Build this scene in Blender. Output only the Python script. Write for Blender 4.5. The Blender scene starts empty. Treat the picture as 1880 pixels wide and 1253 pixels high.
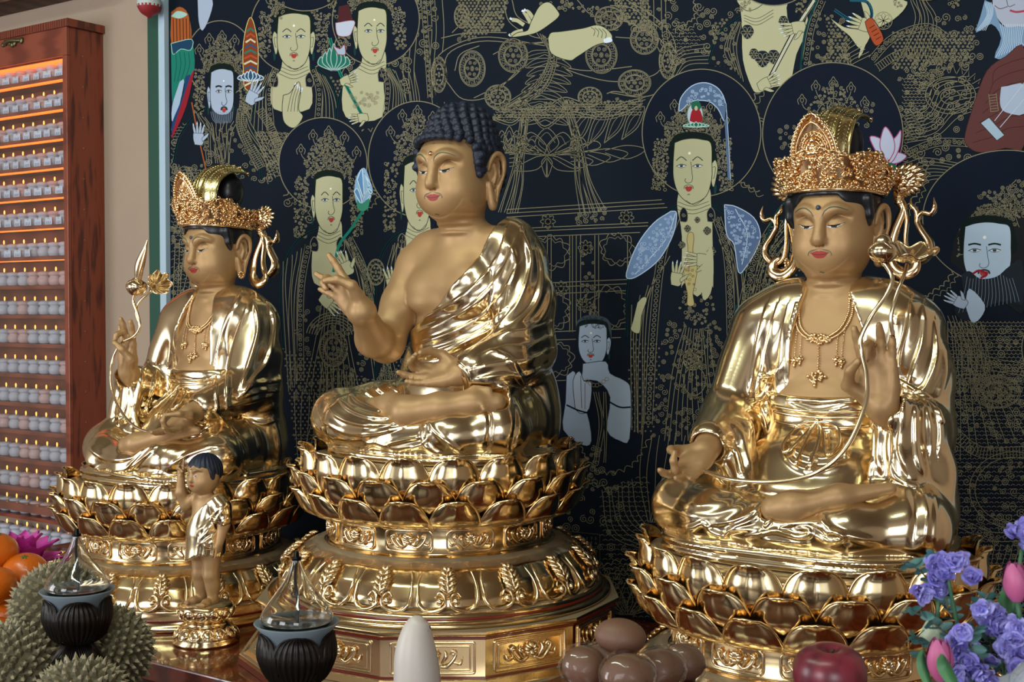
import bpy, math, random
import numpy as np
from mathutils import Vector, Matrix
from mathutils.bvhtree import BVHTree
SKIP = []
R_ = random.Random(7)
pi = math.pi
scn = bpy.context.scene
COL = scn.collection

# ---------------------------------------------------------------- camera
FPX = 2300.0
YAW = math.radians(35)
PITCH = math.atan((626.5 - 565) / FPX)
CAM = np.array([0, 0, 1.6])
FW = np.array([-math.sin(YAW) * math.cos(PITCH), math.cos(YAW) * math.cos(PITCH), -math.sin(PITCH)])
RT = np.array([math.cos(YAW), math.sin(YAW), 0.0])
UP = np.cross(RT, FW)
cd = bpy.data.cameras.new('camera')
cam = bpy.data.objects.new('camera', cd)
COL.objects.link(cam)
cam.location = CAM
cam.rotation_euler = (pi / 2 - PITCH, 0, YAW)
cd.sensor_width = 36
cd.lens = FPX / 1880 * 36
cd.clip_start = 0.05
cd.clip_end = 60
cd.dof.use_dof = True
cd.dof.focus_distance = 3.0
cd.dof.aperture_fstop = 18.0
scn.camera = cam
# ---------------------------------------------------------------- view, world
vs = scn.view_settings
vs.view_transform = 'Standard'
vs.look = 'None'
vs.gamma = 1
vs.use_curve_mapping = False
vs.exposure = -0.12
scn.cycles.use_denoising = True
scn.cycles.max_bounces = 10
scn.cycles.glossy_bounces = 6
scn.cycles.transmission_bounces = 8
scn.cycles.transparent_max_bounces = 12
scn.cycles.sample_clamp_indirect = 6
scn.cycles.caustics_reflective = True
scn.cycles.caustics_refractive = False
scn.cycles.blur_glossy = 0.4
w = bpy.data.worlds.new('daylight')
scn.world = w
w.use_nodes = True
w.node_tree.nodes['Background'].inputs[0].default_value = (0.80, 0.90, 1.0, 1)
w.node_tree.nodes['Background'].inputs[1].default_value = 1.5


def area(name, loc, target, sx, sy, power, col=(1, 1, 1), spread=180):
    ld = bpy.data.lights.new(name, 'AREA')
    ld.shape = 'RECTANGLE'
    ld.size = sx
    ld.size_y = sy
    ld.energy = power
    ld.color = col
    ld.spread = math.radians(spread)
    o = bpy.data.objects.new(name, ld)
    COL.objects.link(o)
    o.location = loc
    d = Vector(target) - Vector(loc)
    o.rotation_euler = d.to_track_quat('-Z', 'Y').to_euler()
    return o


# added area lights for daylight behind and beside the camera, inside invented doorways
area('added_daylight', (-5.2, -1.6, 1.9), (-2.2, 2.4, 1.6), 1.5, 2.3, 100, (0.93, 0.97, 1.0))
area('added_daylight', (-1.6, -3.8, 2.3), (-1.9, 2.4, 1.5), 1.7, 2.0, 110, (0.95, 0.98, 1.0))
area('added_daylight', (2.6, -3.0, 2.1), (-1.4, 2.4, 1.6), 1.5, 2.2, 95, (0.95, 0.98, 1.0))
area('ceiling_tube_light', (-0.9, 0.3, 3.7), (-1.7, 2.2, 1.5), 1.6, 0.12, 26, (0.86, 1.0, 0.82))
area('ceiling_tube_light', (-2.6, 0.6, 3.7), (-2.3, 2.2, 1.5), 1.6, 0.12, 26, (0.86, 1.0, 0.82))

# ---------------------------------------------------------------- materials
MATS = {}


def srgb(h):
    h = h.lstrip('#')
    c = [int(h[i:i + 2], 16) / 255 for i in (0, 2, 4)]
    return tuple(x / 12.92 if x <= .04045 else ((x + .055) / 1.055) ** 2.4 for x in c)


def mat(name, col, rough=.5, metal=0, noise=0, nscale=20, bump=0, bscale=60, **kw):
    """principled material; noise mixes a darker/lighter cast of the colour, bump adds fine relief"""
    if name in MATS:
        return MATS[name]
    m = bpy.data.materials.new(name)
    m.use_nodes = True
    nt = m.node_tree
    b = nt.nodes['Principled BSDF']
    if isinstance(col, str):
        col = srgb(col)
    b.inputs['Base Color'].default_value = (*col, 1)
    b.inputs['Roughness'].default_value = rough
    b.inputs['Metallic'].default_value = metal
    for k, v in kw.items():
        k = k.replace('_', ' ')
        if k in b.inputs:
            b.inputs[k].default_value = v if not isinstance(v, tuple) else ((*v, 1) if len(v) == 3 else v)
    m.diffuse_color = (*col, 1)
    tc = nt.nodes.new('ShaderNodeTexCoord')
    if noise:
        n = nt.nodes.new('ShaderNodeTexNoise')
        n.inputs['Scale'].default_value = nscale
        n.inputs['Detail'].default_value = 5
        nt.links.new(tc.outputs['Object'], n.inputs['Vector'])
        mx = nt.nodes.new('ShaderNodeMix')
        mx.data_type = 'RGBA'
        mx.inputs[6].default_value = (*[max(0, c * (1 - noise)) for c in col], 1)
        mx.inputs[7].default_value = (*[min(1, c * (1 + noise)) for c in col], 1)
        nt.links.new(n.outputs[0], mx.inputs[0])
        nt.links.new(mx.outputs[2], b.inputs['Base Color'])
    if bump:
        n = nt.nodes.new('ShaderNodeTexNoise')
        n.inputs['Scale'].default_value = bscale
        n.inputs['Detail'].default_value = 3
        nt.links.new(tc.outputs['Object'], n.inputs['Vector'])
        bp = nt.nodes.new('ShaderNodeBump')
        bp.inputs['Strength'].default_value = bump
        bp.inputs['Distance'].default_value = .002
        nt.links.new(n.outputs[0], bp.inputs['Height'])
        nt.links.new(bp.outputs[0], b.inputs['Normal'])
    MATS[name] = m
    return m


def dusty(name, base, up, amt=.8, lo=.55):
    """polished metal that carries a veil of dust where the surface faces up"""
    m = base.copy()
    m.name = name
    nt = m.node_tree
    b = nt.nodes['Principled BSDF']
    g = nt.nodes.new('ShaderNodeNewGeometry')
    s = nt.nodes.new('ShaderNodeSeparateXYZ')
    nt.links.new(g.outputs['Normal'], s.inputs[0])
    mr = nt.nodes.new('ShaderNodeMapRange')
    mr.inputs[1].default_value = lo
    mr.inputs[2].default_value = .98
    mr.inputs[4].default_value = amt
    nt.links.new(s.outputs[2], mr.inputs[0])
    d = nt.nodes.new('ShaderNodeBsdfDiffuse')
    d.inputs[0].default_value = (*srgb(up), 1)
    mx = nt.nodes.new('ShaderNodeMixShader')
    nt.links.new(mr.outputs[0], mx.inputs[0])
    nt.links.new(b.outputs[0], mx.inputs[1])
    nt.links.new(d.outputs[0], mx.inputs[2])
    nt.links.new(mx.outputs[0], nt.nodes['Material Output'].inputs[0])
    MATS[name] = m
    return m


GOLD = dusty('polished_gold', mat('gold_plate', (.84, .68, .44), .17, 1, bump=.04, bscale=28), '#a8926c', .16)
GOLDR = mat('rose_gold_relief', (.84, .60, .34), .16, 1)
GOLDB = dusty('dusty_gold', mat('gold_base', (.80, .60, .33), .16, 1, bump=.06, bscale=22), '#8f7f68', .9, .86)
SKIN = mat('matte_gold', (.42, .25, .115), .47, .35, noise=.04, nscale=9, Specular_IOR_Level=.4)
HAIR = mat('black_lacquer', '#12151c', .32)
HAIRB = mat('blue_black_curls', '#121b30', .5)


def clear(name, tint=(1, 1, 1), rough=.02, refl=.09):
    """thin clear glass: lets light through and mirrors at grazing angles"""
    if name in MATS:
        return MATS[name]
    m = bpy.data.materials.new(name)
    m.use_nodes = True
    nt = m.node_tree
    t = nt.nodes.new('ShaderNodeBsdfTransparent')
    t.inputs[0].default_value = (*tint, 1)
    g = nt.nodes.new('ShaderNodeBsdfGlossy')
    g.inputs['Roughness'].default_value = rough
    lw = nt.nodes.new('ShaderNodeLayerWeight')
    lw.inputs[0].default_value = .35
    ma = nt.nodes.new('ShaderNodeMath')
    ma.operation = 'MULTIPLY_ADD'
    ma.inputs[1].default_value = .75
    ma.inputs[2].default_value = refl * .5
    nt.links.new(lw.outputs['Facing'], ma.inputs[0])
    pw = nt.nodes.new('ShaderNodeMath')
    pw.operation = 'POWER'
    pw.inputs[1].default_value = 1.7
    nt.links.new(ma.outputs[0], pw.inputs[0])
    mx = nt.nodes.new('ShaderNodeMixShader')
    nt.links.new(pw.outputs[0], mx.inputs[0])
    nt.links.new(t.outputs[0], mx.inputs[1])
    nt.links.new(g.outputs[0], mx.inputs[2])
    nt.links.new(mx.outputs[0], nt.nodes['Material Output'].inputs[0])
    MATS[name] = m
    return m


def glass(name, tint=(1, 1, 1), ior=1.4):
    m = bpy.data.materials.new(name)
    m.use_nodes = True
    nt = m.node_tree
    g = nt.nodes.new('ShaderNodeBsdfGlass')
    g.inputs[0].default_value = (*tint, 1)
    g.inputs['Roughness'].default_value = 0
    g.inputs['IOR'].default_value = ior
    nt.links.new(g.outputs[0], nt.nodes['Material Output'].inputs[0])
    MATS[name] = m
    return m


def wood(name, c1, c2, rough=.45, scale=(1, 1, 1), dist=6, coat=0, sc=3.0):
    if name in MATS:
        return MATS[name]
    m = bpy.data.materials.new(name)
    m.use_nodes = True
    nt = m.node_tree
    b = nt.nodes['Principled BSDF']
    b.inputs['Roughness'].default_value = rough
    b.inputs['Coat Weight'].default_value = coat
    tc = nt.nodes.new('ShaderNodeTexCoord')
    mp = nt.nodes.new('ShaderNodeMapping')
    mp.inputs['Scale'].default_value = scale
    wv = nt.nodes.new('ShaderNodeTexWave')
    wv.inputs['Scale'].default_value = sc
    wv.inputs['Distortion'].default_value = dist
    wv.inputs['Detail'].default_value = 3
    cr = nt.nodes.new('ShaderNodeValToRGB')
    cr.color_ramp.elements[0].color = (*srgb(c1), 1)
    cr.color_ramp.elements[1].color = (*srgb(c2), 1)
    cr.color_ramp.elements[0].position = .1
    cr.color_ramp.elements[1].position = .8
    nt.links.new(tc.outputs['Object'], mp.inputs[0])
    nt.links.new(mp.outputs[0], wv.inputs[0])
    nt.links.new(wv.outputs[0], cr.inputs[0])
    nt.links.new(cr.outputs[0], b.inputs['Base Color'])
    MATS[name] = m
    return m

# ---------------------------------------------------------------- object helpers
def px2w(px, py, Y):
    """photo pixel -> point on the vertical plane at distance Y"""
    r = FW + RT * (px - 940) / FPX + UP * (626.5 - py) / FPX
    return CAM + r * (Y / r[1])


def px2z(px, py, Z):
    r = FW + RT * (px - 940) / FPX + UP * (626.5 - py) / FPX
    return CAM + r * ((Z - 1.6) / r[2])


def px2d(px, py, d):
    r = FW + RT * (px - 940) / FPX + UP * (626.5 - py) / FPX
    return CAM + r * d


def w2px(P):
    d = P - CAM
    z = d @ FW
    return 940 + FPX * (d @ RT) / z, 626.5 - FPX * (d @ UP) / z


def thing(name, label, cat, loc=(0, 0, 0), group=None, rot=(0, 0, 0)):
    o = bpy.data.objects.new(name, None)
    o.empty_display_size = .05
    COL.objects.link(o)
    o.location = loc
    o.rotation_euler = rot
    o['label'] = label
    o['category'] = cat
    if group:
        o['group'] = group
    return o


def tag(o, label, cat, group=None, kind=None):
    o['label'] = label
    o['category'] = cat
    if group:
        o['group'] = group
    if kind:
        o['kind'] = kind
    return o


def struct(o):
    o['kind'] = 'structure'
    return o


def copy_tree(o, parent=None):
    c = o.copy()
    COL.objects.link(c)
    c.parent = parent
    for ch in o.children:
        copy_tree(ch, c)
    return c


class MB:
    """collects vertices and faces (with a material slot each) into one mesh"""

    def __init__(s):
        s.v, s.f, s.m, s.n = [], [], [], 0

    def add(s, V, F, mi=0):
        V = np.asarray(V, float).reshape(-1, 3)
        n0 = s.n
        s.v.append(V)
        s.f += [tuple(i + n0 for i in f) for f in F]
        s.m += [mi] * len(F)
        s.n += len(V)
        return n0

    def grid(s, P, closeu=False, closev=False, mi=0, flip=False):
        P = np.asarray(P, float)
        a, b = P.shape[:2]
        F = []
        for i in range(a if closeu else a - 1):
            for j in range(b if closev else b - 1):
                q = (i * b + j, ((i + 1) % a) * b + j, ((i + 1) % a) * b + (j + 1) % b, i * b + (j + 1) % b)
                F.append(q[::-1] if flip else q)
        s.add(P.reshape(-1, 3), F, mi)

    def box(s, lo, hi, mi=0):
        x0, y0, z0 = lo
        x1, y1, z1 = hi
        V = [(x0, y0, z0), (x1, y0, z0), (x1, y1, z0), (x0, y1, z0), (x0, y0, z1), (x1, y0, z1), (x1, y1, z1), (x0, y1, z1)]
        s.add(V, [(3, 2, 1, 0), (4, 5, 6, 7), (0, 1, 5, 4), (1, 2, 6, 5), (2, 3, 7, 6), (3, 0, 4, 7)], mi)

    def sphere(s, c, r, nu=10, nv=6, mi=0, M=None):
        r = np.array([r, r, r] if np.isscalar(r) else r, float)
        th = np.linspace(0, pi, nv + 1)
        ph = np.linspace(0, 2 * pi, nu, endpoint=False)
        P = np.array([[(math.sin(t) * math.cos(p), math.sin(t) * math.sin(p), math.cos(t)) for p in ph] for t in th]) * r
        if M is not None:
            P = P @ np.asarray(M).T
        s.grid(P + np.array(c), closev=True, mi=mi)

    def lathe(s, prof, n=32, c=(0, 0, 0), mi=0, fn=None):
        """prof: (r, z) pairs from the bottom up"""
        P = np.zeros((len(prof), n, 3))
        for i, (r, z) in enumerate(prof):
            for j in range(n):
                a = 2 * pi * j / n
                rr = r * (fn(a, i / (len(prof) - 1)) if fn else 1)
                P[i, j] = (c[0] + rr * math.cos(a), c[1] + rr * math.sin(a), c[2] + z)
        s.grid(P, closev=True, mi=mi, flip=True)

    def tube(s, pts, r, n=8, mi=0, sub=0, cap=True, flat=1.0, upv=(0, 0, 1)):
        pts = np.asarray(pts, float)
        rr = np.full(len(pts), r, float) if np.isscalar(r) else np.asarray(r, float)
        if sub:
            pts, rr = spline(pts, sub, rr)
        T = np.gradient(pts, axis=0)
        T /= np.linalg.norm(T, axis=1)[:, None] + 1e-12
        u = np.cross(T[0], upv)
        if np.linalg.norm(u) < 1e-3:
            u = np.cross(T[0], (1, 0, 0))
        rows = []
        a = np.linspace(0, 2 * pi, n, endpoint=False)
        for i in range(len(pts)):
            u = u - T[i] * (u @ T[i])
            u /= np.linalg.norm(u) + 1e-12
            v = np.cross(T[i], u)
            rows.append(pts[i] + rr[i] * (np.cos(a)[:, None] * u + np.sin(a)[:, None] * v * flat))
        if cap:
            rows = [np.repeat(pts[:1], n, 0)] + rows + [np.repeat(pts[-1:], n, 0)]
        s.grid(np.array(rows), closev=True, mi=mi)

    def build(s, name, m, parent=None, smooth=True, loc=None, bevel=0):
        V = np.concatenate(s.v) if s.v else np.zeros((0, 3))
        me = bpy.data.meshes.new(name)
        me.from_pydata(V.tolist(), [], s.f)
        for q in (m if isinstance(m, (list, tuple)) else [m]):
            me.materials.append(q)
        me.polygons.foreach_set('material_index', s.m)
        me.polygons.foreach_set('use_smooth', [bool(smooth)] * len(s.f))
        me.update()
        o = bpy.data.objects.new(name, me)
        COL.objects.link(o)
        o.parent = parent
        if loc is not None:
            o.location = loc
        if bevel:
            b = o.modifiers.new('b', 'BEVEL')
            b.width = bevel
            b.segments = 2
            b.limit_method = 'ANGLE'
        if smooth == 'auto':
            import bmesh
            bm = bmesh.new()
            bm.from_mesh(me)
            for e in bm.edges:
                if len(e.link_faces) == 2 and e.calc_face_angle(0) > .7:
                    e.smooth = False
            bm.to_mesh(me)
            bm.free()
        return o


def spline(pts, sub, rr=None):
    """Catmull-Rom through the points"""
    P = np.asarray(pts, float)
    if rr is not None:
        P = np.concatenate([P, np.asarray(rr, float)[:, None]], 1)
    if len(P) > 2:
        Q = np.vstack([2 * P[0] - P[1], P, 2 * P[-1] - P[-2]])
        out = []
        for i in range(len(P) - 1):
            a, b, c, d = Q[i:i + 4]
            for k in range(sub):
                t = k / sub
                out.append(.5 * (2 * b + (c - a) * t + (2 * a - 5 * b + 4 * c - d) * t * t + (3 * b - a - 3 * c + d) * t ** 3))
        out.append(P[-1])
        P = np.array(out)
    return (P[:, :-1], np.maximum(P[:, -1], 1e-5)) if rr is not None else P


# ---------------------------------------------------------------- volumes: smooth unions of rounded shapes -> one surface
def axis_lin(lo, hi, h, fine=None):
    """grid coordinates with an optional finer stretch (lo, hi, step)"""
    if not fine:
        return np.arange(lo, hi + h, h)
    a, b, g = fine
    parts = []
    if lo < a:
        parts.append(np.linspace(lo, a, max(2, int((a - lo) / h)), endpoint=False))
    parts.append(np.arange(a, b, g))
    if b < hi:
        parts.append(np.linspace(b, hi, max(2, int((hi - b) / h))))
    return np.concatenate(parts)


def rotm(ax, deg):
    return np.array(Matrix.Rotation(math.radians(deg), 3, ax))


class Vol:
    def __init__(s, xs, ys, zs):
        s.ax = [a.astype(np.float32) for a in (xs, ys, zs)]
        s.D = np.full([len(a) for a in s.ax], 1.0, np.float32)

    def blk(s, lo, hi):
        sl = []
        for a, l, h in zip(s.ax, lo, hi):
            i, j = np.searchsorted(a, [l, h])
            sl.append(slice(max(0, i - 1), min(len(a), j + 1)))
        if any(q.stop - q.start < 2 for q in sl):
            return None, None
        return tuple(sl), [s.ax[0][sl[0]][:, None, None], s.ax[1][sl[1]][None, :, None], s.ax[2][sl[2]][None, None, :]]

    def put(s, sl, d, k, op):
        D = s.D[sl]
        if op == 'u':
            h = np.maximum(k - np.abs(D - d), 0) / k if k > 0 else 0
            s.D[sl] = np.minimum(D, d) - h * h * k * .25
        elif op == 's':
            d = -d
            h = np.maximum(k - np.abs(D - d), 0) / k if k > 0 else 0
            s.D[sl] = np.maximum(D, d) + h * h * k * .25

    def ell(s, c, r, k=.02, op='u', R=None, sub=None):
        c = np.array(c, float)
        r = np.array([r] * 3 if np.isscalar(r) else r, float)
        m = (max(r) if R is not None else r) + k + .012
        sl, (X, Y, Z) = s.blk(c - m, c + m)
        if sl is None:
            return
        x, y, z = X - c[0], Y - c[1], Z - c[2]
        if R is not None:
            R = np.asarray(R).T.astype(np.float32)
            x, y, z = (R[i][0] * x + R[i][1] * y + R[i][2] * z for i in range(3))
        k0 = np.sqrt((x / r[0]) ** 2 + (y / r[1]) ** 2 + (z / r[2]) ** 2)
        k1 = np.sqrt((x / r[0] ** 2) ** 2 + (y / r[1] ** 2) ** 2 + (z / r[2] ** 2) ** 2) + 1e-6
        s.put(sl, (k0 * (k0 - 1) / k1).astype(np.float32), k, op)

    def cap(s, a, b, ra, rb=None, k=.02, op='u', sq=None):
        """tapered capsule; sq = (axis, factor) flattens it along an axis"""
        rb = ra if rb is None else rb
        a, b = np.array(a, float), np.array(b, float)
        m = max(ra, rb) + k + .012
        sl, (X, Y, Z) = s.blk(np.minimum(a, b) - m, np.maximum(a, b) + m)
        if sl is None:
            return
        d = b - a
        L = d @ d + 1e-12
        x, y, z = X - a[0], Y - a[1], Z - a[2]
        t = np.clip((x * d[0] + y * d[1] + z * d[2]) / L, 0, 1)
        q = [x - t * d[0], y - t * d[1], z - t * d[2]]
        if sq:
            q[sq[0]] = q[sq[0]] * sq[1]
        dd = np.sqrt(q[0] ** 2 + q[1] ** 2 + q[2] ** 2) - (ra + (rb - ra) * t)
        if sq:
            dd = dd / max(1, sq[1] * .7)
        s.put(sl, dd.astype(np.float32), k, op)

    def chain(s, pts, rr, k=.02, op='u', sub=0, sq=None, kin=None):
        rr = [rr] * len(pts) if np.isscalar(rr) else rr
        if sub:
            pts, rr = spline(pts, sub, rr)
        for i in range(len(pts) - 1):
            s.cap(pts[i], pts[i + 1], rr[i], rr[i + 1], k if i == 0 or kin is None else kin, op, sq)

    def box(s, c, h, rad=.005, k=.01, op='u', R=None):
        c, h = np.array(c, float), np.array(h, float)
        m = (np.full(3, np.linalg.norm(h)) if R is not None else h) + k + .012
        sl, (X, Y, Z) = s.blk(c - m, c + m)
        if sl is None:
            return
        x, y, z = X - c[0], Y - c[1], Z - c[2]
        if R is not None:
            R = np.asarray(R).T.astype(np.float32)
            x, y, z = (R[i][0] * x + R[i][1] * y + R[i][2] * z for i in range(3))
        qx, qy, qz = np.abs(x) - h[0] + rad, np.abs(y) - h[1] + rad, np.abs(z) - h[2] + rad
        o = np.sqrt(np.maximum(qx, 0) ** 2 + np.maximum(qy, 0) ** 2 + np.maximum(qz, 0) ** 2)
        d = o + np.minimum(np.maximum(qx, np.maximum(qy, qz)), 0) - rad
        s.put(sl, d.astype(np.float32), k, op)

    def fn(s, f, lo, hi, k=.005, op='u'):
        sl, (X, Y, Z) = s.blk(np.array(lo), np.array(hi))
        s.put(sl, np.broadcast_to(f(X, Y, Z), s.D[sl].shape).astype(np.float32), k, op)

    def surf(s, smooth=2):
        """surface nets"""
        D = s.D
        n = D.shape
        neg = D < 0
        c = [neg[:-1, :-1, :-1]]
        any_, all_ = np.zeros([i - 1 for i in n], bool), np.ones([i - 1 for i in n], bool)
        for i in (0, 1):
            for j in (0, 1):
                for k in (0, 1):
                    q = neg[i:n[0] - 1 + i, j:n[1] - 1 + j, k:n[2] - 1 + k]
                    any_ |= q
                    all_ &= q
        I = np.argwhere(any_ & ~all_)
        idx = np.full(any_.shape, -1, np.int64)
        idx[tuple(I.T)] = np.arange(len(I))
        V = np.zeros((len(I), 3))
        cnt = np.zeros(len(I))
        corners = [(i, j, k) for i in (0, 1) for j in (0, 1) for k in (0, 1)]
        P = {}
        for q in corners:
            J = I + q
            P[q] = (D[tuple(J.T)], np.stack([s.ax[a][J[:, a]] for a in range(3)], 1))
        for q in corners:
            for a in range(3):
                if q[a] == 0:
                    r = tuple(1 if b == a else q[b] for b in range(3))
                    d0, p0 = P[q]
                    d1, p1 = P[r]
                    m = (d0 < 0) != (d1 < 0)
                    t = np.where(m, d0 / np.where(m, d0 - d1, 1), 0)
                    V += np.where(m[:, None], p0 + (p1 - p0) * t[:, None], 0)
                    cnt += m
        V /= cnt[:, None]
        F = []
        for a in range(3):
            b, c_ = (a + 1) % 3, (a + 2) % 3
            s0 = [slice(1, -1)] * 3
            s0[a] = slice(0, -1)
            s1 = list(s0)
            s1[a] = slice(1, None)
            x = neg[tuple(s0)]
            y = neg[tuple(s1)]
            for fl, mk in ((0, x & ~y), (1, ~x & y)):
                E = np.argwhere(mk)
                E[:, b] += 1
                E[:, c_] += 1
                if not len(E):
                    continue
                def at(db, dc):
                    q = E.copy()
                    q[:, b] += db
                    q[:, c_] += dc
                    return idx[tuple(q.T)]
                Q = np.stack([at(-1, -1), at(0, -1), at(0, 0), at(-1, 0)], 1)
                F.append(Q[:, ::-1] if fl else Q)
        F = np.concatenate(F)
        F = F[(F >= 0).all(1)]
        for it in range(smooth):
            V = relax(V, F, .5 if it % 2 == 0 else -.45 if smooth > 3 else .5)
        return V, F


def relax(V, F, lam):
    a = F.reshape(-1)
    b = np.roll(F, -1, 1).reshape(-1)
    n = len(V)
    w_ = np.bincount(a, minlength=n) + np.bincount(b, minlength=n)
    S = np.stack([np.bincount(a, V[b, i], n) + np.bincount(b, V[a, i], n) for i in range(3)], 1)
    return V + lam * (S / np.maximum(w_, 1)[:, None] - V)


def vnormals(V, F):
    p = V[F]
    nf = np.cross(p[:, 2] - p[:, 0], p[:, 3] - p[:, 1])
    N = np.zeros_like(V)
    for i in range(4):
        for a in range(3):
            N[:, a] += np.bincount(F[:, i], nf[:, a], len(V))
    return N / (np.linalg.norm(N, axis=1)[:, None] + 1e-12)


def npmesh(name, V, F, m, parent=None, smooth=True, fm=None):
    me = bpy.data.meshes.new(name)
    me.vertices.add(len(V))
    me.vertices.foreach_set('co', np.ascontiguousarray(V, np.float32).ravel())
    me.loops.add(F.size)
    me.loops.foreach_set('vertex_index', np.ascontiguousarray(F, np.int32).ravel())
    me.polygons.add(len(F))
    me.polygons.foreach_set('loop_start', np.arange(0, F.size, F.shape[1], dtype=np.int32))
    for q in (m if isinstance(m, (list, tuple)) else [m]):
        me.materials.append(q)
    if fm is not None:
        me.polygons.foreach_set('material_index', np.asarray(fm, np.int32))
    me.update(calc_edges=True)
    me.polygons.foreach_set('use_smooth', np.full(len(F), smooth))
    me.validate()
    o = bpy.data.objects.new(name, me)
    COL.objects.link(o)
    o.parent = parent
    return o


def L3(x, f, z):
    return np.array([x, -f, z], float)


def locp(key, px, py, f):
    X, Y, Z = STAT[key]
    P = px2w(px, py, Y - f)
    return np.array([P[0] - X, -f, P[2] - Z])


def bud(mb, c, r, h, ax=(0, 0, 1), n=5, open_=0.0):
    """closed lotus bud of overlapping pointed petals"""
    ax = np.array(ax, float)
    ax /= np.linalg.norm(ax)
    u = np.cross(ax, (0, 1, 0))
    u /= np.linalg.norm(u)
    v = np.cross(ax, u)
    c = np.array(c, float)
    for ring in range(2):
        for i in range(n):
            a0 = 2 * pi * (i + .5 * ring) / n
            G = []
            for k in range(9):
                t = k / 8
                rr = r * (math.sin(pi * min(1, .12 + t * .88)) ** .6) * (1 - .12 * ring) + open_ * r * t * t * (ring == 0)
                hh = h * t * (.82 if ring == 0 else 1.0)
                wd = (pi / n) * 1.35 * math.sin(pi * min(.97, .16 + .84 * t)) ** .8
                G.append([c + ax * hh + (u * math.cos(a0 + wd * q) + v * math.sin(a0 + wd * q)) * rr * (1.06 - .08 * abs(q)) for q in np.linspace(-1, 1, 7)])
            mb.grid(np.array(G))
            mb.tube([g[0] for g in G[1:]] + [g[-1] for g in G[::-1][:-1]], r * .035, 4)


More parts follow.
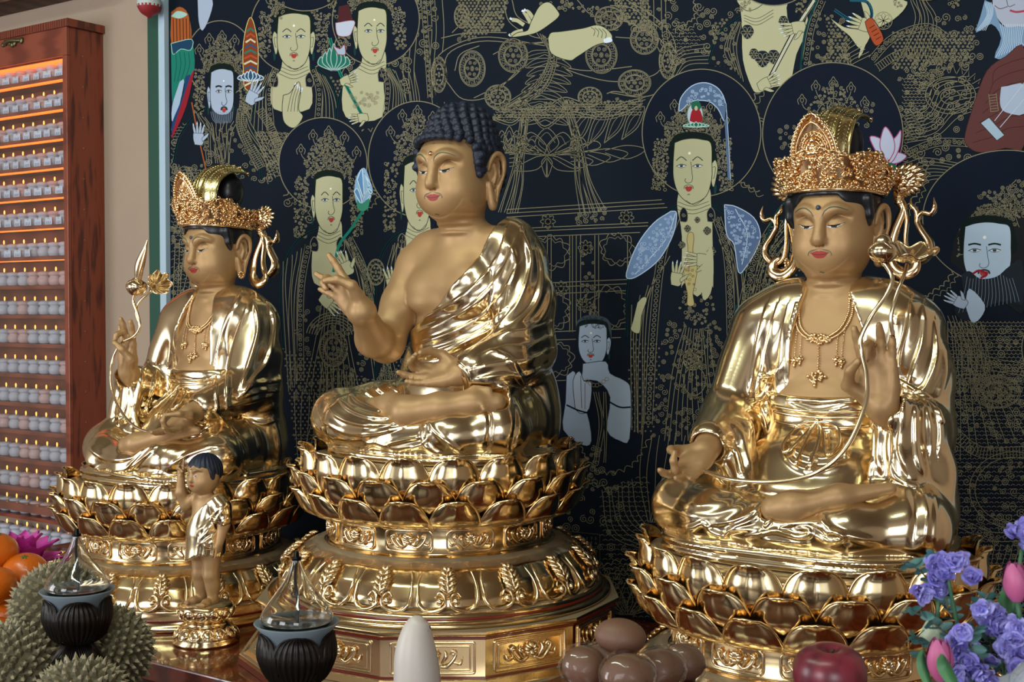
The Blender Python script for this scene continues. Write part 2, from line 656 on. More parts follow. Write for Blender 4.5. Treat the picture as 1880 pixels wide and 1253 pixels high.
def crown(root, m):
    cz, cf = .752, -.140
    rr = random.Random(4)
    def S(a, t, o=0):
        """band surface: a round the head from the front, t up the band"""
        hgt = .058 + .020 * math.cos(a) + .008 * math.cos(6 * a)
        rx, rf = .100 + .022 * t + o, .106 + .026 * t + o
        return L3(math.sin(a) * rx, cf + math.cos(a) * rf, cz + hgt * t - .012 * (1 - math.cos(a)) * .5)
    mb = MB()
    A = np.linspace(-2.35, 2.35, 64)
    mb.grid(np.array([[S(a, t, .0) for t in np.linspace(0, 1, 6)] for a in A]))
    mb.grid(np.array([[S(a, t, -.005) for t in np.linspace(0, 1, 6)] for a in A]), flip=True)
    mb.tube([S(a, 0, .001) for a in A], .004, 6)
    mb.tube([S(a, 1, .0) for a in A], .003, 6)
    band = mb.build('crown_band', GOLDR, root)
    mb = MB()
    for i in range(520):
        a = rr.uniform(-2.35, 2.35)
        t = rr.uniform(.08, 1.08)
        o = rr.uniform(.001, .009)
        if rr.random() < .55:
            mb.sphere(S(a, t, o), (rr.uniform(.003, .0055), rr.uniform(.003, .0055), rr.uniform(.003, .006)), 7, 5)
        else:
            r0, ph = rr.uniform(.005, .009), rr.uniform(0, 6)
            mb.tube([S(a + r0 * 9 * (1 - k * .14) * math.cos(ph + k), t + 14 * r0 * (1 - k * .14) * math.sin(ph + k) * .8, .004 + .001 * k) for k in range(6)], .0019, 5)
    for a in np.linspace(-2.3, 2.3, 60):
        mb.sphere(S(a, .05, .004), .0034, 7, 5)
    mb.build('crown_relief', GOLDR, band)
    # front plaque with a small seated figure
    def Q(u, v, o=0):
        """u across, v up the leaf-shaped plaque"""
        return L3(u, cf + .121 + v * .20 + o - 1.6 * u * u, .796 + v * .985)
    def wid(t):
        return .050 * math.sin(pi * min(1, .30 + t * .70)) ** .62 * (1 - .12 * t)
    H_ = .112
    mb = MB()
    mb.grid(np.array([[Q(wid(t) * q, H_ * t, -.002 - .010 * (1 - q * q)) for q in np.linspace(-1, 1, 9)] for t in np.linspace(0, 1, 14)]))
    mb.grid(np.array([[Q(wid(t) * q, H_ * t, -.008 - .010 * (1 - q * q)) for q in np.linspace(-1, 1, 9)] for t in np.linspace(0, 1, 14)]), flip=True)
    plq = mb.build('crown_plaque', GOLDR, root)
    mb = MB()
    out = [(wid(t), H_ * t) for t in np.linspace(0, 1, 16)]
    path = out + [(-a, b) for a, b in out[::-1]]
    for sc, r_ in ((1.0, .0028), (.80, .002)):
        mb.tube([Q(a * sc, .012 + (b - .012) * (sc * .9 + .1), .001) for a, b in path], r_, 6, sub=2)
    for a, b in path:
        mb.sphere(Q(a * .92, b * .97 + .001, .002), .0042, 8, 5)
        mb.sphere(Q(a * 1.06, b * 1.02, -.002), .0036, 7, 5)
    for k in range(4):
        r0 = .016 + k * .005
        mb.tube([Q(r0 * math.sin(a), .036 + r0 * 1.25 * math.cos(a), -.004) for a in np.linspace(-2.2, 2.2, 14)], .0014, 5)
    for i in range(14):
        a = -1.9 + i * 3.8 / 13
        mb.tube([Q(.020 * math.sin(a), .036 + .025 * math.cos(a), -.003), Q(.032 * math.sin(a), .036 + .042 * math.cos(a), -.003)], .0015, 5)
    mb.sphere(Q(0, .056, .002), (.0062, .006, .0075), 10, 7)
    mb.sphere(Q(0, .0655, .001), .003, 8, 5)
    mb.sphere(Q(0, .041, .001), (.0105, .007, .011), 10, 7)
    mb.sphere(Q(0, .029, .004), (.018, .009, .0065), 12, 7)
    for q in (-1, 1):
        mb.tube([Q(q * .009, .047, .002), Q(q * .013, .036, .005), Q(q * .004, .031, .010)], [.0035, .0035, .0025], 6, sub=3)
        for k in range(3):
            mb.sphere(Q(q * (.006 + .008 * k), .019, .003), (.005, .004, .005), 7, 5)
    mb.sphere(Q(0, .018, .004), (.006, .004, .005), 7, 5)
    mb.build('plaque_relief', GOLDR, plq)
    # hair mass and fluted hood
    V = Vol(axis_lin(-.12, .12, .003), axis_lin(-.26, -.01, .003), axis_lin(.62, .95, .003))
    V.ell((.002, -.143, .735), (.0925, .1085, .070), .02)
    V.ell((0, -.16, .70), (.090, .088, .08), .02)
    V.ell((0, -.188, .862), (.042, .046, .060), .03)
    def face(x, y, z):
        sd = np.clip((z - .665) / .055, 0, 1)
        return np.minimum(np.maximum(.748 - .6 * x * x - z, -.175 - y + .0 * x) * -1, 9) * 0 + np.maximum(np.maximum(z - (.7395 - 1.3 * np.maximum(np.abs(x) - .04, 0)), -(y + .078 + .035 * sd)), -9) + 0 * x
    V.fn(face, (-.12, -.20, .60), (.12, .0, .76), .004, 's')
    # sideburns in front of the ears
    for q in (-1, 1):
        V.chain([(q * .086, -.098, .735), (q * .0865, -.106, .70), (q * .083, -.113, .683)], [.012, .010, .008], .01)
    P, F = V.surf(3)
    emit('black_hair', P, F, HAIR, root)
    prof = spline([(0, -.060, .815), (0, -.062, .860), (0, -.085, .905), (0, -.130, .932), (0, -.185, .940), (0, -.215, .936)], 5)
    hood = mat('green_gold_hood', (.72, .62, .30), .22, 1)
    mb = MB()
    G = []
    for k, p in enumerate(prof):
        t = k / (len(prof) - 1)
        row = []
        for q in np.linspace(-1, 1, 25):
            fl = .0035 * abs(math.cos(q * pi * 2.0)) - .012 * q * q
            wdt = .046 + .006 * math.sin(pi * t)
            row.append(L3(q * wdt, p[1] + fl - .022 * q * q * (1 - t), p[2] - .020 * q * q * t + fl * .5))
        G.append(row)
    G = np.array(G)
    mb.grid(G, flip=True)
    B = G.copy()
    B[..., 1] += .005
    B[..., 2] -= .004
    mb.grid(B)
    for j in (0, 24):
        mb.tube(G[:, j], .0035, 6)
    for j in (6, 12, 18):
        mb.tube(G[:, j] + np.array([0, -.001, .001]), .0018, 5)
    mb.tube(G[-1], .0035, 6)
    hd = mb.build('fluted_hood', hood, root)
    mb = MB()
    for j in (6, 12, 18, 24, 0):
        for dx in (-.004, .004):
            mb.sphere(G[-2, j] + np.array([dx, 0, .004]), .0042, 8, 6)
    mb.build('hood_beads', GOLDR, hd)
    mb = MB()
    for k in range(3, len(prof) - 3, 1):
        for j0, j1 in ((0, 6), (6, 12), (12, 18), (18, 24)):
            mid = (j0 + j1) // 2
            mb.tube([G[k, j0 + 1], G[k + 2, mid], G[k, j1 - 1]], .0011, 4, sub=3)
    mb.build('hood_ribs', hood, hd)
    # fan leaves behind the ears, straps and fluttering ribbons
    for q in (-1, 1):
        mb = MB()
        c = L3(q * .118, -.205, .772)
        for i in range(13):
            a = math.radians(-80 + i * 14)
            for ln, bend, yy in ((.064, .25, 0), (.045, -.2, -.008), (.028, .2, -.013)):
                ln = ln * (.60 + .40 * math.cos(a - .4) ** 2)
                d = np.array([q * math.cos(a) * .95, .06 * math.sin(i * 2.1), math.sin(a) * .9])
                side = np.array([-d[2], 0, d[0]])
                mb.tube([c + d * .004 + np.array([0, yy, 0]), c + d * ln * .55 + side * bend * .01 + np.array([0, yy - .003, 0]), c + d * ln + np.array([0, yy, 0])], [.004, .0086, .0024], 7, sub=3, flat=.5, upv=(0, 1, 0))
        for i in range(26):
            a, r0 = rr.uniform(0, 6.28), rr.uniform(0, .016)
            mb.sphere(c + L3(r0 * math.cos(a), .009, r0 * math.sin(a)), rr.uniform(.003, .005), 7, 5)
        mb.build('fan_leaf', GOLDR, root)
        mb = MB()
        K = [(.118, -.205, .765), (.120, -.200, .735), (.128, -.200, .715), (.112, -.19, .665), (.106, -.185, .625), (.112, -.18, .595), (.135, -.178, .577), (.158, -.18, .585), (.160, -.185, .605), (.146, -.19, .618)]
        mb.tube([L3(q * x, f, z) for x, f, z in K], [.012, .012, .010, .011, .012, .014, .017, .015, .011, .005], 8, sub=5, flat=.6)
        K = [(.122, -.203, .74), (.135, -.205, .70), (.134, -.20, .65), (.142, -.20, .612), (.162, -.20, .603), (.182, -.20, .618), (.186, -.2, .642), (.170, -.2, .668), (.160, -.2, .690), (.170, -.2, .706), (.188, -.2, .703), (.196, -.2, .718), (.193, -.2, .738)]
        mb.tube([L3(q * x, f, z) for x, f, z in K], [.009, .011, .010, .014, .018, .018, .015, .014, .012, .011, .011, .010, .0015], 8, sub=5, flat=.5)
        K = [(.170, -.2, .668), (.160, -.2, .690), (.158, -.198, .712), (.148, -.196, .722), (.146, -.196, .738)]
        mb.tube([L3(q * x, f, z) for x, f, z in K], [.009, .011, .011, .009, .0012], 8, sub=5, flat=.5)
        for z in (.735, .742, .729):
            mb.tube([L3(q * (.119 + .010 * math.cos(a)), -.202 + .010 * math.sin(a), z) for a in np.linspace(0, 2 * pi, 12)], .0025, 5)
        mb.build('crown_ribbon', GOLDR, root)
        mb = MB()
        c = L3(q * .104, -.135, .603)
        mb.sphere(c, .006, 10, 7)
        for i in range(8):
            mb.sphere(c + L3(.004 * q, .0085 * math.cos(i * pi / 4), .0085 * math.sin(i * pi / 4)), .0036, 8, 5)
        mb.build('earring', GOLDR, root)


def necklace(root, body, m):
    me = body.data
    t = BVHTree.FromPolygons([v.co[:] for v in me.vertices], [p.vertices[:] for p in me.polygons])
    def S(x, z, off=.004):
        h = t.ray_cast(Vector((x, -.4, z)), Vector((0, 1, 0)))
        p = np.array(h[0]) if h[0] else np.array((x, .03, z))
        return p + np.array([0, -off, 0])
    mb = MB()
    ch = [(-.060, .528), (-.062, .49), (-.050, .458), (-.026, .440), (0, .434), (.026, .440), (.050, .458), (.062, .49), (.060, .528)]
    for sc, dz in ((1, 0), (.88, .006)):
        P = spline([(x * sc, 0, z + dz) for x, z in ch], 9)
        for p in P:
            mb.sphere(S(p[0], p[2]), .0031, 6, 4)
    nk = mb.build('bead_necklace', GOLDR, root)
    rr = random.Random(2)
    mb = MB()
    for i in range(60):
        a, r0 = rr.uniform(0, 6.28), rr.uniform(0, 1) ** .5
        mb.sphere(S(.026 * r0 * math.cos(a), .438 + .011 * r0 * math.sin(a), .005 + .003 * (1 - r0)), rr.uniform(.0025, .0042), 7, 5)
    mb.build('necklace_boss', GOLDR, nk)
    for q in (-1, 1):
        mb = MB()
        for i in range(22):
            a, r0 = rr.uniform(0, 6.28), rr.uniform(0, 1) ** .5
            mb.sphere(S(q * .060 + .010 * r0 * math.cos(a), .532 + .011 * r0 * math.sin(a), .005), .0036, 7, 5)
        mb.build('necklace_rosette', GOLDR, nk)
        for dx, z0, z1 in ((.040, .448, .402), (.052, .460, .398)):
            mb = MB()
            for z in np.arange(z1, z0, .0055):
                mb.sphere(S(q * dx, z), .0020, 6, 4)
            mb.sphere(S(q * dx, z1 - .006, .005), .0066, 9, 6)
            for i in range(6):
                mb.sphere(S(q * dx + .006 * math.cos(i), z1 - .006 + .006 * math.sin(i), .006), .0026, 6, 4)
            mb.sphere(S(q * dx, z1 - .017), (.003, .003, .005), 7, 5)
            mb.build('necklace_drop', GOLDR, nk)
    mb = MB()
    for z in np.arange(.376, .428, .0055):
        mb.sphere(S(0, z), .0024, 6, 4)
    for i in range(34):
        a, r0 = rr.uniform(0, 6.28), rr.uniform(0, 1) ** .5
        mb.sphere(S(.014 * r0 * math.cos(a), .360 + .014 * r0 * math.sin(a), .006), .0034, 7, 5)
    for dx, dz in ((.019, 0), (-.019, 0), (0, -.019)):
        mb.sphere(S(dx, .360 + dz, .005), (.0045, .003, .0035), 7, 5)
    mb.build('necklace_pendant', GOLDR, nk)


def held_lotus(key, root):
    """long-stemmed golden lotus held between both hands"""
    U = lambda px, py, f: locp(key, px, py, f)
    if key == 'R':
        S1 = [U(1262, 850, .17), U(1300, 868, .19), U(1350, 882, .215), U(1430, 885, .23), U(1500, 868, .23), U(1555, 820, .20), U(1588, 745, .165), U(1591, 690, .15), U(1583, 650, .14), U(1580, 622, .14), U(1600, 580, .13), U(1628, 540, .11), U(1638, 510, .10), U(1622, 480, .10)]
        S2 = [U(1640, 620, .08), U(1636, 580, .085), U(1650, 530, .07), U(1662, 500, .05), U(1666, 485, .04)]
        b, bh, br, lc = U(1621, 482, .10), .052, .026, U(1666, 478, .035)
    else:
        S1 = [U(352, 794, .14), U(330, 798, .15), U(290, 797, .16), U(250, 785, .16), U(222, 755, .15), U(204, 710, .13), U(206, 665, .11), U(222, 632, .10), U(246, 618, .085), U(257, 600, .08), U(252, 575, .08), U(245, 555, .08), U(248, 538, .08)]
        S2 = [U(257, 600, .08), U(250, 575, .075), U(256, 555, .07), U(268, 543, .06), U(279, 534, .053)]
        b, bh, br, lc = U(249, 542, .08), .055, .027, U(284, 526, .05)
    rt = thing('held_lotus_flower', 'golden lotus stem with bud and leaf held by the %s crowned statue' % ('right' if key == 'R' else 'left'), 'flower', tuple(np.array(STAT[key]) + S1[3]))
    o = np.array(S1[3])
    mb = MB()
    mb.tube([p - o for p in S1], .0046, 8, sub=6)
    mb.tube([p - o for p in S2], .0042, 8, sub=6)
    mb.build('stem', GOLD, rt)
    mb = MB()
    if key == 'R':
        bud(mb, b - o, br, bh, n=4, open_=.25)
        mb.sphere(b - o + L3(0, 0, .034), (.019, .019, .022), 14, 9)
    else:
        bud(mb, b - o, br, .055, (.15, 0, 1), n=3, open_=.5)
        q0 = U(253, 520, .08) - o
        mb.tube([q0, U(256, 490, .08) - o, U(262, 470, .08) - o, U(268, 452, .08) - o, U(271, 440, .08) - o], [.008, .014, .011, .005, .002], 10, sub=5)
        for s_ in (-1, 1):
            mb.tube([q0 + L3(s_ * .005, .006, 0), U(258, 485, .09) - o + L3(s_ * .008, 0, 0), U(269, 450, .085) - o], [.003, .004, .001], 6, sub=5)
    mb.build('lotus_bud', GOLD, rt)
    # wavy leaf
    mb = MB()
    R0 = .052 if key == 'R' else .034
    up = np.array([.15, -.25, 1.0]) if key == 'R' else np.array([.9, -.3, .25])
    up /= np.linalg.norm(up)
    u = np.cross(up, (0, 1, 0))
    u /= np.linalg.norm(u)
    v = np.cross(up, u)
    G = []
    for k in range(9):
        t = k / 8
        G.append([lc - o + (u * math.cos(a) + v * math.sin(a)) * R0 * t * (1 + .10 * math.cos(7 * a) * t) + up * (.020 * t * t + .006 * t * math.sin(7 * a + 1) - (.0 if key == 'R' else -.020 * t)) for a in np.linspace(0, 2 * pi, 56, endpoint=False)])
    mb.grid(np.array(G), closev=True)
    G2 = [[p - up * .0025 for p in row] for row in G]
    mb.grid(np.array(G2), closev=True, flip=True)
    mb.tube(G[-1] + [G[-1][0]], .0022, 5)
    for i in range(7):
        mb.tube([G[0][0], G[4][i * 8], G[8][i * 8]], .0014, 5, sub=3)
    mb.build('lotus_leaf', GOLD, rt)

# ---------------------------------------------------------------- figure parts (local axes: x to the viewer's right, f towards the viewer, z up)
class Frame:
    def __init__(s, o, sc=1.0, tilt=0.0, turn=0.0):
        s.o = np.array(o, float)
        s.s = sc
        a, t = math.radians(tilt), math.radians(turn)
        s.R = np.array([[math.cos(t), math.sin(t), 0], [-math.sin(t), math.cos(t), 0], [0, 0, 1]]) @ np.array([[1, 0, 0], [0, math.cos(a), math.sin(a)], [0, -math.sin(a), math.cos(a)]])

    def p(s, x, f, z):
        return s.o + s.s * (s.R @ np.array([x, f, z]))

    def P(s, A):
        return s.o + s.s * (np.asarray(A) @ s.R.T)


def head_sdf(V, H, ear=1.0, child=False):
    R, S = H.R, H.s
    e = lambda c, r, k=.02, op='u', rot=None: V.ell(H.p(*c), np.array(r if not np.isscalar(r) else [r] * 3) * S, k * S, op, R if rot is None else R @ rot)
    cp = lambda a, b, ra, rb=None, k=.01, op='u': V.cap(H.p(*a), H.p(*b), ra * S, (ra if rb is None else rb) * S, k * S, op)
    ch = lambda pts, rr, k=.01, op='u', sub=5: V.chain([H.p(*q) for q in pts], np.asarray([rr] * len(pts) if np.isscalar(rr) else rr) * S, k * S, op, sub)
    e((0, -.012, .032), (.083, .096, .092), .03)
    e((0, .012, -.022), (.073, .076, .064), .03)
    e((0, .026, .045), (.069, .060, .05), .03)
    for q in (-1, 1):
        e((q * .037, .047, -.022), (.030, .033, .034), .03)
        e((q * .044, .018, -.038), (.024, .040, .032), .04)
    e((0, .054, -.062), (.026, .024, .021), .035)
    e((0, .064, -.038), (.032, .014, .022), .035)
    # eye hollows, then the full upper lid
    for q in (-1, 1):
        ch([(q * .017, .092, .026), (q * .033, .091, .037), (q * .052, .080, .031)], [.006, .0075, .0065], .022, 's')
        e((q * .032, .0665, .0265), (.0235, .0150, .0130), .011, rot=rotm('Z', -q * 24))
        e((q * .032, .0660, .016), (.022, .0140, .009), .014, rot=rotm('Z', -q * 24))
        ch([(q * .0135, .0845, .0210), (q * .023, .0865, .0180), (q * .034, .0835, .0185), (q * .046, .0745, .0225)], [.0004, .0011, .0011, .0005], .0025, 's')
        ch([(q * .009, .084, .038), (q * .020, .0845, .050), (q * .037, .079, .0555), (q * .056, .064, .048)], [.004, .0042, .0032, .001], .014)
    # nose
    ch([(0, .083, .048), (0, .087, .030), (0, .094, .006), (0, .0995, -.009)], [.0062, .0055, .0066, .0088], .011)
    e((0, .0985, -.0115), (.0088, .0092, .0078), .006)
    for q in (-1, 1):
        e((q * .0118, .0875, -.0115), (.0072, .0098, .0072), .006)
        e((q * .0065, .0925, -.020), (.0032, .0045, .003), .003, 's')
    cp((0, .084, -.023), (0, .084, -.031), .0022, .0026, .006, 's')
    # lips
    for q in (-1, 1):
        ch([(0, .0835, -.0355), (q * .008, .0835, -.0345), (q * .015, .0795, -.0355), (q * .0195, .0740, -.0362)], [.0034, .0038, .0028, .0012], .004)
    ch([(-.0135, .0775, -.0415), (-.007, .082, -.0440), (.007, .082, -.0440), (.0135, .0775, -.0415)], [.0022, .0038, .0038, .0022], .006)
    ch([(-.0195, .0785, -.0362), (-.010, .0875, -.0388), (0, .089, -.0392), (.010, .0875, -.0388), (.0195, .0785, -.0362)], [.0004, .0009, .0010, .0009, .0004], .0022, 's')
    # ears
    for q in (-1, 1):
        if child:
            e((q * .083, -.012, .0), (.008, .018, .024), .006)
            continue
        L = ear
        c = lambda x, f, z: (q * (x + .003), f - .012, z * L if z < 0 else z * .92)
        e(c(.084, -.016, .022), (.007, .019, .040), .006, rot=rotm('Z', q * 14))
        e(c(.084, -.008, -.045), (.0075, .014, .028), .010)
        ch([c(.084, .006, .018), c(.087, .002, .036), c(.092, -.010, .055), c(.096, -.024, .056), c(.099, -.034, .040), c(.098, -.033, .012), c(.092, -.024, -.018), c(.087, -.013, -.045), c(.085, -.004, -.068)],
           [.0035, .004, .0045, .005, .005, .0045, .0045, .006, .0075], .004)
        ch([c(.084, .006, -.012), c(.084, .003, -.035), c(.085, 0, -.066)], [.004, .0055, .0075], .006)
        ch([c(.090, -.018, .030), c(.092, -.022, .010), c(.090, -.014, -.010)], [.006, .006, .004], .006, 's')
        ch([c(.088, -.009, .034), c(.090, -.016, .012), c(.088, -.008, -.012)], .003, .004)
        ch([c(.088, -.010, -.028), c(.089, -.004, -.052)], [.003, .0035], .005, 's', 3)


def neck_sdf(V, base, top, r=.05, sc=1.0, rings=3):
    V.cap(base, top, r * sc * 1.08, r * sc, .035)
    b, t = np.array(base), np.array(top)
    for i in range(rings):
        c = b + (t - b) * (.30 + .24 * i)
        V.ell(c + np.array([0, .004, 0]), ((r + .008 - .002 * i) * sc, (r + .008 - .002 * i) * sc, .013 * sc), .006)


def hand_sdf(V, wrist, A, N, T, size=.165, curls=None, thumb=None, k=.006, spread=4.0, cup=0.0):
    """A: wrist->knuckles, N: out of the palm, T: towards the thumb.
    curls: per finger (index..little) three bend angles; thumb: 4 points in (A,N,T) units of size"""
    A, N, T = [np.array(q, float) for q in (A, N, T)]
    A /= np.linalg.norm(A)
    T -= A * (A @ T)
    T /= np.linalg.norm(T)
    N2 = np.cross(A, T)
    N = N2 if N2 @ N > 0 else -N2
    w = np.array(wrist, float)
    s = size
    pt = lambda a, n, t: w + s * (a * A + n * N + t * T)
    ofs = [.155, .055, -.05, -.145]
    kn = [.46, .49, .47, .42]
    ln = [.40, .45, .41, .32]
    rf = [.052, .053, .050, .044]
    # palm
    for i in range(4):
        V.chain([pt(.0, 0, ofs[i] * .45), pt(.2, -.004, ofs[i] * .85), pt(kn[i], 0, ofs[i])], np.array([.085, .075, .060]) * s, k * 2, sub=0)
    V.ell(pt(.25, .01, 0), (.0 + s * .15, s * .15, s * .15) if False else s * .12, k * 3) if False else None
    V.chain([pt(.08, .035, .12), pt(.30, .035, .13)], np.array([.075, .05]) * s, k * 2.5)
    V.chain([pt(.08, .03, -.11), pt(.32, .02, -.14)], np.array([.065, .045]) * s, k * 2.5)
    tips = []
    for i in range(4):
        cu = curls[i]
        ang = 0.0
        side = (1.5 - i) * spread * (1 - min(1, sum(cu) / 150)) + (cu[3] if len(cu) > 3 else 0)
        p = pt(kn[i], 0, ofs[i])
        seg = [ln[i] * .46, ln[i] * .30, ln[i] * .24]
        pts, rr = [p], [rf[i] * 1.08 * s]
        d0 = A * math.cos(math.radians(side)) + T * math.sin(math.radians(side))
        for j in range(3):
            ang += math.radians(cu[j])
            d = d0 * math.cos(ang) + N * math.sin(ang)
            p = p + d * seg[j] * s
            pts.append(p)
            rr.append(rf[i] * s * (1.0, .92, .74)[j])
        for j in range(3):
            V.cap(pts[j], pts[j + 1], rr[j], rr[j + 1], k * .7 if j else k)
        tips.append(pts[-1])
    if thumb is None:
        thumb = [(.06, .03, .10), (.22, .07, .25), (.38, .09, .31), (.50, .10, .32)]
    tp = [pt(*q) for q in thumb]
    for j, (a, b) in enumerate(((.085, .072), (.068, .056), (.056, .044))):
        V.cap(tp[j], tp[j + 1], a * s, b * s, k)
    return tips, tp


def to_world(V):
    V = V.copy()
    V[:, 1] *= -1
    return V


class Decal:
    """paints thin shapes on a built surface: shapes given in head (x, z), projected from the front"""

    def __init__(s, V, F, H):
        s.t = BVHTree.FromPolygons([tuple(v) for v in V.tolist()], [tuple(f) for f in F.tolist()])
        s.H = H
        s.d = Vector(H.R @ np.array([0, -1.0, 0]))

    def hit(s, x, z, off=.0005, dirx=0.0):
        o = Vector(s.H.p(x + dirx, .3, z))
        t = Vector(s.H.p(x, 0, z))
        d = s.d if not dirx else (t - o).normalized()
        h = s.t.ray_cast(o, d)
        if h[0] is None:
            return np.array(s.H.p(x, .05, z))
        return np.array(h[0] + h[1] * off * (1 if h[1].dot(d) < 0 else -1))

    def strip(s, mb, pts, wid, off=.0005, sub=6, mi=0, nw=2):
        pts = spline([(a, 0, b) for a, b in pts], sub) if sub else np.array([(a, 0, b) for a, b in pts])
        T = np.gradient(pts, axis=0)
        T /= np.linalg.norm(T, axis=1)[:, None] + 1e-9
        n = len(pts)
        G = []
        for i in range(n):
            ww = wid * math.sin(pi * min(1, max(0, (i + .4) / n))) ** .5 if np.isscalar(wid) else np.interp(i / (n - 1), np.linspace(0, 1, len(wid)), wid)
            G.append([s.hit(pts[i][0] - T[i][2] * ww * u / 2, pts[i][2] + T[i][0] * ww * u / 2, off) for u in np.linspace(-1, 1, nw)])
        mb.grid(np.array(G), mi=mi)

    def patch(s, mb, top, bot, off=.0005, sub=6, rows=5, mi=0):
        a = spline([(x, 0, z) for x, z in top], sub)
        b = spline([(x, 0, z) for x, z in bot], sub)
        G = [[s.hit(*(p[[0, 2]] * (1 - t) + q[[0, 2]] * t), off) for p, q in zip(a, b)] for t in np.linspace(0, 1, rows)]
        mb.grid(np.array(G), mi=mi)


def face_paint(V, F, H, parent, urna, mous=True):
    D = Decal(V, F, H)
    LIP = mat('painted_lips', '#9a2a20', .5)
    GRN = mat('painted_green_line', '#2f4f3a', .5)
    WHT = mat('painted_eye_white', '#cfc9c4', .4)
    BLK = mat('painted_eye_black', '#1a1614', .3)
    fix = lambda mb: [v.__setitem__((slice(None), 1), -v[:, 1]) for v in mb.v] and mb
    def fin(mb, nm, m):
        mb.v = [to_world(v) for v in mb.v]
        mb.f = [f[::-1] for f in mb.f]
        return mb.build(nm, m, parent)
    for q in (-1, 1):
        mb = MB()
        D.strip(mb, [(q * .0095, .041), (q * .016, .0515), (q * .028, .0585), (q * .042, .0575), (q * .058, .050)], .0024, off=.0007)
        fin(mb, 'eyebrow', GRN)
        mb = MB()
        D.patch(mb, [(q * .0130, .0200), (q * .024, .0200), (q * .034, .0202), (q * .048, .0235)],
                [(q * .0130, .0190), (q * .024, .0145), (q * .034, .0148), (q * .048, .0228)], off=.0011)
        e = fin(mb, 'eye', WHT)
        mb = MB()
        D.patch(mb, [(q * .0235, .0202), (q * .030, .0204), (q * .0365, .0206)], [(q * .0245, .0152), (q * .030, .0146), (q * .0355, .0154)], off=.0016)
        fin(mb, 'iris', BLK).parent = e
        mb = MB()
        D.strip(mb, [(q * .0120, .0198), (q * .024, .0208), (q * .034, .0211), (q * .051, .0248)], .0013, off=.0018)
        fin(mb, 'eyelid_line', BLK).parent = e
    mb = MB()
    D.patch(mb, [(-.0198, -.0360), (-.012, -.0333), (-.004, -.0316), (0, -.0326), (.004, -.0316), (.012, -.0333), (.0198, -.0360)],
            [(-.0198, -.0363), (-.012, -.0383), (-.004, -.0394), (0, -.0392), (.004, -.0394), (.012, -.0383), (.0198, -.0363)])
    D.patch(mb, [(-.0180, -.0368), (-.009, -.0390), (0, -.0396), (.009, -.0390), (.0180, -.0368)],
            [(-.0180, -.0372), (-.010, -.0452), (0, -.0472), (.010, -.0452), (.0180, -.0372)])
    lp = fin(mb, 'lips', LIP)
    mb = MB()
    D.strip(mb, [(-.0192, -.0364), (-.009, -.0388), (0, -.0396), (.009, -.0388), (.0192, -.0364)], .0011, off=.0010)
    fin(mb, 'lip_line', mat('painted_lip_line', '#4a1510', .6)).parent = lp
    if mous:
        mb = MB()
        for q in (-1, 1):
            D.strip(mb, [(q * .003, -.0275), (q * .010, -.0290), (q * .018, -.0305), (q * .0230, -.0340), (q * .0255, -.0400), (q * .0230, -.0420)], .0012, off=.0008)
            D.strip(mb, [(q * .008, -.0300), (q * .017, -.0325), (q * .0215, -.0370)], .0009, off=.0008)
        D.strip(mb, [(-.006, -.078), (-.002, -.0765), (.002, -.0785), (.006, -.077)], .0018, off=.0008)
        D.strip(mb, [(-.003, .0795), (0, .082), (.003, .0795)], .0008, off=.0008)
        fin(mb, 'painted_moustache', GRN)
    mb = MB()
    c = D.hit(0, .058, .002)
    c[1] *= -1
    mb.sphere(c, .0042 * H.s, 12, 8)
    mb.tube([c + np.array([0, .001, 0]), c + np.array([0, -.0005, 0])], .0055 * H.s, 14)
    mb.build('forehead_jewel', urna, parent)


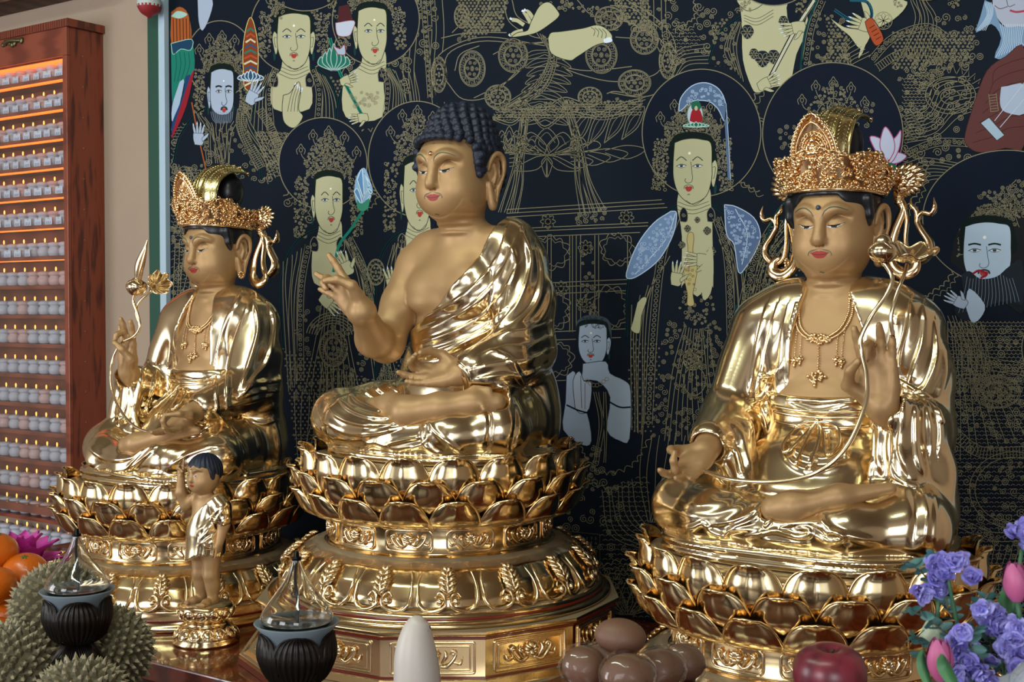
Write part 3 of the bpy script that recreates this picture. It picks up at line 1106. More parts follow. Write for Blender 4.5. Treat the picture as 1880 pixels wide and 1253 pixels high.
def fold_strokes(V, F, base, strokes, NN=None, pmax=None):
    """raise or sink the cloth along drawn folds; strokes: (kind, mm, width_px, [(px,py)...], (fmin,fmax))"""
    W = V.copy()
    W[:, 1] *= -1
    W = W + np.array(base)
    N = vnormals(V, F)
    if N[:, 2][V[:, 2] > np.quantile(V[:, 2], .98)].mean() < 0:
        N = -N
    d = CAM - W
    d /= np.linalg.norm(d, axis=1)[:, None]
    Nw = N * np.array([1, -1, 1])
    face = np.clip(((Nw * d).sum(1) - .05) / .3, 0, 1)
    X, Y = w2px(W)
    disp = np.zeros(len(V))
    for st in strokes:
        kind, amp, wd, pts = st[:4]
        pts = [(q[0], q[1], 0) for q in pts]
        P = spline(pts, 7)[:, :2]
        lo, hi = P.min(0) - 3 * wd, P.max(0) + 3 * wd
        m = (X > lo[0]) & (X < hi[0]) & (Y > lo[1]) & (Y < hi[1]) & (face > 0)
        if len(st) > 4:
            m &= (V[:, 1] > st[4][0]) & (V[:, 1] < st[4][1])
        I = np.nonzero(m)[0]
        if not len(I):
            continue
        x, y = X[I], Y[I]
        best = np.full(len(I), 1e9)
        sg = np.zeros(len(I))
        tt = np.zeros(len(I))
        for i in range(len(P) - 1):
            a, b = P[i], P[i + 1]
            e = b - a
            L = e @ e + 1e-9
            t = np.clip(((x - a[0]) * e[0] + (y - a[1]) * e[1]) / L, 0, 1)
            dx, dy = x - a[0] - t * e[0], y - a[1] - t * e[1]
            q = np.hypot(dx, dy)
            u = q < best
            best[u] = q[u]
            sg[u] = np.sign(e[0] * dy - e[1] * dx)[u]
            tt[u] = (i + t[u]) / (len(P) - 1)
        end = np.clip(np.minimum(tt, 1 - tt) * 5 + (.25 if kind != 'h' else 1), 0, 1)
        q = best / wd
        if kind == 'r':      # rounded ridge
            v = np.exp(-q * q)
        elif kind == 'v':    # valley
            v = -np.exp(-q * q)
        elif kind == 'p':    # pleat: ridge with a sharp fall on the right-hand side of the stroke
            v = np.where(sg > 0, np.exp(-(q * 2.2) ** 2), np.exp(-q * q * .5))
        elif kind == 'h':    # hem: thin raised cord
            v = np.exp(-(q * 1.1) ** 4)
        disp[I] += amp * .001 * v * end * face[I]
    return V + N * disp[:, None]


FOLDS = {'L': [], 'M': [], 'R': []}
SKIRT = {'L': [], 'M': [], 'R': []}


def subdiv(V, F):
    """split every quad in four, then relax"""
    n = len(V)
    E = np.sort(np.stack([F, np.roll(F, -1, 1)], 2).reshape(-1, 2), 1)
    key = E[:, 0].astype(np.int64) * n + E[:, 1]
    u, inv = np.unique(key, return_inverse=True)
    ev = (V[u // n] + V[u % n]) / 2
    fc = V[F].mean(1)
    inv = inv.reshape(-1, 4) + n
    c = np.arange(len(F)) + n + len(u)
    W = np.concatenate([V, ev, fc])
    Q = np.concatenate([np.stack([F[:, i], inv[:, i], c, inv[:, i - 1]], 1) for i in range(4)])
    for lam in (.5, .5, -.3):
        W = relax(W, Q, lam)
    return W, Q


def zoomset(x0, y0, s, rows):
    return [(k, a, w_, [(x0 + px * s, y0 + py * s) for px, py in pts]) + tuple(r) for k, a, w_, pts, *r in rows]


FOLDS['M'] = zoomset(540, 160, .5586, [
    ('h', 2.5, 4, [(610, 450), (540, 560), (470, 650), (384, 712)]),
    ('p', 5, 6, [(660, 455), (620, 540), (560, 620), (470, 690), (385, 745)]),
    ('p', 5.5, 6, [(700, 465), (670, 560), (580, 665), (480, 732), (385, 778)]),
    ('p', 6, 7, [(735, 480), (690, 600), (600, 705), (490, 772), (388, 812)]),
    ('p', 5.5, 6, [(735, 590), (680, 690), (600, 762), (500, 812), (390, 848)]),
    ('p', 5, 6, [(700, 730), (620, 800), (520, 845), (395, 882)]),
    ('p', 4, 5, [(660, 790), (560, 840), (480, 875), (400, 895)]),
    ('p', 7, 8, [(755, 480), (775, 580), (745, 690), (700, 760), (655, 812)]),
    ('p', 7, 8, [(795, 520), (812, 620), (790, 710), (725, 785), (662, 822)]),
    ('r', 4, 6, [(700, 500), (728, 580), (700, 690), (655, 790)]),
    ('r', 5, 7, [(835, 600), (840, 690), (800, 770), (720, 810)]),
    ('p', 5, 6, [(845, 770), (770, 800), (700, 815), (620, 845), (570, 880)]),
    ('p', 5, 6, [(848, 815), (770, 850), (690, 855), (610, 880)]),
    ('p', 6, 7, [(845, 860), (760, 900), (670, 905), (590, 925)]),
    ('p', 6, 7, [(835, 905), (760, 945), (680, 945), (595, 962)]),
    ('p', 5, 6, [(820, 945), (760, 985), (680, 985), (610, 995)]),
    ('r', 5, 6, [(640, 870), (700, 890), (740, 950), (770, 1010)]),
    ('h', 3, 4, [(522, 900), (560, 930), (578, 975), (570, 1000)]),
    ('p', 6, 6, [(62, 1075), (85, 1120), (140, 1158), (230, 1168)]),
    ('p', 6.5, 6, [(78, 1050), (105, 1100), (180, 1138), (280, 1138), (360, 1118)]),
    ('p', 6.5, 6, [(105, 1030), (140, 1082), (220, 1112), (320, 1112), (420, 1094)]),
    ('p', 6.5, 6, [(140, 1014), (180, 1060), (260, 1090), (350, 1090), (430, 1088)]),
    ('p', 6, 6, [(178, 1002), (215, 1042), (300, 1070), (380, 1073), (440, 1082)]),
    ('p', 6, 6, [(220, 993), (262, 1026), (340, 1052), (410, 1066)]),
    ('p', 5.5, 6, [(265, 986), (300, 1012), (365, 1038)]),
    ('p', 5, 5, [(310, 982), (335, 1000), (362, 1020)]),
    ('h', 3, 4, [(348, 985), (358, 1040), (400, 1075), (440, 1090)]),
    ('r', 4, 5, [(440, 1085), (460, 1130), (520, 1180), (560, 1205)]),
    ('r', 4, 5, [(436, 1095), (425, 1150), (450, 1195), (495, 1205)]),
    ('r', 4, 6, [(560, 1075), (600, 1060), (640, 1035), (700, 1020)]),
    ('v', 4, 5, [(637, 1055), (643, 1120), (632, 1200)]),
    ('v', 4, 5, [(725, 1040), (730, 1110), (712, 1200)]),
    ('r', 4, 5, [(120, 1180), (200, 1196), (260, 1170), (330, 1190), (420, 1178), (480, 1205)]),
    ('r', 3, 4, [(300, 1175), (360, 1160), (420, 1150)]),
    ('r', 3, 4, [(380, 1190), (430, 1165), (450, 1130)]),
    ('r', 5, 8, [(770, 1000), (790, 1080), (780, 1160)]),
])
FOLDS['R'] = zoomset(1180, 560, .383, [
    ('h', 3, 5, [(742, 0), (716, 110), (702, 250), (702, 420), (690, 560), (655, 700), (652, 780)]),
    ('p', 5, 7, [(700, 0), (672, 150), (658, 300), (645, 420), (622, 560)]),
    ('p', 6, 8, [(650, 0), (610, 160), (575, 290), (535, 440)]),
    ('p', 6, 8, [(600, 0), (560, 150), (530, 280), (508, 420)]),
    ('r', 6, 7, [(490, 480), (560, 455), (620, 400), (655, 330), (672, 270)]),
    ('r', 5, 6, [(545, 345), (600, 350), (650, 320)]),
    ('p', 6, 7, [(600, 440), (640, 540), (655, 660), (650, 790)]),
    ('p', 5, 7, [(560, 480), (612, 580), (628, 700), (600, 800)]),
    ('r', 5, 7, [(480, 500), (540, 520), (580, 600), (590, 700)]),
    ('h', 4, 5, [(335, 668), (400, 668), (448, 712), (472, 800)]),
    ('v', 3, 5, [(360, 650), (420, 650), (465, 690)]),
    ('r', 4, 7, [(420, 560), (470, 620), (500, 720), (530, 800)]),
    ('h', 4, 5, [(1206, 370), (1192, 520), (1176, 680), (1192, 800), (1240, 845), (1310, 865)]),
    ('p', 6, 8, [(1255, 390), (1240, 560), (1232, 700), (1275, 820)]),
    ('p', 6, 8, [(1305, 430), (1302, 600), (1312, 740), (1350, 830)]),
    ('p', 6, 8, [(1350, 450), (1372, 600), (1375, 740)]),
    ('p', 6, 7, [(1400, 480), (1420, 600), (1415, 720)]),
    ('h', 5, 6, [(1200, 350), (1290, 405), (1375, 470), (1430, 560)]),
    ('p', 7, 9, [(1290, -20), (1272, 120), (1240, 240), (1228, 340)]),
    ('p', 7, 9, [(1350, 0), (1340, 160), (1305, 290), (1275, 380)]),
    ('p', 7, 9, [(1400, 80), (1402, 260), (1360, 380), (1320, 430)]),
    ('r', 6, 8, [(1440, 180), (1445, 320), (1415, 440)]),
    ('r', 5, 7, [(1215, 60), (1212, 180), (1195, 300)]),
    ('h', 3.5, 5, [(1085, 470), (1098, 600), (1100, 720), (1075, 830)]),
    ('r', 5, 6, [(1120, 480), (1140, 580), (1130, 720), (1150, 820)]),
    ('r', 4, 9, [(110, 960), (200, 1005), (330, 1015), (440, 975), (520, 905)]),
    ('r', 2.5, 9, [(180, 940), (260, 968), (350, 955), (430, 925), (500, 880)]),
    ('r', 4, 6, [(385, 880), (450, 905), (520, 880), (570, 905), (640, 875)]),
    ('h', 5, 5, [(590, 1060), (645, 985), (690, 880)]),
    ('p', 5, 7, [(300, 1060), (430, 1040), (530, 1000), (610, 930)]),
    ('p', 5, 7, [(420, 1070), (520, 1040), (600, 980)]),
    ('p', 6, 8, [(850, 1000), (940, 945), (1060, 905), (1170, 865)]),
    ('r', 6, 7, [(845, 1010), (900, 1075), (1000, 1110), (1130, 1135)]),
    ('p', 5, 7, [(700, 1010), (780, 1000), (860, 960), (960, 915)]),
    ('p', 5, 7, [(640, 1070), (760, 1050), (840, 1060), (900, 1110)]),
    ('r', 6, 5, [(130, 1065), (230, 1070), (290, 1050), (330, 1085), (390, 1105), (430, 1080), (560, 1078)]),
    ('r', 6, 5, [(500, 1110), (580, 1095), (640, 1085), (740, 1112), (800, 1100), (790, 1075), (740, 1070)]),
    ('r', 6, 5, [(830, 1105), (900, 1132), (960, 1120), (930, 1095), (880, 1095)]),
    ('r', 4, 5, [(560, 1120), (680, 1135), (790, 1145)]),
    ('v', 5, 8, [(1290, 870), (1312, 1000), (1292, 1150)]),
    ('r', 6, 8, [(1340, 880), (1362, 1000), (1350, 1150)]),
    ('r', 5, 7, [(1390, 880), (1400, 1020), (1390, 1160)]),
])
FOLDS['L'] = zoomset(120, 280, .4947, [
    ('h', 3.5, 3.5, [(655, 515), (590, 650), (560, 800), (562, 950)]),
    ('p', 6, 5, [(705, 520), (650, 640), (605, 800), (595, 940)]),
    ('h', 3.5, 3.5, [(488, 545), (432, 680), (426, 830), (430, 900)]),
    ('p', 5, 4, [(450, 560), (402, 680), (382, 790)]),
    ('p', 7, 6, [(745, 535), (772, 640), (752, 760), (700, 835), (650, 895)]),
    ('p', 7, 6, [(700, 550), (712, 660), (680, 780), (648, 885)]),
    ('p', 6, 5, [(650, 903), (700, 865), (790, 850)]),
    ('p', 6, 5, [(652, 912), (720, 890), (800, 885)]),
    ('r', 6, 6, [(800, 620), (812, 760), (790, 880)]),
    ('h', 5, 4, [(556, 960), (590, 1000), (640, 1055), (668, 1120), (672, 1215)]),
    ('p', 5, 5, [(600, 955), (665, 1000), (705, 1055), (722, 1120)]),
    ('p', 5, 5, [(560, 950), (640, 938), (720, 918), (790, 895)]),
    ('p', 5, 5, [(620, 962), (720, 962), (795, 935)]),
    ('p', 5, 5, [(660, 990), (730, 1010), (790, 990)]),
    ('h', 4, 4, [(302, 775), (278, 860), (256, 960), (272, 1025)]),
    ('p', 6, 5, [(335, 800), (322, 880), (302, 960), (345, 1020)]),
    ('p', 5, 5, [(382, 830), (402, 920), (398, 1000)]),
    ('h', 4, 4, [(232, 810), (228, 920), (200, 1010)]),
    ('r', 4, 4, [(420, 830), (416, 930), (400, 1010)]),
    ('p', 6, 5, [(50, 1115), (120, 1175), (220, 1180), (300, 1130), (350, 1080)]),
    ('p', 5, 5, [(75, 1090), (150, 1140), (250, 1135), (330, 1075)]),
    ('p', 5, 4, [(230, 1170), (300, 1110), (360, 1070)]),
    ('r', 5, 4, [(110, 1180), (150, 1170), (180, 1195), (250, 1205), (290, 1185), (350, 1195)]),
    ('r', 5, 4, [(290, 1215), (340, 1190), (400, 1205), (450, 1190)]),
    ('r', 4, 4, [(395, 1160), (440, 1130), (520, 1100), (600, 1090)]),
    ('r', 5, 6, [(780, 1000), (795, 1100), (785, 1190)]),
])
SKIRT['R'] = zoomset(1180, 560, .383, [
    ('r', 5, 7, [(700, 640), (730, 700), (800, 735), (900, 735), (985, 690)]),
    ('r', 5, 7, [(670, 700), (740, 775), (860, 800), (970, 760)]),
    ('r', 4, 6, [(830, 700), (812, 770), (790, 830)]),
    ('r', 4, 6, [(690, 470), (760, 500), (830, 520), (920, 505), (1000, 480)]),
    ('v', 4, 5, [(765, 600), (762, 690)]), ('v', 4, 5, [(880, 600), (885, 690)]), ('r', 3, 6, [(960, 640), (980, 740)]),
    ('h', 3, 4, [(700, 452), (850, 465), (1020, 452)])])
SKIRT['L'] = zoomset(120, 280, .4947, [
    ('h', 3, 3, [(432, 835), (490, 845), (555, 835)]), ('r', 4, 4, [(440, 920), (470, 960), (540, 965)]), ('v', 4, 4, [(490, 920), (488, 985)]), ('v', 4, 4, [(455, 930), (450, 990)]), ('r', 4, 5, [(420, 985), (480, 1000), (550, 985)])])

STAT = {'L': (-2.935, 2.484, 1.095), 'M': (-1.961, 2.484, 1.230), 'R': (-.985, 2.484, 1.095)}


def cut(V, f, lo, hi, k=.004):
    V.fn(f, lo, hi, k, 's')


def legs(V, m, g, top=.0, k=.035):
    """crossed legs under cloth, g grows them"""
    for q in (-1, 1):
        V.chain([(q * .09, -.13, .085 + top), (q * .19, -.02, .090 + top), (q * .238, .075, .085 + top)], [.078 + g, .078 + g, .070 + g], k)
        V.chain([(q * .243, .085, .078), (q * .14, .160, .073), (q * .0, .185, .066)], [.066 + g, .056 + g, .048 + g], k)
    V.ell((0, .04, .06), (.20 + g, .15 + g, .065 + g), .04)


def torso(V, g, w=1.0, zt=1.0, k=.03):
    V.ell((0, -.13, .40 * zt), (.145 * w + g, .078 + g, .135 + g), k)
    V.ell((0, -.125, .27), (.130 * w + g, .085 + g, .13 + g), k)
    V.ell((0, -.12, .13), (.150 * w + g, .12 + g, .10 + g), k)
    for q in (-1, 1):
        V.ell((q * .135 * w, -.14, .470 * zt), (.062 + g, .055 + g, .052 + g), .04)
        V.ell((q * .07, -.145, .520 * zt), (.075 + g, .042 + g, .035 + g), .045)


def seat(V, hi=.036):
    def f(x, y, z):
        r = (np.abs(x / .292) ** 3 + np.abs((y + .005) / .250) ** 3) ** (1 / 3.)
        d1 = (r - 1) * .26
        groove = .006 * np.exp(-((z - hi * .55) / .004) ** 2)
        return np.maximum(d1 + groove + np.maximum(z - hi * .72, 0) * .6, np.maximum(z - hi, .001 - z))
    V.fn(f, (-.32, -.29, -.01), (.32, .29, .06), .006, 'u')


def finish(o_mesh, V, F, base, strokes):
    V = fold_strokes(V, F, base, strokes) if strokes else V
    return V


def emit(name, V, F, m, parent, fm=None):
    return npmesh(name, to_world(V), F[:, ::-1], m, parent, fm=fm)


def bodhisattva(key, m, label):
    base = STAT[key]
    root = thing('bodhisattva_statue', label, 'statue', base, group=None)
    H = Frame((.004, -.13, .665), 1.0, 6)
    # ---- skin
    V = Vol(axis_lin(-.30, .30, .004, (-.11, .11, .0018)), axis_lin(-.28, .30, .004, (-.16, .005, .0018)), axis_lin(.04, .77, .004, (.54, .765, .0018)))
    torso(V, 0)
    for q in (-1, 1):
        V.ell((q * .062, -.085, .395), (.062, .030, .048), .02)
        V.ell((q * .060, -.075, .372), (.055, .026, .026), .012)
    V.ell((0, -.06, .30), (.1, .035, .05), .04)
    V.chain([(-.03, -.098, .505), (-.10, -.12, .512)], .010, .02)
    V.chain([(.03, -.098, .505), (.10, -.12, .512)], .010, .02)
    neck_sdf(V, (0, -.142, .50), (0, -.135, .60), .050)
    head_sdf(V, H)
    # arms: raised hand on side m, the other on the thigh
    W1 = (m * .172, .060, .312)
    V.chain([(m * .17, -.14, .46), (m * .215, -.08, .25), (m * .198, .0, .262), W1], [.055, .042, .038, .028], .02)
    V.ell(np.array(W1) + [0, -.002, -.004], (.031, .025, .03), .015)
    hand_sdf(V, W1, (-m * .07, .08, 1), (0, 1, -.05), (-m, .12, 0), .184,
             [(4, 6, 5), (28, 80, 50), (3, 10, 8), (2, 6, 5)],
             [(.08, .05, .12), (.25, .14, .30), (.42, .25, .24), (.52, .31, .13)], spread=5)
    W2 = (-m * .178, .125, .205)
    V.chain([(-m * .17, -.14, .46), (-m * .205, -.05, .27), W2], [.055, .043, .028], .02)
    hand_sdf(V, W2, (-m * .05, .8, -.42), (0, .45, .9), (-m, -.1, .0), .160,
             [(18, 22, 16), (40, 60, 40), (10, 18, 12), (6, 12, 8)],
             [(.06, .05, .12), (.22, .14, .26), (.38, .26, .22), (.50, .31, .12)], spread=6)
    # bare foot lying over the opposite calf
    V.chain([(.014, .208, .114), (.05, .206, .122), (.13, .176, .144), (.215, .130, .162)], [.027, .028, .022, .011], .02)
    P, F = V.surf(4)
    body = emit('body', P, F, SKIN, root)
    face_paint(P, F, H, body, mat('blue_urna', '#4b5666', .2, .3))
    # ---- robe
    V = Vol(axis_lin(-.335, .335, .0035), axis_lin(-.30, .30, .0035), axis_lin(-.004, .60, .0035))
    torso(V, .016)
    V.chain([(0, -.155, .55), (0, -.16, .50)], [.055, .07], .03)
    for q in (m, -m):
        V.chain([(q * .150, -.142, .462), (q * .192, -.125, .36), (q * .196, -.115, .25)], [.064, .062, .064], .03)
    # hanging back of the robe
    V.chain([(-.14, -.17, .14), (.14, -.17, .14)], .085, .05)
    for q in (-1, 1):
        V.chain([(q * .185, -.13, .25), (q * .19, -.13, .10), (q * .20, -.12, .06)], [.062, .070, .068], .04)
    # sleeve of the raised arm: cuff at the wrist, fabric falling to the lap
    V.chain([(m * .212, -.08, .27), (m * .203, .0, .272), (m * .188, .05, .298)], [.056, .048, .040], .025)
    V.chain([(m * .205, .04, .285), (m * .212, .05, .20), (m * .222, .06, .12)], [.034, .036, .045], .02)
    V.chain([(m * .235, -.02, .27), (m * .243, -.02, .18), (m * .245, 0, .10)], [.040, .046, .06], .03)
    V.chain([(m * .165, .03, .27), (m * .165, .045, .19), (m * .16, .06, .14)], [.018, .016, .02], .015)
    # lowered arm
    V.chain([(-m * .198, -.11, .27), (-m * .204, -.03, .255), (-m * .186, .075, .222)], [.062, .052, .044], .03)
    V.chain([(-m * .15, .02, .24), (-m * .13, .05, .17), (-m * .11, .08, .14)], [.035, .034, .03], .03)
    V.chain([(m * .17, -.14, .46), (m * .215, -.08, .25), (m * .198, .0, .262)], [.066, .054, .049], .02)
    V.chain([(-m * .17, -.14, .46), (-m * .205, -.05, .27), (-m * .186, .08, .226)], [.066, .055, .042], .02)
    legs(V, m, .0)
    seat(V)
    # neck opening down to the lap
    def opening(x, y, z):
        wl = np.interp(z, [.12, .2, .34, .46, .54], [.055, .060, .066, .062, .044]).astype(np.float32)
        wr = np.interp(z, [.12, .2, .34, .46, .54], [.105, .10, .100, .088, .050]).astype(np.float32)
        xx = x * m
        d = np.maximum(np.maximum(-xx - wl, xx - wr), -(y + .155 - .0 * z))
        return np.maximum(d, .135 - z)
    V.fn(opening, (-.16, -.17, .12), (.16, .12, .60), .006, 's')
    V.ell((0, -.135, .585), (.064, .085, .055), .01, 's')
    # hollow cuffs
    V.chain([(m * .190, .045, .296), (m * .178, .075, .325)], [.030, .036], .004, 's')
    V.chain([(m * .176, .07, .29), (m * .178, .085, .18)], [.018, .022], .008, 's')
    V.chain([(-m * .184, .085, .22), (-m * .176, .14, .20)], [.030, .040], .004, 's')
    if True:
        V.chain([(.010, .216, .120), (.05, .215, .128), (.13, .186, .150), (.20, .145, .168)], [.028, .030, .024, .014], .004, 's')
    P, F = V.surf(3)
    P, F = subdiv(P, F)
    P = fold_strokes(P, F, base, FOLDS[key])
    emit('robe', P, F, GOLD, root)
    # ---- skirt with waistband and bow
    V = Vol(axis_lin(-.14, .14, .0028), axis_lin(-.20, .16, .0028), axis_lin(.08, .33, .0028))
    V.ell((0, -.125, .27), (.142, .098, .14), .02)
    V.ell((0, -.06, .30), (.110, .045, .05), .04)
    V.ell((0, -.04, .15), (.17, .11, .10), .05)
    V.ell((0, .02, .12), (.13, .09, .05), .05)
    V.fn(lambda x, y, z: -(z - .318 + .10 * x * x) + 0 * y, (-.2, -.3, .05), (.2, .2, .4), .004, 's') if False else V.fn(lambda x, y, z: .318 + .5 * x * x - z + 0 * y, (-.2, -.3, .28), (.2, .2, .4), .006, 's')
    P, F = V.surf(2)
    P = fold_strokes(P, F, base, SKIRT[key])
    sk = emit('skirt', P, F, GOLD, root)
    D = BVHTree.FromPolygons([tuple(v) for v in P.tolist()], [tuple(f) for f in F.tolist()])

    def onf(x, z, off=.004):
        h = D.ray_cast(Vector((x, .3, z)), Vector((0, -1, 0)))
        q = np.array(h[0]) if h[0] else np.array((x, -.03, z))
        q[1] += off
        return q * [1, -1, 1]
    mb = MB()
    cx = .018 * m
    for z0, r0 in ((.288, .0035), (.276, .004), (.256, .0035)):
        mb.tube([onf(x, z0 + .6 * (x - cx) ** 2, .001) for x in np.linspace(-.09, .11, 24) * (1 if m > 0 else -1)], r0, 8)
    mb.build('waistband', GOLD, root)
    mb = MB()
    for q in (-1, 1):
        lp = [(cx, .268), (cx + q * .022, .268), (cx + q * .044, .254), (cx + q * .056, .226), (cx + q * .046, .208), (cx + q * .030, .222), (cx + q * .014, .252), (cx, .268)]
        mb.tube([onf(*p, .013) for p in lp], [.0026, .0034, .0036, .0040, .0036, .0034, .003, .0026], 8, sub=5)
        mb.tube([onf(cx + q * .002, .266, .010), onf(cx + q * .012, .235, .008), onf(cx + q * .016, .185, .007)], [.003, .0042, .005], 8, sub=5, flat=.6)
    mb.sphere(onf(cx, .268, .009), (.009, .007, .009))
    mb.build('bow', GOLD, root)
    crown(root, m)
    necklace(root, body, m)
    held_lotus(key, root)
    return root, H




def buddha():
    base = STAT['M']
    root = thing('buddha_statue', 'large seated golden statue in the middle, black curled hair and one bare shoulder', 'statue', base)
    H = Frame((-.004, -.076, .698), 1.11, 5)
    V = Vol(axis_lin(-.30, .30, .004, (-.12, .12, .002)), axis_lin(-.28, .32, .004, (-.10, .055, .002)), axis_lin(.05, .84, .004, (.56, .82, .002)))
    zt = 1.05

    def tor(V, g):
        V.ell((0, -.10, .42), (.155 + g, .090 + g, .125 + g), .03)
        V.ell((0, -.095, .29), (.140 + g, .095 + g, .14 + g), .03)
        V.ell((0, -.10, .14), (.165 + g, .13 + g, .11 + g), .03)
        for q in (-1, 1):
            V.ell((q * .145, -.115, .490), (.068 + g, .058 + g, .056 + g), .045)
            V.ell((q * .075, -.115, .545), (.085 + g, .045 + g, .035 + g), .045)
    tor(V, 0)
    for q in (-1, 1):
        V.ell((q * .068, -.040, .415), (.068, .034, .055), .025)
        V.ell((q * .066, -.030, .385), (.060, .028, .030), .014)
    neck_sdf(V, (0, -.105, .53), (0, -.085, .63), .056)
    head_sdf(V, H, 1.0)
    W1 = (-.105, .175, .360)
    V.chain([(-.165, -.11, .475), (-.178, -.06, .38), (-.180, .0, .275), (-.160, .07, .290), W1], [.056, .050, .046, .044, .030], .022)
    V.ell(np.array(W1), (.034, .03, .03), .02)
    hand_sdf(V, W1, (-.72, .10, .66), (-.30, .85, -.35), (.70, .15, .62), .186,
             [(2, 4, 4, 6), (42, 78, 40), (3, 6, 5, -3), (3, 6, 5, -7)],
             [(.07, .05, .13), (.24, .14, .29), (.42, .24, .26), (.53, .31, .15)], spread=8)
    W2 = (.145, .110, .212)
    V.chain([(.17, -.11, .48), (.21, -.03, .28), W2], [.056, .046, .031], .02)
    hand_sdf(V, W2, (-1, .42, -.05), (.05, .35, 1), (-.15, -.6, .7), .170,
             [(25, 60, 40), (35, 55, 40), (10, 18, 12), (6, 12, 8)],
             [(.08, .05, .12), (.25, .12, .26), (.40, .24, .24), (.50, .33, .14)], spread=3)
    # bare calf and upturned foot in the lap
    V.chain([(-.02, .165, .130), (.05, .192, .122), (.13, .165, .134), (.20, .125, .146), (.245, .095, .148)], [.032, .036, .034, .030, .022], .02)
    V.chain([(-.10, .135, .118), (-.02, .165, .130)], [.03, .032], .02)
    for i in range(5):
        V.chain([(.20 + .010 * i, .125 + .004 * i, .178 - .011 * i), (.235 + .004 * i, .112, .176 - .012 * i)], [.010 - .001 * i, .0085 - .0008 * i], .005)
    P, F = V.surf(4)
    body = emit('body', P, F, SKIN, root)
    face_paint(P, F, H, body, mat('gold_urna', (.8, .5, .3), .2, 1))
    # ---- robe
    V = Vol(axis_lin(-.36, .345, .0035), axis_lin(-.30, .30, .0035), axis_lin(-.004, .62, .0035))
    tor(V, .012)
    for q in (-1, 1):
        V.ell((q * .068, -.040, .415), (.080, .047, .067), .025)
        V.ell((q * .066, -.030, .385), (.072, .041, .042), .014)
    V.chain([(.06, -.12, .56), (.135, -.12, .535)], [.055, .062], .03)
    V.chain([(.155, -.115, .485), (.198, -.10, .39), (.215, -.08, .27)], [.068, .067, .066], .03)
    V.chain([(.215, -.08, .26), (.222, .0, .236), (.175, .085, .222)], [.064, .056, .046], .03)
    V.chain([(.17, -.11, .48), (.21, -.03, .28), (.165, .09, .222)], [.067, .057, .044], .02)
    V.chain([(.205, .05, .20), (.20, .06, .15), (.19, .06, .12)], [.05, .055, .05], .03)
    for q in (-1, 1):
        V.chain([(q * .16, -.12, .25), (q * .19, -.13, .10), (q * .20, -.12, .06)], [.040 if q < 0 else .062, .065, .066], .04)
    V.chain([(-.12, -.15, .16), (.14, -.15, .16)], .09, .05)
    V.chain([(-.10, -.12, .088), (-.20, -.01, .092), (-.262, .080, .086)], [.080, .080, .072], .035)
    V.chain([(-.262, .085, .082), (-.16, .145, .085), (-.04, .185, .070)], [.070, .064, .052], .03)
    V.chain([(.10, -.12, .088), (.18, -.03, .088), (.225, .060, .080)], [.080, .080, .074], .035)
    V.chain([(.225, .070, .076), (.15, .150, .066), (.03, .190, .056)], [.068, .055, .042], .03)
    V.ell((0, .06, .06), (.20, .15, .06), .04)
    def f(x, y, z):
        r = (np.abs(x / .285) ** 2.6 + np.abs((y - .0) / .235) ** 2.6) ** (1 / 2.6)
        return np.maximum((r - 1) * .26, np.maximum(z - .018, .001 - z))
    V.fn(f, (-.32, -.29, -.01), (.32, .29, .05), .02, 'u')
    # bare right half of the chest: cut above the diagonal edge from the near side of the neck to the far side of the waist
    def bare(x, y, z):
        e = np.interp(x, [-.2, -.108, -.06, -.006, .06, .099, .135, .16], [.300, .318, .338, .377, .437, .498, .60, .75]).astype(np.float32)
        return (e - z) * .75 + 0 * y
    V.fn(bare, (-.30, -.30, .24), (.18, .2, .65), .004, 's')
    V.ell((0, -.10, .61), (.075, .085, .06), .01, 's')
    V.chain([(-.178, -.06, .40), (-.180, .0, .275), (-.160, .07, .290)], [.050, .048, .046], .004, 's')
    V.chain([(.165, .088, .218), (.12, .12, .208)], [.030, .046], .004, 's')
    V.chain([(-.0, .185, .138), (.05, .20, .130), (.13, .175, .144), (.20, .135, .156), (.25, .10, .158)], [.032, .039, .038, .036, .03], .004, 's')
    P, F = V.surf(3)
    P, F = subdiv(P, F)
    P = fold_strokes(P, F, base, FOLDS['M'])
    emit('robe', P, F, GOLD, root)
    # ---- curled hair
    V = Vol(axis_lin(-.14, .14, .0025), axis_lin(-.24, .07, .0025), axis_lin(.64, .93, .0025))
    hp = H.p
    V.ell(hp(0, -.018, .052), np.array([.090, .100, .088]) * H.s, .02)
    V.ell(hp(0, -.032, .118), np.array([.066, .070, .054]) * H.s, .04)
    V.ell(hp(0, -.055, .005), np.array([.078, .066, .06]) * H.s, .03)
    for q in (-1, 1):
        V.chain([hp(q * .079, .026, .065), hp(q * .083, .026, .040), hp(q * .084, .022, .014)], [.013, .011, .008], .012)
    # clear of the face
    def face(x, y, z):
        u = (np.stack(np.broadcast_arrays(x, y, z), -1) - H.o) @ H.R / H.s
        X, Y, Z = u[..., 0], u[..., 1], u[..., 2]
        top = .096 - 2.4 * X * X
        side = .078 - np.clip(.03 - Z, 0, .1) * .2
        return np.maximum(np.maximum(.012 + np.clip(Z - .03, 0, 1) * .2 - Y, Z - top), np.abs(X) - side) * H.s
    V.fn(face, (-.14, -.12, .60), (.14, .09, .85), .006, 's')
    P0, F0 = V.surf(2)
    t = BVHTree.FromPolygons([tuple(v) for v in P0.tolist()], [tuple(f) for f in F0.tolist()])
    rows = [(el, max(1, int(round(28 * math.cos(math.radians(el)))))) for el in np.arange(-40, 90, 9.6)]
    pts = []
    c0 = hp(0, -.02, .050)
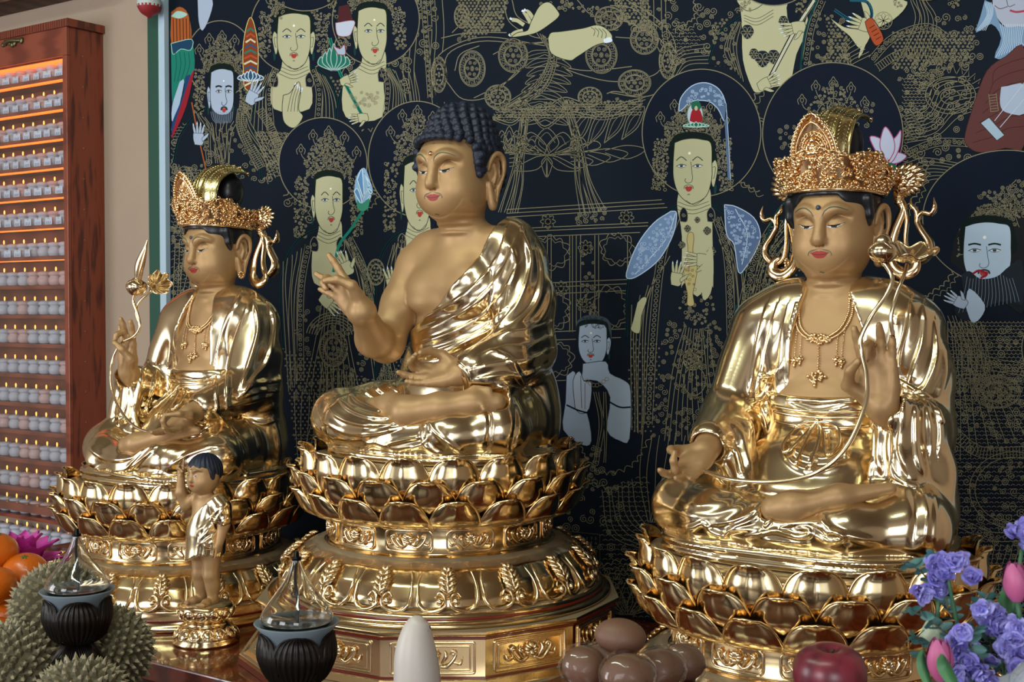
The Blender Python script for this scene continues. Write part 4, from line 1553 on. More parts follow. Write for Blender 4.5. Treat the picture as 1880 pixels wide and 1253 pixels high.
    for ri, (el, n) in enumerate(rows):
        for i in range(n):
            a = 2 * pi * (i + .5 * (ri % 2)) / n
            d = np.array([math.sin(a) * math.cos(math.radians(el)), math.cos(a) * math.cos(math.radians(el)), math.sin(math.radians(el))])
            h = t.ray_cast(Vector(c0 + d * .4), Vector(-d))
            if h[0] is None:
                continue
            pts.append(np.array(h[0]))
    # rim of curls along the hairline
    rim = [(x, .095 - 2.3 * x * x) for x in np.linspace(-.076, .076, 10)]
    for x, z in rim:
        pts.append(hp(x, math.sqrt(max(0, 1 - (x / .09) ** 2)) * .087 - .003, z + .003))
    for q in (-1, 1):
        for z in (.066, .050, .035, .021, .008):
            pts.append(hp(q * .084, .032 - (.06 - z) * .15, z))
    for p in pts:
        if p[2] < .66:
            continue
        u = (np.array(p) - H.o) @ H.R / H.s
        if abs(u[0]) > .070 and u[1] < .012 and u[2] < .060 and u[1] > -.055:
            continue
        V.ell(p, .0108, .005)
    P, F = V.surf(1)
    hr = emit('curled_hair', P, F, HAIRB, root)
    # spiral grooves on the curls nearest the forehead
    mb = MB()
    t2 = BVHTree.FromPolygons([tuple(v) for v in P.tolist()], [tuple(f) for f in F.tolist()])
    for p in pts:
        d = p - c0
        d /= np.linalg.norm(d)
        if d[1] < .1 or p[2] < .66:
            continue
        u = np.cross(d, (0, 0, 1))
        u /= np.linalg.norm(u)
        v = np.cross(u, d)
        L = []
        for k in range(18):
            a = k * .75
            r = .0012 + .0085 * k / 18
            q = p + u * r * math.cos(a) + v * r * math.sin(a)
            hh = t2.ray_cast(Vector(q + d * .05), Vector(-d), .1)
            if hh[0] is not None:
                L.append(np.array(hh[0]) * [1, -1, 1])
        if len(L) > 6:
            mb.tube(L, .0009, 4)
    mb.build('curl_spirals', HAIRB, hr)
    return root, H

# ---------------------------------------------------------------- lotus thrones
def petal_mesh(cl, wd, bulge, name, v0=.40):
    """one puffy lotus petal; cl = centre-line (r, z) from root to tip, standing on the viewer side"""
    n, k = 17, 22
    C = spline([(r, 0, z) for r, z in cl], 8)
    s_ = np.concatenate([[0], np.cumsum(np.linalg.norm(np.diff(C, axis=0), axis=1))])
    s_ /= s_[-1]
    G = np.zeros((k, n, 3))
    for i in range(k):
        v = 1 - (1 - i / (k - 1)) ** 1.25
        rc, zc = np.interp(v, s_, C[:, 0]), np.interp(v, s_, C[:, 2])
        w_ = wd * ((1 - ((v - v0) / (1 - v0)) ** 2.1) ** .5 if v > v0 else 1)
        for j in range(n):
            u = -1 + 2 * j / (n - 1)
            ridge = .0025 * max(0, 1 - abs(u) * 5) * v
            b = bulge * (1 - abs(u) ** 2.2) * math.sin(pi * min(1, v * .80 + .12)) ** .8 * max(.25, w_ / wd) + ridge
            b -= .010 * abs(u) ** 3 * (v < .96)
            r = rc + b
            a = w_ * u
            G[i, j] = (r * math.sin(a), -r * math.cos(a), zc - .006 * abs(u) ** 2 * (1 - v))
    mb = MB()
    mb.grid(G)
    B = G.copy()
    rr = np.hypot(B[..., 0], B[..., 1])
    f = (rr - .006) / rr
    B[..., 0] *= f
    B[..., 1] *= f
    mb.grid(B, flip=True)
    path = np.concatenate([G[:, 0], G[::-1, -1]])
    mb.tube(path[2:-2], .0026, 6, cap=False)
    return mb.build(name, GOLDB)


def flower_relief(mb, P, s=1.0, dense=True, rr=None):
    """lotus blossom with scrolling leaves, P maps (u right, v up, out) in metres to 3-D"""
    rr = rr or random.Random(3)
    def T(pts, r, sub=4):
        mb.tube([P(*q) for q in pts], np.asarray(r), 6, sub=sub)
    for q in (-1, 1):
        for i, (a, L) in enumerate(((8, .026), (34, .024), (62, .021), (100, .016))):
            a = math.radians(a) * q
            T([(0, -.006 * s, .003), (math.sin(a) * L * .6 * s, math.cos(a) * L * .55 * s, .007 * s), (math.sin(a) * L * s, math.cos(a) * L * s * .85, .004 * s)],
              [.003 * s, .0062 * s, .0012 * s])
        T([(q * .006 * s, -.012 * s, .003), (q * .026 * s, -.020 * s, .005), (q * .044 * s, -.006 * s, .005), (q * .052 * s, .010 * s, .005), (q * .044 * s, .016 * s, .005), (q * .038 * s, .008 * s, .004)],
          [.003 * s, .0045 * s, .004 * s, .0035 * s, .003 * s, .0012 * s])
        T([(q * .020 * s, -.014 * s, .003), (q * .030 * s, .004 * s, .006), (q * .026 * s, .016 * s, .004)], [.003 * s, .005 * s, .001])
        T([(q * .044 * s, -.008 * s, .003), (q * .060 * s, -.012 * s, .005), (q * .066 * s, .002 * s, .003)], [.003 * s, .0045 * s, .001])
        mb.sphere(P(q * .046 * s, .009 * s, .005), .0042 * s, 8, 5)
    mb.sphere(P(0, -.004 * s, .006), (.009 * s), 10, 6)


def rrect(mb, P, w, h, rad, r, out=.002):
    pts = []
    for cx, cy, a0 in ((w - rad, h - rad, 0), (-w + rad, h - rad, 90), (-w + rad, -h + rad, 180), (w - rad, -h + rad, 270)):
        for k in range(5):
            a = math.radians(a0 + k * 22.5)
            pts.append((cx + rad * math.cos(a), cy + rad * math.sin(a), out))
    Q = []
    for i in range(len(pts)):
        a, b = pts[i], pts[(i + 1) % len(pts)]
        n = max(1, int(math.hypot(a[0] - b[0], a[1] - b[1]) / .012))
        for t in range(n):
            Q.append(tuple(a[m] + (b[m] - a[m]) * t / n for m in range(3)))
    Q.append(Q[0])
    Q.append(Q[1])
    mb.tube([P(*q) for q in Q], r, 6, cap=False)


THR = {}


def throne(key, label, big):
    X, Y, Z = STAT[key]
    name = 'lotus_throne'
    root = thing(name, label, 'pedestal', (X, Y, Z))
    NP = 18
    rot0 = math.radians(4)
    # body: bowl, drum, dome, mouldings
    mb = MB()
    prof = [(.0, -.001), (.330, -.001), (.334, -.005), (.322, -.03), (.322, -.06), (.306, -.10), (.286, -.130), (.280, -.134), (.278, -.140), (.276, -.200), (.282, -.206), (.290, -.209)]
    mb.lathe([(r, z) for r, z in prof[::-1]], 96)
    mb.build('bowl_and_drum', GOLDB, root)
    # 3 rings of petals
    if 'p' not in THR:
        THR['p'] = [petal_mesh([(.310, -.095), (.334, -.060), (.344, -.020), (.346, .012), (.358, .030)], .186, .010, 'upper_petal', .45),
                    petal_mesh([(.295, -.120), (.322, -.104), (.342, -.082), (.356, -.056), (.367, -.032), (.381, -.020)], .186, .012, 'middle_petal', .30),
                    petal_mesh([(.275, -.140), (.308, -.137), (.336, -.126), (.352, -.104), (.365, -.080), (.378, -.066)], .188, .008, 'lower_petal', .28)]
        first = True
    else:
        first = False
    for r_, pm in enumerate(THR['p']):
        for i in range(NP):
            o = pm if (first and i == 0) else pm.copy()
            if o is not pm:
                COL.objects.link(o)
            o.parent = root
            o.rotation_euler = (0, 0, 2 * pi * (i + (.5 if r_ == 1 else 0)) / NP + rot0)
    # panels on the drum
    if 'd' not in THR:
        mb = MB()
        P = lambda u, v, o: ((.278 + o) * math.sin(u / .278), -(.278 + o) * math.cos(u / .278), -.170 + v)
        rrect(mb, P, .056, .024, .012, .0028)
        fr = mb.build('panel_frame', GOLD)
        mb = MB()
        flower_relief(mb, P, .78)
        THR['d'] = (fr, mb.build('flower_relief', GOLD))
        fd = True
    else:
        fd = False
    for pm in THR['d']:
        for i in range(12):
            o = pm if (fd and i == 0) else pm.copy()
            if o is not pm:
                COL.objects.link(o)
            o.parent = root
            o.rotation_euler = (0, 0, 2 * pi * i / 12 + math.radians(23))
    # inverted lotus dome: lobed surface
    def rz(t):
        return np.interp(t, [0, .15, .35, .6, .8, .92, 1], [.288, .308, .336, .366, .384, .390, .385]), np.interp(t, [0, .15, .35, .6, .8, .92, 1], [-.207, -.211, -.224, -.252, -.283, -.302, -.306])
    NS = 16
    mb = MB()
    n = NS * 14
    G = np.zeros((26, n, 3))
    for i in range(26):
        t = i / 25
        r, z = rz(t)
        for j in range(n):
            ph = (j % 14) / 14 * 2 - 1
            lob = .010 * (1 - abs(ph) ** 2.2) * math.sin(pi * min(1, t * .9 + .08)) ** .8
            if t > .93:
                lob *= .4
            groove = -.006 * math.exp(-(abs(ph) - .0) ** 2 / .004) * min(1, t * 1.5) * (t > .55)
            a = 2 * pi * (j / n)
            R2 = r + lob + groove
            G[i, j] = (R2 * math.sin(a), -R2 * math.cos(a), z)
    mb.grid(G, closev=True, flip=True)
    o = mb.build('inverted_lotus', GOLDB, root)
    o.rotation_euler = (0, 0, math.radians(7))
    if 's' not in THR:
        mb = MB()
        def P(u, t, o):
            r, z = rz(t)
            a = u / .36
            R2 = r + .010 + o
            return (R2 * math.sin(a), -R2 * math.cos(a), z + o * .3)
        for q in (-1, 1):
            mb.tube([P(q * .034, .03, -.009), P(q * .054, .28, -.007), P(q * .064, .60, -.008), P(q * .060, .83, -.004), P(q * .044, .97, -.002), P(q * .022, .96, .002), P(q * .006, .86, .004), P(q * .008, .74, .005), P(q * .019, .70, .005), P(q * .027, .76, .004)],
                    [.0015, .003, .0042, .0045, .0045, .0045, .0042, .0036, .003, .002], 8, sub=6)
        sc = mb.build('scroll_ribs', GOLD)
        mb = MB()
        for q in (-1, 1):
            mb.sphere(P(q * .0165, .81, .004), .0088, 14, 9)
        kn = mb.build('scroll_knobs', GOLD)
        mb = MB()
        pal = [(.66, .016), (.58, .019), (.50, .018), (.42, .014), (.34, .008), (.26, .002)]
        mb.grid(np.array([[P(w_ * u, t, .006 + .007 * (1 - u * u) * (.5 + w_ * 20)) for u in np.linspace(-1, 1, 9)] for t, w_ in [(.72, .004)] + pal]))
        for q in (-1, 1):
            for t, w_ in pal[:5]:
                mb.tube([P(0, t + .05, .011), P(q * w_ * .6, t - .01, .015), P(q * w_ * 1.12, t - .07, .008)], [.002, .0048, .0018], 7, sub=4)
        mb.tube([P(0, .74, .008), P(0, .5, .017), P(0, .24, .009)], [.003, .004, .001], 7, sub=4)
        THR['s'] = (sc, kn, mb.build('palmette', GOLD))
        fs = True
    else:
        fs = False
    for pm in THR['s']:
        for i in range(NS):
            o = pm if (fs and i == 0) else pm.copy()
            if o is not pm:
                COL.objects.link(o)
            o.parent = root
            o.rotation_euler = (0, 0, 2 * pi * (i + .5) / NS + math.radians(7))
    # mouldings under the dome
    mb = MB()
    if big:
        prof = [(.30, -.338), (.428, -.338), (.430, -.330), (.418, -.328), (.412, -.322), (.412, -.314), (.402, -.308), (.396, -.306), (.370, -.303), (.34, -.30)]
    else:
        prof = [(.30, -.361), (.418, -.361), (.420, -.352), (.412, -.348), (.408, -.338), (.408, -.325), (.400, -.318), (.402, -.311), (.394, -.306), (.37, -.303), (.34, -.30)]
    mb.lathe(prof, 96)
    mb.build('round_moulding', GOLDB, root)
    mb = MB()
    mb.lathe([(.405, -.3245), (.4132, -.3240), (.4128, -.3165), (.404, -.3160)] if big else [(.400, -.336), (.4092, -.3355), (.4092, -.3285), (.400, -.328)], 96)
    mb.build('red_reflection_band', mat('red_lacquer_and_reflection', '#6e2415', .25, Coat_Weight=.6), root)  # red ring painted in for the altar's reflection in the gold moulding
    if big:
        def poly(R, z0, z1, mbx, mi=0, n=12, R2=None):
            R2 = R2 or R
            a0 = math.radians(15 + 6)
            V = [(R * math.sin(a0 + k * pi / 6), -R * math.cos(a0 + k * pi / 6), z0) for k in range(n)] + [(R2 * math.sin(a0 + k * pi / 6), -R2 * math.cos(a0 + k * pi / 6), z1) for k in range(n)]
            F = [(k, (k + 1) % n, n + (k + 1) % n, n + k) for k in range(n)] + [tuple(range(n, 2 * n)), tuple(range(n))[::-1]]
            mbx.add(V, F, mi)
        mb = MB()
        for R, z0, z1, R2 in ((.500, -.496, -.470, .500), (.492, -.470, -.462, .478), (.466, -.462, -.446, .452), (.446, -.446, -.352, .446), (.452, -.352, -.347, .456), (.458, -.347, -.339, .458)):
            poly(R, z0, z1, mb, R2=R2)
        mb.build('twelve_sided_base', [GOLDB], root, smooth=False, bevel=.002)
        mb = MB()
        poly(.503, -.4955, -.479, mb, 0)  # red step of the plinth
        for R_, z0, z1 in ((.4485, -.359, -.353), (.4485, -.446, -.440)):  # thin red lines: mirrored altar colour painted onto the gold base
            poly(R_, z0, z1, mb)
        mb.build('red_plinth_and_reflection', mat('red_lacquer_and_reflection', '#6e2415', .25, Coat_Weight=.6), root, smooth=False)
        ap = .446 * math.cos(pi / 12)
        mb = MB()
        P = lambda u, v, o: (u, -(ap + o), -.399 + v)
        rrect(mb, P, .092, .034, .004, .0032, .001)
        a = mb.build('panel_frame', GOLD)
        mb = MB()
        rrect(mb, P, .082, .026, .003, .0022, .001)
        flower_relief(mb, P, 1.0)
        b = mb.build('flower_relief', GOLD)
        for pm in (a, b):
            for i in range(12):
                o = pm if i == 0 else pm.copy()
                if i:
                    COL.objects.link(o)
                o.parent = root
                o.rotation_euler = (0, 0, math.radians(6 + 30 * i))
    return root

# ---------------------------------------------------------------- the hall
WALLY = 3.05
XL = -4.042          # cabinet side against the wall


def slab(name, lo, hi, m, parent=None, bevel=0):
    mb = MB()
    mb.box(lo, hi)
    o = mb.build(name, m, parent, smooth=False, bevel=bevel)
    return o


PLASTER = mat('beige_plaster', '#a5907e', .85, noise=.06, nscale=6, bump=.25, bscale=180)
OLDW = mat('hall_wall', '#b3a595', .8, noise=.1, nscale=2)
FLOORW = wood('floor_boards', '#4a2a17', '#6d4124', .35, (1, 8, 1), 3)
CEIL = mat('painted_ceiling', '#7c6a58', .7, noise=.4, nscale=3)
struct(slab('wall_back', (-6.5, WALLY, 0), (4, WALLY + .15, 3.9), PLASTER))
struct(slab('floor', (-6.6, -5.2, -.1), (4.1, WALLY + .2, 0), FLOORW))
struct(slab('ceiling', (-6.6, -5.2, 3.9), (4.1, WALLY + .2, 4.0), CEIL))


def wall_open(name, x0, x1, ops, axis, at, th=.12, zt=3.9):
    mb = MB()
    def b(a, c, z0, z1):
        if axis == 'x':
            mb.box((a, at, z0), (c, at + th, z1))
        else:
            mb.box((at, a, z0), (at + th, c, z1))
    cur = x0
    for a, c, z0, z1 in ops:
        b(cur, a, 0, zt)
        if z0 > 0:
            b(a, c, 0, z0)
        b(a, c, z1, zt)
        cur = c
    b(cur, x1, 0, zt)
    struct(mb.build(name, OLDW, None, smooth=False))


wall_open('unseen_wall_front', -6.5, 4, [(-5.6, -4.0, .3, 2.9), (-2.6, -.6, .3, 3.3), (1.2, 3.2, .3, 2.9)], 'x', -5.2)  # unseen walls; openings added to account for the daylight lamps
wall_open('unseen_wall_left', -5.2, WALLY, [(-2.4, -.6, .6, 3.0)], 'y', -6.62)
wall_open('unseen_wall_right', -5.2, WALLY, [(-3.5, -1.5, .6, 3.0)], 'y', 4.0)

# altar: lacquered step the thrones stand on
LACQ = wood('red_brown_lacquer', '#4c1c0e', '#6b2a15', .16, (1, 6, 6), 4, .5)
AZ = .7335
al = thing('altar_step', 'long red-brown lacquered altar step carrying the three golden thrones', 'altar', (-2.2, 2.5, 0))
def par(o, root):
    o.parent = root
    o.location = o.location - root.location
    return o
par(slab('top_board', (-3.98, 1.985, AZ - .05), (.6, 3.045, AZ), LACQ, bevel=.004), al)
par(slab('front_board', (-3.98, 2.02, .02), (.6, 2.05, AZ - .052), wood('dark_wood', '#23120b', '#36190f', .4, (1, 6, 6), 4)), al)
par(slab('side_board', (-3.98, 2.052, .0), (-3.94, 3.04, AZ - .052), MATS['dark_wood']), al)
par(slab('side_board', (.56, 2.052, .0), (.6, 3.04, AZ - .052), MATS['dark_wood']), al)
# offering table nearer the camera
TZ = .80
tb = thing('offering_table', 'low wooden offering table in front of the altar under the fruit and lamps', 'table', (-1.5, 1.4, 0))
par(slab('tabletop', (-3.3, 1.15, TZ - .04), (.35, 1.72, TZ), MATS['dark_wood'], bevel=.004), tb)
for x in (-3.2, .22):
    for y in (1.2, 1.62):
        par(slab('leg', (x, y, 0), (x + .06, y + .06, TZ - .041), MATS['dark_wood']), tb)

# painting frame boards
GREEN = mat('green_paint', '#154636', .55, noise=.08, nscale=4)
PALE = mat('pale_blue_white_paint', '#a9bfd0', .6)
xg0, xg1, xw1 = px2w(279, 400, WALLY - .02)[0], px2w(297, 400, WALLY - .03)[0], px2w(316, 400, WALLY - .03)[0]

# ceiling beam over the cabinet
struct(slab('trim_1', (-6.5, WALLY - .14, 2.80), (px2w(186, 20, WALLY - .14)[0], WALLY, 3.0), wood('brown_beam', '#3b2418', '#5a3a28', .6, (1, 8, 8), 4)))


def cabinet():
    W = wood('red_pine', '#4c1c11', '#7e3721', .38, (5, 7, .9), 7, .2, 4.5)
    W2 = wood('red_pine_frame', '#6a2c1c', '#86402a', .4, (.4, 3, 3), 5, .2, 4)
    x1, x0 = XL, XL - 1.0
    yf, yb = WALLY - .148, WALLY - .002
    z0, z1 = .80, 2.645
    root = thing('candle_cabinet', 'red pine wall cabinet with many shelves of prayer candles', 'cabinet', (x1, WALLY, z0))
    A = lambda n, lo, hi, m=W2, b=.002: par(slab(n, lo, hi, m, bevel=b), root)
    A('side_panel', (x1 - .018, yf, z0), (x1, yb, z1), W)
    A('side_panel', (x0, yf, z0), (x0 + .018, yb, z1), W)
    A('back_panel', (x0 + .018, yb - .012, z0), (x1 - .018, yb, z1), W2)
    A('top_panel', (x0 - .02, yf - .02, z1), (x1 + .012, yb, z1 + .03), W)
    A('bottom_panel', (x0 + .018, yf, z0), (x1 - .018, yb - .012, z0 + .03))
    A('door_frame', (x0 + .0, yf - .016, z1 - .105), (x1 - .0, yf - .001, z1), W2)
    A('door_frame', (x1 - .026, yf - .016, z0), (x1, yf - .001, z1 - .1052), W2)
    A('door_frame', (x0, yf - .016, z0), (x0 + .05, yf - .001, z1 - .1052), W2)
    # carved metal handle on the door frame
    mb = MB()
    c = px2w(22, 79, yf - .02)
    for k in range(9):
        t = k / 8
        mb.sphere((c[0] - .06 + .12 * t, c[1], c[2] + .006 * math.sin(t * 9)), (.011, .006, .009 + .004 * math.sin(t * 14)), 8, 6)
    mb.tube([(c[0] - .06, c[1], c[2]), (c[0], c[1] - .01, c[2] + .008), (c[0] + .06, c[1], c[2] + .002)], [.004, .007, .004], 8, sub=4)
    h = mb.build('door_handle', mat('aged_brass', '#6e6a4c', .35, .8), None)
    par(h, root)
    # pegs along the side panel
    for i in range(15):
        mb = MB()
        zz = z1 - .10 - i * .115
        mb.tube([(x1 - .001, yf + .055, zz), (x1 + .0015, yf + .055, zz)], .0032, 10)
        par(mb.build('wood_peg', mat('peg', '#8d5a48', .5)), root)
    # rows
    LED = bpy.data.materials.new('led_strip_glow')
    LED.use_nodes = True
    e = LED.node_tree.nodes['Principled BSDF']
    e.inputs['Base Color'].default_value = (.6, .15, .03, 1)
    e.inputs['Emission Color'].default_value = (1, .16, .015, 1)
    e.inputs['Emission Strength'].default_value = 2.6
    FL = bpy.data.materials.new('flame_bulb_glow')
    FL.use_nodes = True
    e = FL.node_tree.nodes['Principled BSDF']
    e.inputs['Base Color'].default_value = (.9, .5, .2, 1)
    e.inputs['Emission Color'].default_value = (1, .36, .06, 1)
    e.inputs['Emission Strength'].default_value = 3.4
    GL = mat('frosted_glass', '#b9bcc9', .22, Transmission_Weight=.15, IOR=1.3, noise=.12, nscale=9, Subsurface_Weight=.3)
    GLP = mat('pink_frosted_glass', '#c9a9a9', .22, Transmission_Weight=.15, IOR=1.3)
    CARD = mat('name_card', '#c3cfe2', .6)
    INK = mat('card_ink', '#3b4658', .6)
    ysh = [118, 170, 226, 282, 335, 388 + 4, 444, 497, 552, 608, 661, 716, 770, 824, 878, 932, 986, 1040]
    shelf_y = [104 + 0, 157, 210, 263, 315, 367, 419]
    zs = []
    # shelf top edges read off the cabinet's right end
    edges = [140, 195, 249, 302, 356, 412, 470, 524, 579, 633, 690, 745, 797, 851, 905, 957, 1008]
    zs = [px2w(112, y, yf + .02)[2] for y in edges]
    A2 = lambda mb_, n, m: par(mb_.build(n, m, None, smooth=False), root)
    # lamp strips under each shelf
    mb = MB()
    mb.box((x0 + .02, yf + .012, z1 - .118), (x1 - .02, yf + .10, z1 - .108))
    A2(mb, 'led_strip', LED)
    proto = None
    cols = 13
    seed = random.Random(5)
    cnt = 0
    for ri, z in enumerate(zs):
        A('shelf', (x0 + .0185, yf + .006, z - .014), (x1 - .0185, yb - .0125, z), W2, .001)
        if ri < 7:
            mb = MB()
            g = .5 if ri < 6 else .16
            mb.box((x0 + .02, yf + .010, z - .0175), (x1 - .02, yf + .010 + .05 * g, z - .0142))
            A2(mb, 'led_strip', LED)
        for ci in range(cols):
            X = x1 - .042 - .0670 * ci + seed.uniform(-.003, .003)
            if w2px(np.array([X, yf + .05, z]))[0] < -14 or X < x0 + .04:
                continue
            pink = seed.random() < .3
            c = thing('votive_candle', VL(ri, ci, cnt), 'candle', (X, yf + .052, z + .0005), group='glass candles in the red pine cabinet, row %d from the top' % (ri + 1))
            cnt += 1
            if proto is None:
                mb = MB()
                mb.lathe([(.0, 0), (.020, 0), (.025, .004), (.0285, .016), (.027, .028), (.022, .034), (.0235, .038), (.029, .042), (.0275, .050), (.020, .0545), (.008, .056), (.0, .056)], 20)
                g1 = mb.build('glass_cup', GL)
                mb = MB()
                mb.sphere((0, 0, .064), (.0032, .0032, .0085), 8, 6)
                f1 = mb.build('flame_bulb', FL)
                mb = MB()
                mb.box((-.0205, -.0305, .002), (.0205, -.0293, .029))
                k1 = mb.build('name_card', CARD, smooth=False)
                mb = MB()
                for a in range(3):
                    for b_ in range(4):
                        xx, zz = -.013 + .0085 * b_, .024 - .0 * a
                    # three small syllable blocks and a top mark
                for b_ in range(3):
                    xx = -.0115 + .0105 * b_
                    for (dx, dz, w_, h_) in ((0, 0, .007, .0012), (0, -.005, .0075, .0012), (.003, -.003, .0012, .010), (-.003, -.007, .0012, .005)):
                        mb.box((xx + dx - w_ / 2, -.0309, (.0125 + dz) - h_ / 2), (xx + dx + w_ / 2, -.0305, (.0125 + dz) + h_ / 2))
                mb.box((-.004, -.0309, .0245), (.004, -.0305, .0265))
                t1 = mb.build('handwritten_name', INK, smooth=False)
                g2 = g1.copy()
                g2.data = g1.data.copy()
                g2.data.materials[0] = GLP
                proto = (g1, f1, k1, t1, g2)
                fresh = True
            for i, pm in enumerate(((proto[4] if pink else proto[0]), proto[1], proto[2], proto[3])):
                card = ri < 7 and not (ri == 6 and ci < 4) and not (ri > 6)
                if i >= 2 and not card:
                    continue
                o = pm.copy()
                COL.objects.link(o)
                o.parent = c if i < 3 else kk
                if i == 2:
                    kk = o
                    o.rotation_euler = (0, 0, seed.uniform(-.12, .12))
    for pm in proto[:4]:
        bpy.data.objects.remove(pm)
    # sheet of glass in the door
    G = clear('door_glass')
    mb = MB()
    mb.box((x0 + .05, yf - .007, z0), (x1 - .026, yf - .004, z1 - .105))
    par(mb.build('glass_pane', G, smooth=False), root)


ORD = ['rightmost', 'second from the right', 'third from the right', 'fourth from the right', 'fifth from the right', 'sixth from the right', 'seventh from the right', 'eighth from the right', 'ninth from the right']
ROWN = ['top shelf', 'second shelf down', 'third shelf down', 'fourth shelf down', 'fifth shelf down', 'sixth shelf down', 'seventh shelf down', 'eighth shelf down', 'ninth shelf down', 'tenth shelf down', 'eleventh shelf down', 'twelfth shelf down', 'thirteenth shelf down', 'fourteenth shelf down', 'fifteenth shelf down', 'sixteenth shelf down', 'bottom shelf']


def VL(ri, ci, n):
    return 'frosted glass candle%s, %s on the %s' % (' with a name card' if ri < 6 or (ri == 6 and ci > 3) else '', ORD[min(ci, 8)], ROWN[ri])

throne('M', 'golden lotus throne under the middle statue, raised on a twelve-sided panelled base', True)
throne('L', 'golden round lotus throne under the left statue, behind the child figure', False)
throne('R', 'golden round lotus throne under the right statue, behind the apple and bouquet', False)
if 'cab' not in SKIP:
    cabinet()
if 'statM' not in SKIP:
    buddha()
if 'statR' not in SKIP:
    bodhisattva('R', 1, 'golden crowned seated statue on the right, nearest the bouquet, left hand raised')
if 'statL' not in SKIP:
    bodhisattva('L', -1, 'golden crowned seated statue on the left beside the candle cabinet, right hand raised')

# ---------------------------------------------------------------- the painting behind the statues: gold lines on dark cloth
from mathutils.geometry import tessellate_polygon


